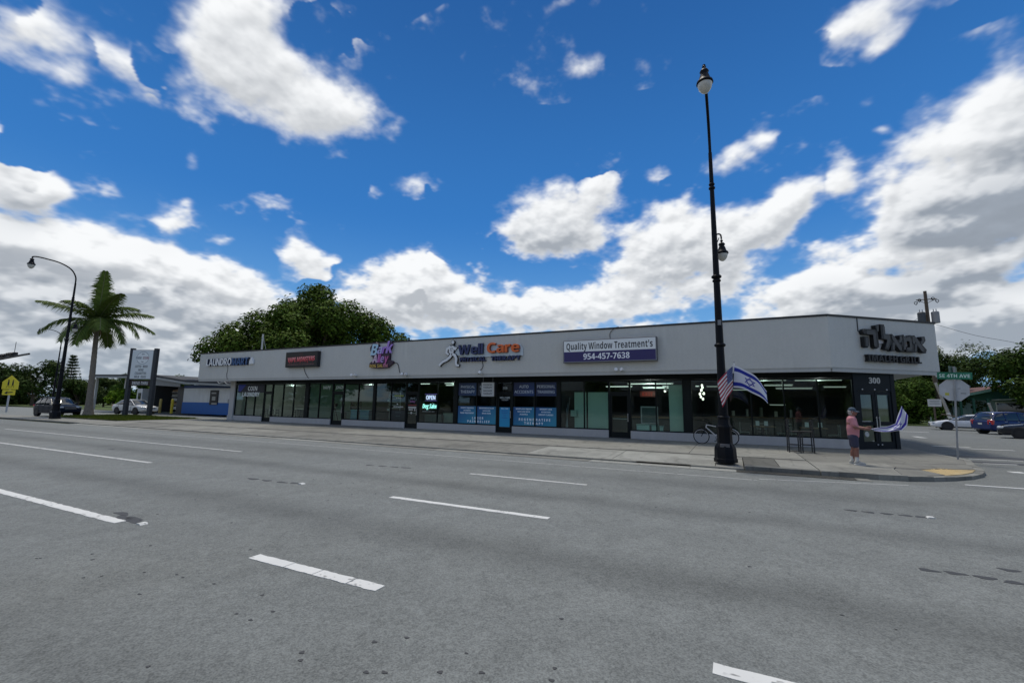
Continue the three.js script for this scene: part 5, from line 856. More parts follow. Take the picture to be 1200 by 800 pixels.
function makeCar(name, label, category, pos, turn, S, group) {
  const t = thing(name, label, category, pos, turn, group), W = S.width / 2, paint = phy(S.color, 0.4, { clearcoat: S.coat ?? 0.8, specularIntensity: S.coat ?? 0.8, clearcoatRoughness: 0.06, metalness: S.metal ?? 0.2 });
  // body: [x, underside, top, half width share]
  const bodyAt = (x) => { const [y0, y1, w] = interp(S.body, x); const ww = W * w, h = y1 - y0; const half = [[ww * 0.84, y0], [ww * 0.95, y0 + 0.1 * h], [ww, y0 + 0.42 * h], [ww * 0.99, y0 + 0.66 * h], [ww * 0.94, y1 - 0.1 * h], [ww * 0.82, y1 - 0.02], [ww * 0.45, y1 + 0.012], [0, y1 + 0.018]]; const left = half.slice(0, -1).reverse().map(([a, b]) => [x, b, -a]); return [...half.map(([a, b]) => [x, b, a]), ...left]; };
  const x0 = S.body[0][0], x1 = S.body[S.body.length - 1][0], xs = steps(x0, x1, (x1 - x0) / 26);
  obj('body', loft(xs.map(bodyAt)), paint, t);
  // glasshouse: [x, bottom, top, half width at top share]
  const cab = (x, g) => { const [yb, yt, w] = interp(S.cabin, x), wb = W * 0.9, wt = W * w - (g ? 0 : 0); const k = [[wb, yb], [wb * 0.98, yb + 0.3 * (yt - yb)], [wt, yt - 0.06 * (yt > yb + 0.1 ? 1 : 0.2)], [wt * 0.85, yt], [0, yt + 0.02]]; return [...k.map(([a, b]) => [x, b, a]), ...k.slice(0, -1).reverse().map(([a, b]) => [x, b, -a])]; };
  const c0 = S.cabin[0][0], c1 = S.cabin[S.cabin.length - 1][0];
  obj('windows', loft(steps(c0, c1, (c1 - c0) / 18).map((x) => cab(x))), MAT.carGlass, t);
  const [r0, r1] = S.roof, rf = (x) => { const [, yt, w] = interp(S.cabin, x); const wt = W * w + 0.012; return [[x, yt - 0.075, wt + 0.01], [x, yt - 0.01, wt * 0.98], [x, yt + 0.018, wt * 0.8], [x, yt + 0.034, 0], [x, yt + 0.018, -wt * 0.8], [x, yt - 0.01, -wt * 0.98], [x, yt - 0.075, -wt - 0.01], [x, yt - 0.04, 0]]; };
  obj('roof', loft(steps(r0, r1, (r1 - r0) / 8).map(rf)), paint, t);
  
  for (const s of [-1, 1]) for (const x of S.pillars) { const a = interp(S.cabin, x[0]), b = interp(S.cabin, x[1]); obj('pillar', beam([x[0], a[0] - 0.03, s * W * 0.905], [x[1], b[1] - 0.05, s * (W * b[2] + 0.004)], 0.05, x[2] ?? 0.08), paint, t); }
  const R = S.wheel, tyre = lathe([[R * 0.62, -0.1], [R * 0.9, -0.11], [R, -0.08], [R, 0.08], [R * 0.9, 0.11], [R * 0.62, 0.1]], 28).rotateX(Math.PI / 2);
  for (const x of S.axles) for (const s of [-1, 1]) {
    const zc = s * (W - 0.105);
    obj('wheel_arch', cyl(R + 0.06, R + 0.06, 0.24, x, R + 0.015, s * (W - 0.112), 26, [Math.PI / 2, 0, 0]), MAT.black, t);
    const w = new THREE.Group(); w.name = 'wheel'; w.position.set(x, R, zc + s * 0.012); t.add(w);
    obj('tyre', tyre, MAT.rubber, w);
    const sp = [cyl(R * 0.64, R * 0.64, 0.1, 0, 0, 0, 24, [Math.PI / 2, 0, 0])]; obj('rim', sp, S.rimDark ? MAT.blackMetal : std([0.12, 0.12, 0.125], 0.4, { metalness: 0.6 }), w);
    const bars2 = []; for (let k = 0; k < 5; k++) { const a = k / 5 * Math.PI * 2; bars2.push(box(R * 0.56, 0.055, 0.03, Math.cos(a) * R * 0.31, Math.sin(a) * R * 0.31, s * 0.055, 0, 0, a)); } bars2.push(torus(R * 0.62, 0.016, 0, 0, s * 0.05)); obj('spokes', bars2, S.rimDark ? std([0.09, 0.09, 0.1], 0.35, { metalness: 0.7 }) : MAT.chrome, w);
  }
  const F = x1, B = x0, gy = S.gripY;
  const fw = interp(S.body, F - 0.1)[2] * W;
  for (const s of [-1, 1]) {
    obj('headlight', rbox(0.3, S.lightH ?? 0.13, 0.4, 0.045, F - 0.2, S.headY, s * (fw - 0.17), s * -0.45), phy([0.6, 0.62, 0.63], 0.08, { clearcoat: 1 }), t);
    obj('taillight', rbox(0.22, S.tailH ?? 0.16, 0.34, 0.04, B + 0.13, S.tailY, s * (W * interp(S.body, B + 0.1)[2] - 0.16), s * 0.4), phy([0.5, 0.014, 0.02], 0.15, { clearcoat: 1 }), t);
    const [, mt] = interp(S.body, S.mirror); obj('mirror', rbox(0.14, 0.13, 0.2, 0.04, S.mirror, mt + 0.08, s * (W + 0.06)), paint, t);
    const hy = (interp(S.body, 0)[1]) - 0.1; for (const x of S.handles) obj('door_handle', rbox(0.2, 0.03, 0.03, 0.012, x, hy, s * (W * 0.975)), S.chrome ? MAT.chrome : paint, t);
    for (const x of S.doorCuts) obj('door_seam', bx(x - 0.006, x + 0.006, 0.36, interp(S.body, x)[1] - 0.08, s * (W - 0.012), s * (W + 0.003)), MAT.black, t);
    obj('sill_trim', rbox(S.axles[1] - S.axles[0] - 2 * R - 0.16, 0.1, 0.06, 0.02, (S.axles[0] + S.axles[1]) / 2, S.body[Math.floor(S.body.length / 2)][1] + 0.07, s * (W - 0.03)), MAT.black, t);
  }
  obj('grille', [rbox(0.08, S.grille[1], fw * 1.1, 0.03, F - 0.03, S.grille[0], 0), rbox(0.1, 0.12, fw * 1.5, 0.03, F - 0.06, S.body[S.body.length - 1][1] + 0.12, 0)], MAT.black, t);
  if (S.chrome) obj('grille_trim', [rbox(0.05, 0.025, fw * 1.1, 0.01, F + 0.0, S.grille[0] + S.grille[1] / 2, 0), rbox(0.05, 0.025, fw * 1.0, 0.01, F + 0.0, S.grille[0], 0)], MAT.chrome, t);
  obj('number_plate', rbox(0.02, 0.12, 0.32, 0.006, B - 0.015, S.tailY - 0.12, 0), MAT.offWhite, t);
  if (S.frontPlate) obj('number_plate', rbox(0.02, 0.12, 0.32, 0.006, F + 0.02, S.grille[0] - 0.2, 0), MAT.offWhite, t);
  return t;
}
const SUV = { width: 1.84, color: [0.010, 0.016, 0.028], metal: 0.0, coat: 0.15, wheel: 0.36, axles: [-1.35, 1.38], body: [[-2.2, 0.42, 0.95, 0.86], [-2.1, 0.3, 1.06, 0.95], [-1.2, 0.24, 1.08, 1], [0.4, 0.24, 1.04, 1], [1.0, 0.24, 1.02, 1], [1.7, 0.27, 0.96, 0.97], [2.1, 0.3, 0.84, 0.9], [2.27, 0.4, 0.66, 0.78]], cabin: [[-2.12, 1.02, 1.06, 0.8], [-1.75, 1.04, 1.56, 0.72], [-1.2, 1.04, 1.63, 0.74], [-0.2, 1.03, 1.65, 0.75], [0.3, 1.02, 1.60, 0.74], [1.12, 1.0, 1.03, 0.82]], roof: [-1.9, 0.36], pillars: [[1.08, 0.36, 0.07], [-0.25, -0.25, 0.07], [-1.15, -1.15, 0.08], [-2.05, -1.7, 0.14]], headY: 0.8, tailY: 0.92, grille: [0.66, 0.2], mirror: 0.75, handles: [-0.35, -1.2], doorCuts: [0.72, -0.28, -1.1], chrome: true };
const SEDAN = { width: 1.8, color: [0.62, 0.62, 0.60], metal: 0, wheel: 0.32, axles: [-1.32, 1.36], body: [[-2.3, 0.42, 0.85, 0.84], [-2.15, 0.28, 0.98, 0.93], [-1.4, 0.22, 1.0, 1], [0.4, 0.22, 0.96, 1], [1.1, 0.22, 0.93, 1], [1.8, 0.25, 0.84, 0.96], [2.15, 0.28, 0.74, 0.9], [2.3, 0.36, 0.6, 0.8]], cabin: [[-1.75, 0.96, 0.99, 0.8], [-1.0, 0.97, 1.42, 0.7], [-0.4, 0.96, 1.47, 0.71], [0.2, 0.95, 1.44, 0.71], [1.15, 0.92, 0.95, 0.82]], roof: [-1.12, 0.28], pillars: [[1.1, 0.28, 0.06], [-0.3, -0.3, 0.07], [-1.65, -1.05, 0.12]], headY: 0.68, tailY: 0.8, grille: [0.6, 0.14], mirror: 0.72, handles: [-0.4, -1.2], doorCuts: [0.7, -0.3, -1.15], chrome: true };
const COUPE = { width: 1.9, color: [0.66, 0.67, 0.68], metal: 0, wheel: 0.34, rimDark: true, axles: [-1.38, 1.4], body: [[-2.3, 0.45, 0.9, 0.86], [-2.1, 0.26, 0.98, 0.96], [-1.3, 0.2, 0.98, 1], [0.4, 0.2, 0.9, 1], [1.2, 0.2, 0.88, 1], [1.9, 0.22, 0.76, 0.95], [2.3, 0.26, 0.6, 0.86], [2.45, 0.34, 0.5, 0.7]], cabin: [[-2.0, 0.94, 0.97, 0.78], [-1.0, 0.95, 1.28, 0.66], [-0.4, 0.93, 1.34, 0.66], [0.1, 0.91, 1.3, 0.66], [1.25, 0.87, 0.89, 0.8]], roof: [-0.9, 0.14], pillars: [[1.2, 0.16, 0.06], [-1.9, -0.9, 0.16]], headY: 0.62, lightH: 0.09, tailY: 0.8, grille: [0.42, 0.2], mirror: 0.75, handles: [-0.3], doorCuts: [0.8, -0.7] };
makeCar('parked_suv', 'dark blue compact SUV stopped behind the left street lamp', 'car', [-55.4, 0.08, -18.4], 0.06, SUV);
makeCar('parked_sedan', 'white sedan parked under the drive-through canopy behind the pylon sign', 'car', [-56.0, 0.16, -24.6], 0.16, SEDAN);
makeCar('parked_coupe', 'white low coupe with dark wheels parked by the green house', 'car', [18.2, 0, -52.6], 2.98, COUPE);
makeCar('parked_suv', 'bright blue SUV with red tail lamps parked beside the white coupe', 'car', [18.7, 0, -46.8], 0.36, { ...SUV, color: [0.009, 0.022, 0.105], metal: 0.1, coat: 0.5, tailH: 0.34, tailY: 0.88 });
makeCar('parked_sedan', 'black sedan cut off by the right edge of the photo', 'car', [17.8, 0, -40.2], 2.75, { ...SEDAN, color: [0.010, 0.012, 0.018], metal: 0.3, frontPlate: true });

// ---------- left of the shops: pylon sign, drive-through store ----------
{
  const t = thing('pylon_sign', 'tall two legged store sign listing LOTTO, BEER and WINE above a DRIVE-THRU strip', 'sign', [-49.2, 0.1, -21.8], 0.42);
  const dk = std([0.045, 0.05, 0.055], 0.6, { map: metalTex });
  for (const x of [-1.15, 1.15]) obj('post', bx(x - 0.14, x + 0.14, 0, 6.3, -0.16, 0.16), dk, t);
  obj('cabinet', [rbox(2.04, 2.75, 0.36, 0.03, 0, 4.78, 0)], std([0.25, 0.26, 0.26], 0.5), t);
  panelPrint('sign_face', 1.98, 2.66, canvasTex(640, 556, (g, W, H) => {
    g.fillStyle = '#dfe3e1'; g.fillRect(0, 0, W, H); g.fillStyle = '#eceeec'; g.strokeStyle = '#4c5a60'; g.lineWidth = 6; g.beginPath(); g.ellipse(W * 0.52, H * 0.27, 185, 118, 0, 0, 7); g.fill(); g.stroke();
    g.fillStyle = '#dfe3e1'; g.fillRect(60, H * 0.215, W - 110, 66); g.textAlign = 'center'; g.textBaseline = 'middle'; g.font = 'bold 64px sans-serif'; g.fillStyle = '#54606b'; g.fillText('FARM', W * 0.32, H * 0.275); g.fillStyle = '#8d3f49'; g.fillText('STORE', W * 0.68, H * 0.275, 250);
    g.fillStyle = '#41494e'; g.font = 'bold 30px sans-serif'; g.fillText('DRIVE', W * 0.52, H * 0.14); g.fillText('THRU', W * 0.52, H * 0.41);
    g.fillStyle = '#23282e'; g.font = 'bold 62px sans-serif'; g.fillText('LOTTO · BEER', W * 0.5, H * 0.57, W * 0.86); g.fillText('WINE', W * 0.5, H * 0.69); g.fillText('CIGARETTES', W * 0.5, H * 0.81, W * 0.86); g.fillText('MILK · EGGS', W * 0.5, H * 0.93, W * 0.86);
  }), t, [0, 4.78, 0.186]);
  obj('sub_panel', rbox(2.02, 0.5, 0.2, 0.02, 0, 3.08, 0), std([0.05, 0.03, 0.028], 0.6), t);
  panelPrint('sub_sign_face', 1.96, 0.42, canvasTex(590, 84, words([['DRIVE-THRU', 0.54, 0.95]], '#e4e2dc', { bg: ['#2a1c18'] })), t, [0, 3.06, 0.104]);
}
{
  const t = thing('drive_through_store', 'low white and blue drive-through store with a flat canopy and dark open bay', 'building', [0, 0.2, 0]);
  const Wh = std([0.66, 0.67, 0.65], 0.8, { map: stuccoTex }), Bl = std([0.004, 0.11, 0.40], 0.6, { map: stuccoTex });
  obj('wall', bx(-54, -41.5, 1.22, 2.72, -34, -28), Wh, t); obj('wall_base', bx(-54.02, -41.48, 0, 1.22, -34.02, -27.96), Bl, t); obj('wall_top', bx(-54.02, -41.48, 2.72, 3.08, -34.02, -27.97), std([0.03, 0.06, 0.16], 0.7), t);
  const w = obj('notice_board', rbox(1.35, 1.5, 0.08, 0.02, -48.3, 1.75, -27.93), MAT.black, t); obj('notice', [box(0.8, 0.14, 0.01, -48.3, 2.2, -27.885), box(0.6, 0.4, 0.01, -48.25, 1.65, -27.885), box(0.9, 0.16, 0.01, -48.1, 1.12, -27.885)], std([0.3, 0.3, 0.28], 0.6), w);
  obj('meter_box', [rbox(0.35, 0.4, 0.15, 0.02, -45.6, 1.4, -27.9), bar([-45.5, 1.6, -27.92], [-45.5, 2.7, -27.92], 0.03), rbox(0.5, 0.3, 0.3, 0.03, -44.9, 2.55, -27.8)], MAT.galv, t);
  obj('wall_pipe', [tube([[-45.1, 0.1, -27.85], [-45.1, 0.6, -27.85], [-44.95, 0.75, -27.85], [-44.8, 0.6, -27.85], [-44.8, 0.15, -27.85]], 0.09)], MAT.offWhite, t);
  // roof: a low flat deck with a pale front board, sloping gently to the right
  const roof = obj('roof', ext([[-75, 4.32], [-60, 4.05], [-53, 3.34], [-41.2, 2.92], [-41.2, 3.12], [-53, 3.56], [-60, 4.30], [-75, 4.55]], 7.5).translate(0, 0, -35), std([0.05, 0.052, 0.055], 0.85), t);
  obj('fascia_board', ext([[-74.9, 4.12], [-60, 3.86], [-53, 3.14], [-41.3, 2.75], [-41.3, 2.93], [-53, 3.36], [-60, 4.06], [-74.9, 4.33]], 0.12).translate(0, 0, -27.5), std([0.30, 0.32, 0.32], 0.7), roof);
  obj('canopy_fascia', ext([[-60.2, 3.1], [-54, 2.85], [-54, 3.2], [-60.2, 3.85]], 0.1).translate(0, 0, -27.64), std([0.20, 0.21, 0.21], 0.7), t);
  for (const x of [-74.5, -67]) obj('canopy_post', bx(x - 0.12, x + 0.12, 0, 4.2, -28.3, -28.06), MAT.offWhite, t);
  obj('kiosk', [rbox(1.2, 2.7, 2.0, 0.03, -63.2, 1.35, -29)], Wh, t); obj('kiosk_window', rbox(0.6, 0.9, 0.04, 0.01, -63.1, 1.75, -27.98), MAT.carGlass, t);
  // dark bay with shelves and goods
  obj('bay_back', bx(-60.5, -54.05, 0, 3.05, -33.6, -33.4), MAT.wallDark, t); obj('bay_side', bx(-60.6, -60.4, 0, 3.1, -33.4, -28.3), MAT.wallDark, t); obj('roller_door', bx(-55.6, -54.06, 0, 2.9, -28.35, -28.2), std([0.035, 0.037, 0.04], 0.6), t);
  for (let k = 0; k < 5; k++) { const b = obj('goods_shelf', bx(-58.4, -55.9, 0.35 + k * 0.48, 0.4 + k * 0.48, -29.6, -29.0), MAT.galv, t); const r = makeRng(90 + k); const gs = []; for (let i = 0; i < 11; i++) gs.push(rbox(0.17, 0.2 + r() * 0.16, 0.25, 0.02, -58.3 + i * 0.22, 0.53 + k * 0.48, -29.2)); obj('goods', gs, [MAT.offWhite, MAT.wood, MAT.steel, MAT.concretePale, MAT.wood][k], b).userData.kind = 'stuff'; }
  const pipe = obj('conduit', [tube([[-47, 3.3, -27.4], [-46.4, 3.15, -27.3], [-45.8, 3.3, -27.3], [-45.2, 3.1, -27.3], [-44, 3.2, -27.3]], 0.04), rbox(0.3, 0.25, 0.2, 0.03, -46.2, 3.3, -27.35)], MAT.galv, t);
  for (const [x, l, c] of [[-56.3, 'pale worn bollard left of the goods shelves at the store bay', [0.42, 0.34, 0.10]], [-54.0, 'bright yellow bollard right of the goods shelves at the store bay', [0.60, 0.46, 0.02]]]) { const b = thing('bollard', l, 'bollard', [x, 0.2, -27.0], 0, 'bollards before the store bay'); obj('tube', cyl(0.13, 0.13, 1.45, 0, 0.72, 0, 16), std(c, 0.55, { map: metalTex }), b); obj('cap', sph(0.13, 0, 1.45, 0, [1, 0.5, 1], 14), std(c, 0.55), b); }
}
// ---------- far left: crossing sign, signal arm ----------
{
  const t = thing('crossing_sign', 'yellow pedestrian crossing sign with a second plate at the left edge', 'road sign', [-72.9, -0.1, -20], 1.05); t.scale.set(0.75, 0.97, 0.8);
  obj('post', beam([0, 0, 0], [0.0, 4.3, 0], 0.2, 0.12), std([0.45, 0.46, 0.46], 0.6), t);
  const Y = std([0.75, 0.62, 0.03], 0.5);
  obj('plate', ext([[-0.85, 2.75], [0.85, 2.75], [0.85, 3.6], [0, 4.35], [-0.85, 3.6]], 0.03, 0.01).translate(0, 0, 0.08), Y, t); obj('lower_plate', rbox(1.35, 0.6, 0.03, 0.01, -0.05, 2.38, 0.09), Y, t);
  const fig = (x, s) => [cyl(0.09 * s, 0.09 * s, 0.012, x, 3.75, 0.125, 12, [Math.PI / 2, 0, 0]), box(0.17 * s, 0.4, 0.012, x, 3.44, 0.125), beam([x, 3.3, 0.125], [x - 0.16, 2.95, 0.125], 0.09, 0.012), beam([x, 3.3, 0.125], [x + 0.14, 2.95, 0.125], 0.09, 0.012)];
  obj('walking_figures', [...fig(-0.22, 1), ...fig(0.24, 0.9)], MAT.black, t); obj('arrow', ext([[-0.5, 2.3], [-0.2, 2.55], [-0.2, 2.42], [0.35, 2.46], [0.35, 2.36], [-0.2, 2.3], [-0.2, 2.18]], 0.012).translate(0, 0, 0.11), MAT.black, t);
}
{
  const t = thing('signal_arm', 'dark traffic signal mast arm reaching in from the left edge', 'traffic signal', [-98, 0, -24.3]);
  obj('mast', cyl(0.2, 0.16, 7.4, 0, 3.7, 0, 14), MAT.lampPole, t); obj('arm', bar([0, 6.9, 0], [20.4, 7.0, 1.9], 0.2, 0.11, 10), MAT.lampPole, t);
  for (const x of [4.4, 8.2, 12.6]) { const s = obj('signal_head', rbox(2.1, 0.5, 0.45, 0.08, x, 7.3, x * 0.093), MAT.black, t); obj('visor', [-0.7, 0, 0.7].map((d) => cyl(0.17, 0.17, 0.25, x + d, 7.3, x * 0.093 + 0.3, 12, [Math.PI / 2, 0, 0])), MAT.black, s); }
  obj('camera_mast', bar([13.4, 7.4, 1.25], [13.4, 8.9, 1.25], 0.03), MAT.lampPole, t);
}
// ---------- right: utility pole, wires, verge posts, the green house ----------
{
  const t = thing('utility_pole', 'weathered wooden utility pole with two grey transformers behind the corner', 'utility pole', [20.6, 0, -66], 0);
  obj('pole', cyl(0.24, 0.15, 15.3, 0, 7.65, 0, 14), MAT.poleWood, t);
  for (const [x, z, m] of [[-0.62, 0.25, std([0.06, 0.065, 0.07], 0.6)], [0.62, 0.15, std([0.28, 0.27, 0.27], 0.55)]]) { const k = obj('transformer', [cyl(0.36, 0.36, 1.2, x, 12.1, z, 16), cyl(0.38, 0.3, 0.12, x, 12.75, z, 16)], m, t); obj('bushing', [cyl(0.05, 0.04, 0.35, x - 0.12, 12.95, z), cyl(0.05, 0.04, 0.35, x + 0.12, 12.95, z)], MAT.galv, k); }
  obj('cross_arm', [bar([-0.9, 14.3, 0.1], [0.9, 14.3, 0.1], 0.05), bar([0, 13.8, 0.1], [-0.8, 14.3, 0.1], 0.025), bar([0, 13.8, 0.1], [0.8, 14.3, 0.1], 0.025)], MAT.poleWood, t);
  obj('cutout', [[-0.95, 14.2], [-0.6, 14.5], [0.6, 14.6], [0.95, 14.3]].flatMap(([x, y]) => [torus(0.16, 0.035, x, y - 0.25, 0.1, [0, 0.3, 0], 12, 6), bar([x, y - 0.5, 0.1], [x * 0.8, y - 0.1, 0.1], 0.03)]), MAT.blackMetal, t);
  obj('riser_box', rbox(0.2, 0.5, 0.1, 0.02, 0.1, 5.6, 0.22), MAT.offWhite, t); obj('riser_box', rbox(0.18, 0.3, 0.1, 0.02, 0.1, 6.5, 0.22), MAT.offWhite, t);
  tag(obj('overhead_wire', tube([[20.7, 11.6, -66], [24.6, 10.05, -66.8], [28.7, 8.85, -67.5], [33, 7.0, -70], [38, 3.6, -75]], 0.02, 40, 5), MAT.black), 'thin black overhead wire sloping down to the right from the utility pole', 'wire');
  tag(obj('overhead_wire', tube([[20.3, 12.6, -66], [18.6, 11.4, -66], [17, 10.6, -66.5], [6, 9.4, -70]], 0.015, 30, 5), MAT.black), 'short black wire running left from the transformers behind the roof', 'wire');
  const p = thing('guy_post', 'pale leaning post beside the grass verge', 'post', [20.4, 0, -62], 0); obj('post', bar([0, 0, 0], [-0.75, 4.6, -1.0], 0.17, 0.13), std([0.42, 0.42, 0.39], 0.7, { map: woodTex }), p); obj('guard', bar([-0.02, 0.05, 0.02], [-0.24, 1.4, -0.3], 0.19, 0.18), std([0.5, 0.5, 0.47], 0.7), p);
  const q = thing('guy_post', 'short pale stub leaning left of the white coupe', 'post', [23.2, 0, -60.5], 0); obj('post', bar([0, 0, 0], [-0.5, 2.4, 0], 0.13, 0.11), std([0.45, 0.45, 0.42], 0.7, { map: woodTex }), q); obj('cap', cyl(0.13, 0.1, 0.08, -0.5, 2.42, 0), MAT.galv, q);
  const s = thing('notice_sign', 'white rectangular notice on a wooden post by the hedge', 'sign', [17.9, 0, -58], -0.2); obj('post', beam([-0.1, 0, -0.04], [-0.1, 2.8, -0.04], 0.14, 0.1), MAT.poleWood, s); obj('board', rbox(1.0, 0.72, 0.03, 0.01, -0.05, 2.4, 0.04), MAT.offWhite, s); obj('print_lines', [box(0.7, 0.06, 0.004, -0.05, 2.6, 0.057), box(0.6, 0.05, 0.004, -0.05, 2.45, 0.057), box(0.75, 0.05, 0.004, -0.05, 2.3, 0.057)], std([0.2, 0.2, 0.2], 0.6), s);
  const g = thing('fallen_branch', 'bare pale pole lying slanted against the hedge', 'branch', [0, 0, 0]); obj('branch', bar([18.6, 1.3, -59], [23, 0.5, -59.6], 0.06, 0.05), MAT.poleWood, g); obj('twig', bar([20, 1.05, -59.2], [20.6, 1.35, -59.3], 0.03, 0.015), MAT.poleWood, g);
}
{
  const h = thing('house', 'low green trimmed house with a reddish roof behind the parked cars', 'house', [0, 0.05, 0]);
  const pale = std([0.26, 0.36, 0.34], 0.85, { map: stuccoTex }), gr = std([0.035, 0.13, 0.10], 0.7), ro = std([0.14, 0.075, 0.07], 0.9);
  obj('wall', bx(24.6, 38, 0, 2.9, -82, -74.5), pale, h);
  const roof = obj('roof', [beam([24.0, 3.15, -79], [29.5, 4.6, -79], 11, 0.2), beam([29.4, 4.6, -79], [39, 3.0, -79], 11, 0.2)].map((g) => g), ro, h);
  obj('gable', ext([[24.6, 2.9], [38, 2.9], [29.4, 4.5]], 0.2).translate(0, 0, -74.6), gr, h);
  obj('eave_board', [beam([23.9, 3.02, -73.5], [29.45, 4.5, -73.5], 0.1, 0.28), beam([29.4, 4.5, -73.5], [39, 2.9, -73.5], 0.1, 0.28)], std([0.2, 0.36, 0.31], 0.7), roof);
  for (const x of [25.0, 26.2, 27.5]) obj('porch_post', bx(x, x + 0.2, 0, 3.1, -73.8, -73.6), gr, h);
  const w = obj('window', bx(28.6, 31, 1.3, 2.6, -74.56, -74.42), MAT.carGlass, h); obj('frame', [bx(28.5, 28.6, 1.2, 2.7, -74.5, -74.38), bx(31, 31.1, 1.2, 2.7, -74.5, -74.38), bx(28.6, 31, 2.6, 2.7, -74.5, -74.38)], MAT.white, w);
  const w2 = obj('window', bx(33, 34, 1.5, 2.6, -74.56, -74.42), MAT.carGlass, h); obj('frame', [bx(32.9, 33, 1.4, 2.7, -74.5, -74.38), bx(34, 34.1, 1.4, 2.7, -74.5, -74.38), bx(33, 34, 2.02, 2.08, -74.5, -74.38), bx(33, 34, 2.6, 2.7, -74.5, -74.38)], MAT.white, w2);
  obj('awning', beam([28.2, 2.95, -73.9], [31.6, 3.1, -73.9], 1.3, 0.12), std([0.5, 0.55, 0.52], 0.7), h);
  obj('front_wall', bx(27, 40, 0, 1.35, -70.2, -70), std([0.34, 0.40, 0.43], 0.85, { map: stuccoTex }), h);
  obj('door', bx(31.6, 32.4, 0, 2.2, -74.54, -74.44), MAT.white, h);
}

// ---------- trees ----------
const leafMat = (c, rough = 0.75) => phy([c[0] * 0.68, c[1] * 0.74, c[2] * 0.36], rough, { vertexColors: true, side: THREE.DoubleSide, transmission: 0.18, thickness: 0, specularIntensity: 0.2 });
// leaves spread through the shell of many clumps: blobs [x, y, z, r]
function leaves(blobs, count, size, seed, { up = 0.35, shell = 0.55, tone = 0.35, flat = 1, long = 1.5 } = {}) {
  const r = makeRng(seed), pos = new Float32Array(count * 18), nor = new Float32Array(count * 18), col = new Float32Array(count * 18), cum = []; let s = 0;
  for (const b of blobs) { s += b[3] ** 2.2; cum.push(s); }
  const n = V(0, 0, 0), a = V(0, 0, 0), b2 = V(0, 0, 0), q = V(0, 0, 0);
  for (let i = 0; i < count; i++) {
    const pick = r() * s; let k = 0; while (cum[k] < pick) k++;
    const B = blobs[k], th = r() * Math.PI * 2, cz = r() * 2 - 1, sn = Math.sqrt(1 - cz * cz), d = V(sn * Math.cos(th), cz, sn * Math.sin(th)), rr = B[3] * Math.pow(mix(shell, 1, r()), 0.8) * (0.88 + 0.3 * vnoise(d.x * 3 + k, d.y * 3, d.z * 3));
    const c = V(B[0] + d.x * rr, B[1] + d.y * rr * flat, B[2] + d.z * rr);
    n.set(d.x + (r() - 0.5) * 1.5, d.y + up + (r() - 0.5) * 1.5, d.z + (r() - 0.5) * 1.5).normalize();
    a.set(r() - 0.5, r() - 0.5, r() - 0.5).cross(n).normalize(); b2.crossVectors(n, a);
    const L = size * (0.65 + r() * 0.7), w = L / long * 0.5, bend = L * 0.18;
    const p0 = c.clone(), p1 = c.clone().addScaledVector(a, L * 0.5).addScaledVector(b2, w).addScaledVector(n, bend), p2 = c.clone().addScaledVector(a, L), p3 = c.clone().addScaledVector(a, L * 0.5).addScaledVector(b2, -w).addScaledVector(n, bend);
    const t = 1 + (r() - 0.5) * 2 * tone, warm = (r() - 0.5) * 0.25, tri = [p0, p2, p1, p0, p3, p2];
    for (let j = 0; j < 6; j++) { const o = i * 18 + j * 3; pos[o] = tri[j].x; pos[o + 1] = tri[j].y; pos[o + 2] = tri[j].z; nor[o] = n.x; nor[o + 1] = n.y; nor[o + 2] = n.z; col[o] = t * (1 + warm); col[o + 1] = t; col[o + 2] = t * (1 - warm); }
  }
  const g = new THREE.BufferGeometry(); g.setAttribute('position', new THREE.BufferAttribute(pos, 3)); g.setAttribute('normal', new THREE.BufferAttribute(nor, 3)); g.setAttribute('color', new THREE.BufferAttribute(col, 3)); return g;
}
// crown clumps for a broad tree: [radius across, height of the crown]
function clumps(R, H, y0, n, seed, { lean = 0, r0 = 0.2, r1 = 0.34 } = {}) {
  const r = makeRng(seed), out = [];
  for (let i = 0; i < n; i++) { const a = r() * Math.PI * 2, k = Math.sqrt(r()), h = r(); const rad2 = R * k * Math.sqrt(Math.max(0.05, 1 - (h * 0.95) ** 2)) * 0.88; out.push([Math.cos(a) * rad2 + lean * h, y0 + h * H * 0.86, Math.sin(a) * rad2, R * mix(r0, r1, r())]); }
  return out;
}
function tree(name, label, pos, R, H, y0, o = {}) {
  const t = thing(name, label, o.category ?? 'tree', pos, 0, o.group), seed = o.seed ?? 1, cl = o.blobs ?? clumps(R, H, y0, o.n ?? 26, seed, o);
  const r = makeRng(seed + 50), br = [bar([0, -0.2, 0], [0.2, y0 * 0.6, 0.1], R * 0.065, R * 0.05, 10)];
  obj('trunk', br, MAT.poleWood, t);
  const limbs = []; for (let i = 0; i < Math.min(9, cl.length); i++) { const c = cl[Math.floor(i * cl.length / 9)]; limbs.push(bar([0.2, y0 * 0.55, 0.1], [c[0] * 0.55, mix(y0 * 0.6, c[1], 0.55), c[2] * 0.55], R * 0.032, R * 0.02, 6), bar([c[0] * 0.55, mix(y0 * 0.6, c[1], 0.55), c[2] * 0.55], [c[0], c[1], c[2]], R * 0.02, R * 0.006, 5)); }
  obj('limbs', limbs, MAT.poleWood, t);
  obj('crown', leaves(cl, o.leaves ?? 9000, o.size ?? 0.4, seed + 9, o), leafMat(o.color ?? [0.09, 0.15, 0.04]), t);
  return t;
}
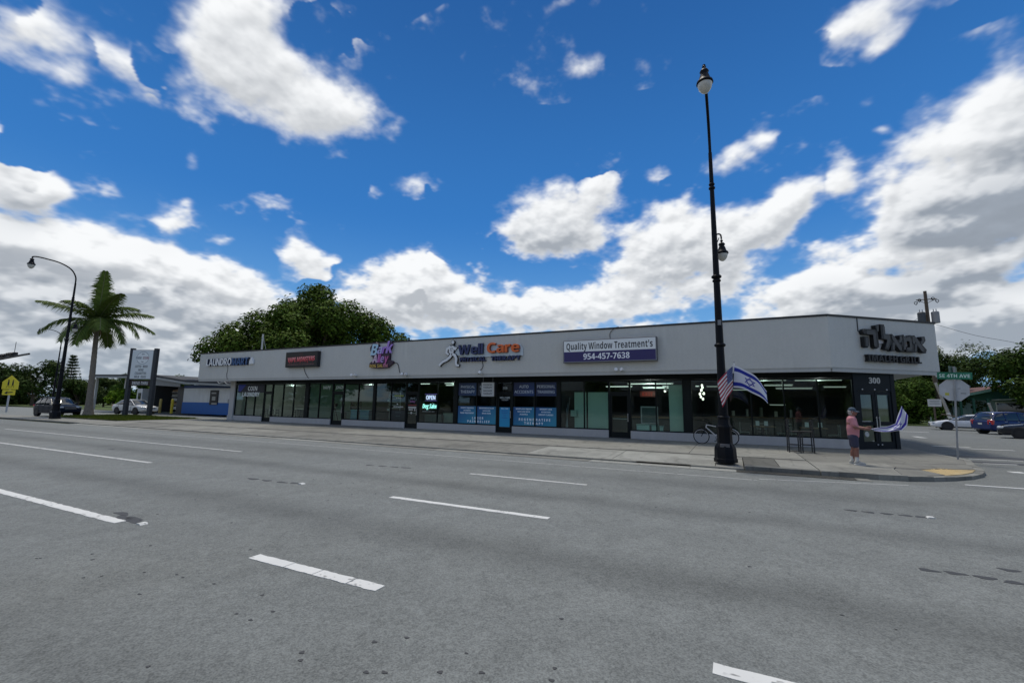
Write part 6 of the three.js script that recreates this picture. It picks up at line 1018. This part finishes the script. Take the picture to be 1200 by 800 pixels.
// the big tree behind the roof
tree('shade_tree', 'big dark broad leaved tree rising behind the left end of the shop roof', [-46.6, 0, -38.4], 11.5, 10.6, 6.4, { seed: 21, leaves: 64000, size: 0.35, color: [0.11, 0.165, 0.036], up: 0.6, tone: 0.5,
  blobs: (() => { const o = clumps(10.6, 7.2, 6.6, 34, 23, { r0: 0.13, r1: 0.24 }); o.push([-1.5, 14.7, 0, 1.9], [1.2, 14.3, 0.5, 2.0], [-4, 12.4, 0.5, 2.0], [4.6, 12.2, -0.5, 2.2], [-7.6, 9.6, 1.5, 2.0], [-9.4, 7.9, 3.2, 1.6], [7.4, 10.4, -3.4, 2.1], [9.4, 8.4, -5.6, 1.7], [10.8, 7.4, -7.0, 1.3], [0, 10, 2, 4], [3, 9.6, -2, 4], [-4, 9, 2.5, 3.4], [-7.0, 7.6, 8.0, 1.8], [-6.2, 9.2, 6.4, 2.0], [-7.5, 6.8, 8.9, 1.2], [-4.6, 10.9, 4.6, 2.0], [-5.6, 7.6, 6.0, 2.4], [8.2, 7.6, -9.8, 1.5], [7.0, 9.4, -7.6, 1.8], [0.2, 15.4, 0.2, 1.2]); return o; })() });
// trees along the far side of the field, and more behind the store
const FT = 'trees beyond the grass field', fieldTrees = [
  ['widest dark spreading tree beyond the field, behind the dark SUV', -114.9, -34.6, 4.6, 6.0, 2.9, 31, [0.055, 0.09, 0.03]],
  ['dark rounded tree at the far left edge behind the crossing sign', -121, -31.4, 3.8, 5.6, 2.4, 32, [0.05, 0.08, 0.03]],
  ['low dark tree filling the gap behind the far left trees', -131, -35, 5, 5.4, 1.6, 39, [0.05, 0.08, 0.03]],
  ['mid green tree between the left lamp and the palm trunk', -117.7, -42, 3.6, 4.2, 1.4, 33, [0.07, 0.11, 0.04]],
  ['low greyish green tree just right of the palm trunk', -102.4, -40.1, 3.0, 4.2, 1.4, 34, [0.09, 0.12, 0.06]],
  ['bushy tree behind the left end of the store canopy', -128, -51, 5, 4.6, 1.2, 35, [0.07, 0.12, 0.035]],
  ['tall bright green tree above the canopy left of the pylon sign', -95.2, -41.6, 3.6, 5.2, 1.6, 36, [0.085, 0.15, 0.035]],
  ['small olive tree behind the store canopy at the pylon sign', -95, -49, 3.8, 4.6, 1.4, 37, [0.10, 0.14, 0.05]],
  ['small olive tree behind the store roof right of the pylon sign', -82.3, -50, 3.6, 4.2, 1.6, 40, [0.09, 0.125, 0.045]],
  ['feathery green tree over the store roof next to the shop building', -76.1, -50, 4.4, 4.6, 1.8, 38, [0.11, 0.155, 0.05]]];
for (const [l, x, z, R, H, y0, seed, c] of fieldTrees) tree('field_tree', l, [x, 0, z], R, H, y0, { seed, leaves: 7000, size: 0.36, color: c, group: FT, up: 0.6, n: 22, r0: 0.2, r1: 0.36 });
tree('hedge_row', 'dark hedge line along the far end of the grass field', [-128, 0, -44], 5, 4, 0.4, { seed: 91, leaves: 17000, size: 0.4, color: [0.05, 0.08, 0.03], category: 'hedge', up: 0.6,
  blobs: (() => { const o = [], r = makeRng(8); for (let i = 0; i < 110; i++) { const k = r() - 0.5; o.push([8 * k + (r() - 0.5) * 2, 0.5 + r() * 2.6, -46 * k, 1.0 + r() * 0.7]); } return o; })() });
{ // norfolk pine: tiers of level branches
  const t = thing('norfolk_pine', 'slim pointed conifer showing above the field trees right of the left lamp', 'conifer', [-132, 0, -45.2]); t.scale.set(0.62, 0.69, 0.62);
  obj('trunk', bar([0, 0, 0], [0, 16.2, 0], 0.3, 0.06), MAT.poleWood, t);
  const bl = []; for (let k = 0; k < 11; k++) { const y = 6 + k * 0.95, L = 2.9 * (1 - k / 11.5) + 0.3; for (let j = 0; j < 6; j++) { const a = j / 6 * Math.PI * 2 + k; for (let q = 1; q <= 3; q++) bl.push([Math.cos(a) * L * q / 3, y + q * 0.08, Math.sin(a) * L * q / 3, 0.34]); } }
  obj('needles', leaves(bl, 5200, 0.4, 44, { shell: 0.2, long: 3 }), leafMat([0.06, 0.09, 0.05]), t);
}
tree('garden_shrub', 'bright green shrub at the left foot of the white sedan', [-66.5, 0.2, -27.6], 2.0, 2.0, 0.5, { seed: 61, leaves: 3000, size: 0.3, color: [0.200, 0.320, 0.040], category: 'shrub', n: 14 });
// right of the corner
tree('clipped_hedge', 'tall dark hedge with a sunlit top behind the corner entrance', [17.2, 0, -66.2], 5, 4.4, 1.2, { seed: 70, leaves: 16000, size: 0.26, color: [0.090, 0.150, 0.036], category: 'hedge', up: 0.9,
  blobs: (() => { const o = [], r = makeRng(6); for (let i = 0; i < 40; i++) o.push([-6.5 + 9.5 * r(), 0.6 + r() * 3.6, (r() - 0.5) * 3, 1.0 + r() * 0.5]); return o; })() });
const RT = 'trees behind the green house', rightTrees = [
  ['dark tree directly right of the grill sign above the stop sign', 24.6, -78, 4.6, 7.6, 2.0, 71, [0.049, 0.085, 0.028], 11000],
  ['wide shadowy tree overhanging the green house and the cars', 30.6, -67, 6.4, 6.6, 3.1, 72, [0.057, 0.099, 0.023], 17000],
  ['large green tree at the right edge of the photo', 36.5, -70, 7, 7.4, 3.8, 73, [0.068, 0.123, 0.027], 15000],
  ['paler tall tree showing between the utility pole and the right trees', 27.5, -92, 6, 9.6, 2.2, 74, [0.114, 0.142, 0.067], 9000],
  ['dense dark tree filling the gap behind the stop sign', 31.0, -88, 6.2, 8.4, 1.4, 77, [0.05, 0.085, 0.028], 10000],
  ['low dark tree behind the hedge under the grill fascia', 21.4, -76, 4.2, 5.6, 1.0, 75, [0.053, 0.091, 0.030], 9000],
  ['far olive tree between the two right hand trees', 37, -100, 8, 9.6, 2.4, 76, [0.095, 0.129, 0.057], 9000]];
for (const [l, x, z, R, H, y0, seed, c, n] of rightTrees) tree('street_tree', l, [x, 0, z], R, H, y0, { seed, leaves: n, size: 0.34, color: c, group: RT, up: 0.9, n: 26, tone: 0.5, r0: 0.2, r1: 0.34 });

// ---------- the palm ----------
{
  const t = thing('palm_tree', 'tall palm with a smooth grey trunk on the left verge', 'palm tree', [-52.6, 0.1, -19.6]);
  const bark = std([0.30, 0.27, 0.23], 0.9, { map: woodTex });
  const path = (k) => [-0.78 * k, 8.6 * k, 0.0];
  const rings = []; for (let i = 0; i <= 40; i++) { const k = i / 40, p = path(k), r = 0.25 * (1 - 0.35 * k) + 0.2 * Math.exp(-k * 12) + (i % 2 ? 0.012 : 0), n = 12; rings.push(Array.from({ length: n }, (_, j) => { const a = j / n * Math.PI * 2; return [p[0] + Math.cos(a) * r, p[1], p[2] + Math.sin(a) * r]; })); }
  obj('trunk', loft(rings), bark, t);
  const top = [-0.78, 8.6, 0];
  obj('crown_shaft', [bar([-0.76, 8.4, 0], [-0.82, 9.0, 0], 0.2, 0.14, 12), ...[0, 1, 2, 3, 4, 5, 6].map((i) => bar([-0.78, 9.0, 0], [-0.78 + Math.cos(i * 0.9) * 0.5, 9.7, Math.sin(i * 0.9) * 0.5], 0.11, 0.05, 6))], std([0.22, 0.2, 0.13], 0.8, { map: woodTex }), t);
  obj('dead_husks', [0, 1, 2, 3, 4, 5, 6, 7].map((i) => bar([-0.78, 9.0, 0], [-0.78 + Math.cos(i * 0.8) * 0.75, 8.0 - (i % 3) * 0.2, Math.sin(i * 0.8) * 0.75], 0.12, 0.04, 6)), std([0.24, 0.18, 0.11], 0.9), t);
  // fronds: azimuth in the world, rise, length, droop
  const r = makeRng(19), mat = leafMat([0.15, 0.20, 0.08], 0.6);
  // towards the photograph's right is (0.36, -0.93); its left the opposite
  const fr = [[0.75, 42, 5.0, 0.7, 1], [-0.7, 44, 4.6, 0.7, 1], [0.05, 78, 5.9, 0.35, 1], [0.45, 52, 5.0, 0.5, 1], [1, 32, 5.3, 0.5, 1], [1, 12, 5.6, 0.55, 1], [0.95, 20, 5.0, 1.25, 1], [0.8, 5, 4.6, 1.5, 1], [-1, 30, 5.4, 0.35, 1], [-1, 10, 5.4, 0.9, 1], [-0.8, 0, 5.0, 1.3, 1], [-0.55, -10, 4.6, 1.4, 1], [-0.2, 40, 4.6, 0.8, -1], [0.3, 30, 4.6, 0.9, -1], [0.1, 20, 4.2, 1.2, 1], [-0.3, 15, 4.4, 1.4, -1], [0.5, -12, 4.0, 1.4, -1], [0.3, 64, 5.0, 0.45, -1]];
  for (const [side, rise, L0, droop, front] of fr) {
    const L = L0 * 0.8;
    const rt = V(0.36, 0, -0.93), fw = V(0.93, 0, 0.36), h = rt.clone().multiplyScalar(side).addScaledVector(fw, front * Math.sqrt(Math.max(0, 1 - side * side))).normalize(), e = rad(rise), N = 22, pts = [];
    let dir = V(h.x * Math.cos(e), Math.sin(e), h.z * Math.cos(e)), p = V(top[0], 8.9, top[2]);
    for (let i = 0; i <= N; i++) { pts.push(p.clone()); dir.y -= droop * 1.9 / N * (0.4 + i / N); dir.normalize(); p = p.clone().addScaledVector(dir, L / N); }
    const f = new THREE.Group(); f.name = 'frond'; t.add(f);
    obj('midrib', tube(pts.map((q) => [q.x, q.y, q.z]), 0.035, 20, 5), std([0.14, 0.15, 0.06], 0.7), f);
    const pos = [], col = [];
    for (let i = 1; i < 88; i++) {
      const k = i / 88, a = Math.min(N - 1, Math.floor(k * N)), q = pts[a].clone().lerp(pts[a + 1], k * N - a), T = pts[a + 1].clone().sub(pts[a]).normalize(), S = V(0, 1, 0).cross(T).normalize(), U = T.clone().cross(S);
      const len = 1.15 * Math.sin(Math.PI * Math.min(1, k * 0.82 + 0.14)) ** 0.7 * (0.85 + r() * 0.3);
      for (const s of [-1, 1]) { const d = S.clone().multiplyScalar(s * 0.82).addScaledVector(T, 0.62).addScaledVector(U, 0.25 * (r() - 0.4)).normalize(), tip = q.clone().addScaledVector(d, len); tip.y -= len * (0.35 + r() * 0.25); const mid = q.clone().addScaledVector(d, len * 0.5); mid.y -= len * 0.06; const w = T.clone().multiplyScalar(0.042), c = 0.75 + r() * 0.5; const A = q.clone().add(w), B = q.clone().sub(w), C = mid.clone().add(w), D = mid.clone().sub(w); for (const v of [A, B, D, A, D, C, C, D, tip]) { pos.push(v.x, v.y, v.z); col.push(c, c, c); } }
    }
    const g = new THREE.BufferGeometry(); g.setAttribute('position', new THREE.Float32BufferAttribute(pos, 3)); g.setAttribute('color', new THREE.Float32BufferAttribute(col, 3)); g.computeVertexNormals();
    obj('leaflets', g, mat, f);
  }
}

// grass blades on the near verge
{
  const r = makeRng(3), pos = [], col = [];
  for (let i = 0; i < 18000; i++) { const x = -53.3 + r() * 12.8, z = -22.4 + r() * 5.1, h = 0.05 + r() * 0.12, a = r() * 6.3, w = 0.02, c = 0.6 + r() * 0.8; pos.push(x - Math.cos(a) * w, 0.12, z - Math.sin(a) * w, x + Math.cos(a) * w, 0.12, z + Math.sin(a) * w, x + (r() - 0.5) * 0.1, 0.12 + h, z + (r() - 0.5) * 0.1); for (let k = 0; k < 3; k++) col.push(c * 1.1, c, c * 0.8); }
  const g = new THREE.BufferGeometry(); g.setAttribute('position', new THREE.Float32BufferAttribute(pos, 3)); g.setAttribute('color', new THREE.Float32BufferAttribute(col, 3)); g.computeVertexNormals();
  const m = obj('verge_grass', g, leafMat([0.15, 0.19, 0.06], 0.9)); m.userData.kind = 'stuff'; m.userData.label = 'patchy olive grass blades on the left verge around the palm'; m.userData.category = 'grass';
}

// ---------- the man with the flag ----------
// a field of tapered capsules joined smoothly, meshed by marching cubes
function skinMesh(bones, lo, hi, cell, k = 0.03) {
  const c = [0, 1, 2].map((i) => (lo[i] + hi[i]) / 2), half = Math.max(...[0, 1, 2].map((i) => (hi[i] - lo[i]) / 2)) * 1.08, res = Math.ceil(2 * half / cell);
  const mc = new MarchingCubes(res, new THREE.MeshStandardMaterial(), false, false, 200000); mc.isolation = 0;
  const hs = mc.halfsize ?? res / 2, F = mc.field;
  const cap = (x, y, z, b) => { const [p, q, r0, r1] = b, dx = q[0] - p[0], dy = q[1] - p[1], dz = q[2] - p[2], L = dx * dx + dy * dy + dz * dz, t = L ? clamp(((x - p[0]) * dx + (y - p[1]) * dy + (z - p[2]) * dz) / L) : 0, sx = b[4]?.[0] ?? 1, sy = b[4]?.[1] ?? 1, sz = b[4]?.[2] ?? 1; const ex = (x - p[0] - dx * t) / sx, ey = (y - p[1] - dy * t) / sy, ez = (z - p[2] - dz * t) / sz; return (Math.sqrt(ex * ex + ey * ey + ez * ez) - mix(r0, r1, t)) * Math.min(sx, sy, sz); };
  for (let iz = 0; iz < res; iz++) for (let iy = 0; iy < res; iy++) for (let ix = 0; ix < res; ix++) {
    const x = (ix - hs) / hs * half + c[0], y = (iy - hs) / hs * half + c[1], z = (iz - hs) / hs * half + c[2];
    let s = 0, m = 1e9; for (const b of bones) { const d = cap(x, y, z, b); if (d < 0.25) s += Math.exp(-d / k * 2.2); if (d < m) m = d; }
    F[ix + iy * res + iz * res * res] = -(s > 1e-12 ? -Math.log(s) * k / 2.2 : m);
  }
  mc.update();
  const n = mc.count ?? mc.geometry.drawRange.count, P = mc.positionArray.slice(0, n * 3), N = mc.normalArray.slice(0, n * 3), g = new THREE.BufferGeometry();
  for (let i = 0; i < n; i++) { P[3 * i] = P[3 * i] * half + c[0]; P[3 * i + 1] = P[3 * i + 1] * half + c[1]; P[3 * i + 2] = P[3 * i + 2] * half + c[2]; const L = Math.hypot(N[3 * i], N[3 * i + 1], N[3 * i + 2]) || 1; N[3 * i] /= L; N[3 * i + 1] /= L; N[3 * i + 2] /= L; }
  g.setAttribute('position', new THREE.BufferAttribute(P, 3)); g.setAttribute('normal', new THREE.BufferAttribute(N, 3));
  return g;
}
{
  const t = thing('person', 'man in a pink shirt, dark shorts and cap holding a flag on a stick', 'person', [3.2, 0.12, -16.75], -0.12);
  const skin = std([0.24, 0.105, 0.075], 0.6);
  const S = { head: [0.05, 1.535, 0], rs: [-0.01, 1.335, 0.175], re: [0.05, 1.1, 0.225], rw: [0.285, 1.045, 0.13], ls: [-0.01, 1.335, -0.175], le: [0.08, 1.1, -0.2], lw: [0.33, 1.075, -0.03] };
  const leg = (z, x) => [[[0.0, 0.82, z], [x * 0.5 + 0.02, 0.46, z * 1.04], 0.085, 0.056], [[x * 0.5 + 0.02, 0.46, z * 1.04], [x, 0.1, z * 1.08], 0.057, 0.037], [[x * 0.6 - 0.01, 0.36, z * 1.04], [x - 0.012, 0.24, z * 1.06], 0.05, 0.035], [[x, 0.06, z * 1.08], [x + 0.12, 0.04, z * 1.2], 0.035, 0.03]];
  const bodyBones = [[[0, 0.9, 0], [0, 1.2, 0], 0.125, 0.14, [0.9, 1, 1.1]], [[0, 1.2, 0], [0.0, 1.32, 0], 0.14, 0.12, [0.85, 1, 1.25]], [[0.01, 1.36, 0], [0.04, 1.47, 0], 0.055, 0.052], [S.rs, S.re, 0.05, 0.041], [S.re, S.rw, 0.04, 0.027], [S.ls, S.le, 0.05, 0.041], [S.le, S.lw, 0.04, 0.027], ...leg(0.095, 0.05), ...leg(-0.095, -0.05)];
  // head: skull, jaw, nose, brow, ears, chin
  const hb = [[[0.03, 1.56, 0], [0.03, 1.565, 0], 0.088, 0.088, [1.06, 1.12, 0.9]], [[0.075, 1.5, 0], [0.09, 1.475, 0], 0.052, 0.042, [1, 1, 0.95]], [[0.125, 1.555, 0], [0.148, 1.525, 0], 0.011, 0.017], [[0.105, 1.575, -0.035], [0.105, 1.575, 0.035], 0.018, 0.018], [[0.02, 1.555, 0.082], [0.01, 1.53, 0.084], 0.02, 0.014, [0.8, 1, 0.5]], [[0.02, 1.555, -0.082], [0.01, 1.53, -0.084], 0.02, 0.014, [0.8, 1, 0.5]], [[0.03, 1.47, 0], [0.02, 1.4, 0], 0.05, 0.052], [[0.123, 1.492, -0.018], [0.123, 1.492, 0.018], 0.012, 0.012]];
  // hands: palm, four fingers curled round the stick, thumb from the side of the palm
  const hand = (w, s, tilt) => { const [x, y, z] = w, b = [[[x, y, z], [x + 0.035, y + tilt, z + s * 0.0], 0.026, 0.027, [1, 1, 0.7]], [[x + 0.035, y + tilt, z], [x + 0.075, y + tilt * 1.6, z], 0.029, 0.027, [1, 1.15, 0.62]]]; [0.85, 1, 0.95, 0.75].forEach((L, i) => { const fy = y + tilt * 1.6 + 0.027 - i * 0.018, fx = x + 0.085, q = -s; b.push([[fx, fy, z], [fx + 0.03 * L, fy - 0.004, z + q * 0.008], 0.009, 0.0085], [[fx + 0.03 * L, fy - 0.004, z + q * 0.008], [fx + 0.034 * L, fy - 0.008, z + q * 0.034], 0.0085, 0.008], [[fx + 0.034 * L, fy - 0.008, z + q * 0.034], [fx + 0.012 * L, fy - 0.01, z + q * 0.046], 0.008, 0.007]); }); b.push([[x + 0.03, y + tilt + 0.02, z], [x + 0.062, y + tilt + 0.045, z - s * 0.012], 0.0125, 0.010], [[x + 0.062, y + tilt + 0.045, z - s * 0.012], [x + 0.088, y + tilt + 0.042, z - s * 0.034], 0.010, 0.008]); return b; };
  obj('body', [skinMesh(bodyBones, [-0.26, 0, -0.3], [0.4, 1.52, 0.3], 0.012), skinMesh(hb, [-0.09, 1.36, -0.12], [0.17, 1.68, 0.12], 0.0045, 0.016), skinMesh(hand(S.rw, 1, 0.005), [0.24, 0.97, 0.05], [0.44, 1.12, 0.2], 0.0035, 0.007), skinMesh(hand(S.lw, -1, 0.012), [0.29, 1.0, -0.1], [0.49, 1.16, 0.06], 0.0035, 0.007)], skin, t);
  for (const s of [-1, 1]) obj('eye', sph(0.010, 0.118, 1.561, s * 0.033, [1, 1, 1], 8), std([0.05, 0.035, 0.03], 0.3), t);
  obj('lips', bar([0.132, 1.493, -0.02], [0.132, 1.493, 0.02], 0.005), std([0.2, 0.07, 0.06], 0.5), t);
  // grey hair and beard stubble round the back of the head
  obj('hair', skinMesh([[[-0.005, 1.545, 0], [-0.01, 1.50, 0], 0.086, 0.07, [0.92, 1, 0.98]], [[0.03, 1.55, 0.075], [0.03, 1.53, 0.076], 0.018, 0.012], [[0.03, 1.55, -0.075], [0.03, 1.53, -0.076], 0.018, 0.012]], [-0.1, 1.4, -0.1], [0.08, 1.63, 0.1], 0.006, 0.012), std([0.36, 0.35, 0.34], 0.85), t);
  const capM = std([0.055, 0.09, 0.125], 0.8, { map: stuccoTex });
  const capG = obj('cap', skinMesh([[[0.03, 1.60, 0], [0.03, 1.615, 0], 0.096, 0.09, [1.08, 0.8, 0.93]]], [-0.1, 1.52, -0.12], [0.16, 1.72, 0.12], 0.006, 0.01), capM, t);
  obj('brim', sheet(12, 8, (u, v) => { const a = (u - 0.5) * 2.3, R = 0.09 + v * 0.095 * Math.cos(a * 0.6); return [0.025 + Math.cos(a) * R * 1.05, 1.588 - v * 0.03 - Math.abs(a) * 0.012, Math.sin(a) * (0.088 + v * 0.01)]; }), capM, capG);
  const shirtM = std([0.55, 0.23, 0.26], 0.9, { map: stuccoTex });
  const sh = obj('shirt', skinMesh([[[0.01, 0.87, 0], [0.015, 1.05, 0], 0.158, 0.165, [0.92, 1, 1.06]], [[0.015, 1.05, 0], [0, 1.29, 0], 0.165, 0.145, [0.88, 1, 1.16]], [[0.0, 1.33, -0.13], [0.0, 1.33, 0.13], 0.062, 0.062], [S.rs, [0.03, 1.175, 0.217], 0.068, 0.07], [S.ls, [0.045, 1.175, -0.192], 0.068, 0.07], [[0.0, 1.37, 0], [0.02, 1.39, 0], 0.068, 0.06]], [-0.25, 0.72, -0.34], [0.28, 1.47, 0.34], 0.011, 0.03), shirtM, t);
  obj('collar', torus(0.064, 0.016, 0.018, 1.405, 0, [Math.PI / 2 + 0.25, 0, 0]), shirtM, sh); obj('pocket', rbox(0.09, 0.1, 0.01, 0.004, 0.05, 1.2, 0.165, -0.2), shirtM, sh);
  obj('shorts', skinMesh([[[0.0, 0.88, 0], [0, 0.8, 0], 0.15, 0.15, [0.9, 1, 1.05]], [[0.005, 0.8, 0.085], [0.025, 0.57, 0.1], 0.108, 0.096], [[0.005, 0.8, -0.085], [-0.005, 0.57, -0.1], 0.108, 0.096]], [-0.2, 0.46, -0.26], [0.2, 0.98, 0.26], 0.011, 0.02), std([0.04, 0.042, 0.075], 0.9), t);
  for (const [x, z] of [[0.05, 0.1025], [-0.05, -0.1025]]) {
    const so = obj('sock', cyl(0.042, 0.047, 0.15, x - 0.004, 0.15, z, 12), std([0.6, 0.6, 0.58], 0.9), t); obj('cuff', torus(0.044, 0.008, x - 0.006, 0.22, z, [Math.PI / 2, 0, 0], 16, 6), std([0.6, 0.6, 0.58], 0.9), so);
    const shoe = obj('shoe', skinMesh([[[x - 0.045, 0.055, z], [x + 0.06, 0.05, z * 1.08], 0.05, 0.047, [1, 1, 0.9]], [[x + 0.06, 0.048, z * 1.08], [x + 0.155, 0.04, z * 1.2], 0.047, 0.038, [1, 0.85, 1]], [[x - 0.03, 0.08, z], [x - 0.02, 0.1, z], 0.046, 0.044]], [x - 0.12, 0, Math.min(z * 1.2, z) - 0.07], [x + 0.22, 0.16, Math.max(z * 1.2, z) + 0.07], 0.007, 0.014), std([0.42, 0.41, 0.37], 0.7), t);
    obj('sole', rbox(0.28, 0.026, 0.1, 0.012, x + 0.045, 0.013, z * 1.08, -z * 0.25), std([0.62, 0.62, 0.6], 0.7), shoe); obj('lace_panel', rbox(0.07, 0.01, 0.045, 0.004, x + 0.05, 0.098, z * 1.06, 0, 0, -0.35), std([0.2, 0.2, 0.2], 0.7), shoe);
  }
  // the flag he holds
  const f = thing('hand_flag', 'white flag with violet blue stripes on a short stick held by the man', 'flag', [3.2, 0.12, -16.75], -0.12);
  obj('stick', bar([0.30, 1.03, 0.10], [0.98, 1.14, -0.05], 0.011, 0.009), MAT.black, f);
  const L3 = (p, q, k) => [0, 1, 2].map((i) => mix(p[i], q[i], k));
  obj('cloth', sheet(36, 12, (u, v) => {            // gathered along the stick, then lifted by the wind at its far end
    const A = [[0.42, 1.055, 0.07], [0.78, 1.13, 0.02], [1.02, 1.25, -0.04], [1.12, 1.52, -0.1], [1.2, 1.76, -0.14]], B = [[0.50, 1.01, 0.10], [0.86, 1.0, 0.08], [1.14, 1.03, 0.02], [1.27, 1.2, -0.05], [1.32, 1.46, -0.12]];
    const k = u * 4, i = Math.min(3, Math.floor(k)), P = L3(L3(A[i], A[i + 1], k - i), L3(B[i], B[i + 1], k - i), v);
    return [P[0], P[1] + Math.sin(u * 11 + v * 3) * 0.012, P[2] + Math.sin(u * 8 + v * 7) * 0.035];
  }), cloth(flagStar('#3c2f9a')), f, { keepUV: true });
}
// ---------- across the road, out of frame: what the shop windows mirror ----------
{
  const t = thing('shop_building', 'long low cream shop building across the road, outside the photo', 'building', [-14, 0, 32]);
  obj('wall', bx(-34, 64, 0, 5.4, 0, 12), std([0.34, 0.33, 0.30], 0.85, { map: stuccoTex }), t); obj('fascia', bx(-34.4, 64.4, 4.2, 5.7, -1.6, -0.005), std([0.30, 0.31, 0.33], 0.8), t);
  for (let i = 0; i < 21; i++) { const x = -32.5 + i * 4.5, w = obj('window', bx(x, x + 3.4, 0.6, 3.2, -0.12, -0.02), MAT.carGlass, t); obj('frame', [bx(x - 0.08, x, 0.5, 3.3, -0.16, -0.02), bx(x + 3.4, x + 3.48, 0.5, 3.3, -0.16, -0.02), bx(x, x + 3.4, 3.2, 3.3, -0.16, -0.02)], MAT.black, w); }
  struct('near_pavement', poly([[-240, 13.1], [120, 13.1], [120, 60], [-240, 60]], -0.02, 0.12), MAT.concreteStain);
  const T = 'trees across the road, outside the photo'; let n = 0;
  for (const [x, z, R] of [[-58, 26, 7], [-44, 20, 5], [-18, 19.5, 4], [2, 20, 4.4], [14, 21, 5], [24, 24, 6], [36, 26, 8], [50, 24, 8], [-78, 26, 8], [-96, 25, 9], [-113, 27, 9], [-131, 25, 9], [-150, 28, 10], [-172, 26, 10], [-196, 28, 11]]) { if (!n++) tree('road_tree', 'broad tree across the road, outside the photo', [x, 0, z], R, 7, 2.6, { seed: 80, leaves: 7000, size: 0.5, color: [0.08, 0.13, 0.04], group: T, n: 22, r0: 0.24, r1: 0.4 }); else { const d = dup(scene.getObjectByName('road_tree'), [x, 0, z], n * 1.7, null, T); d.scale.setScalar(R / 7); } }
}
renderer.render(scene, camera);
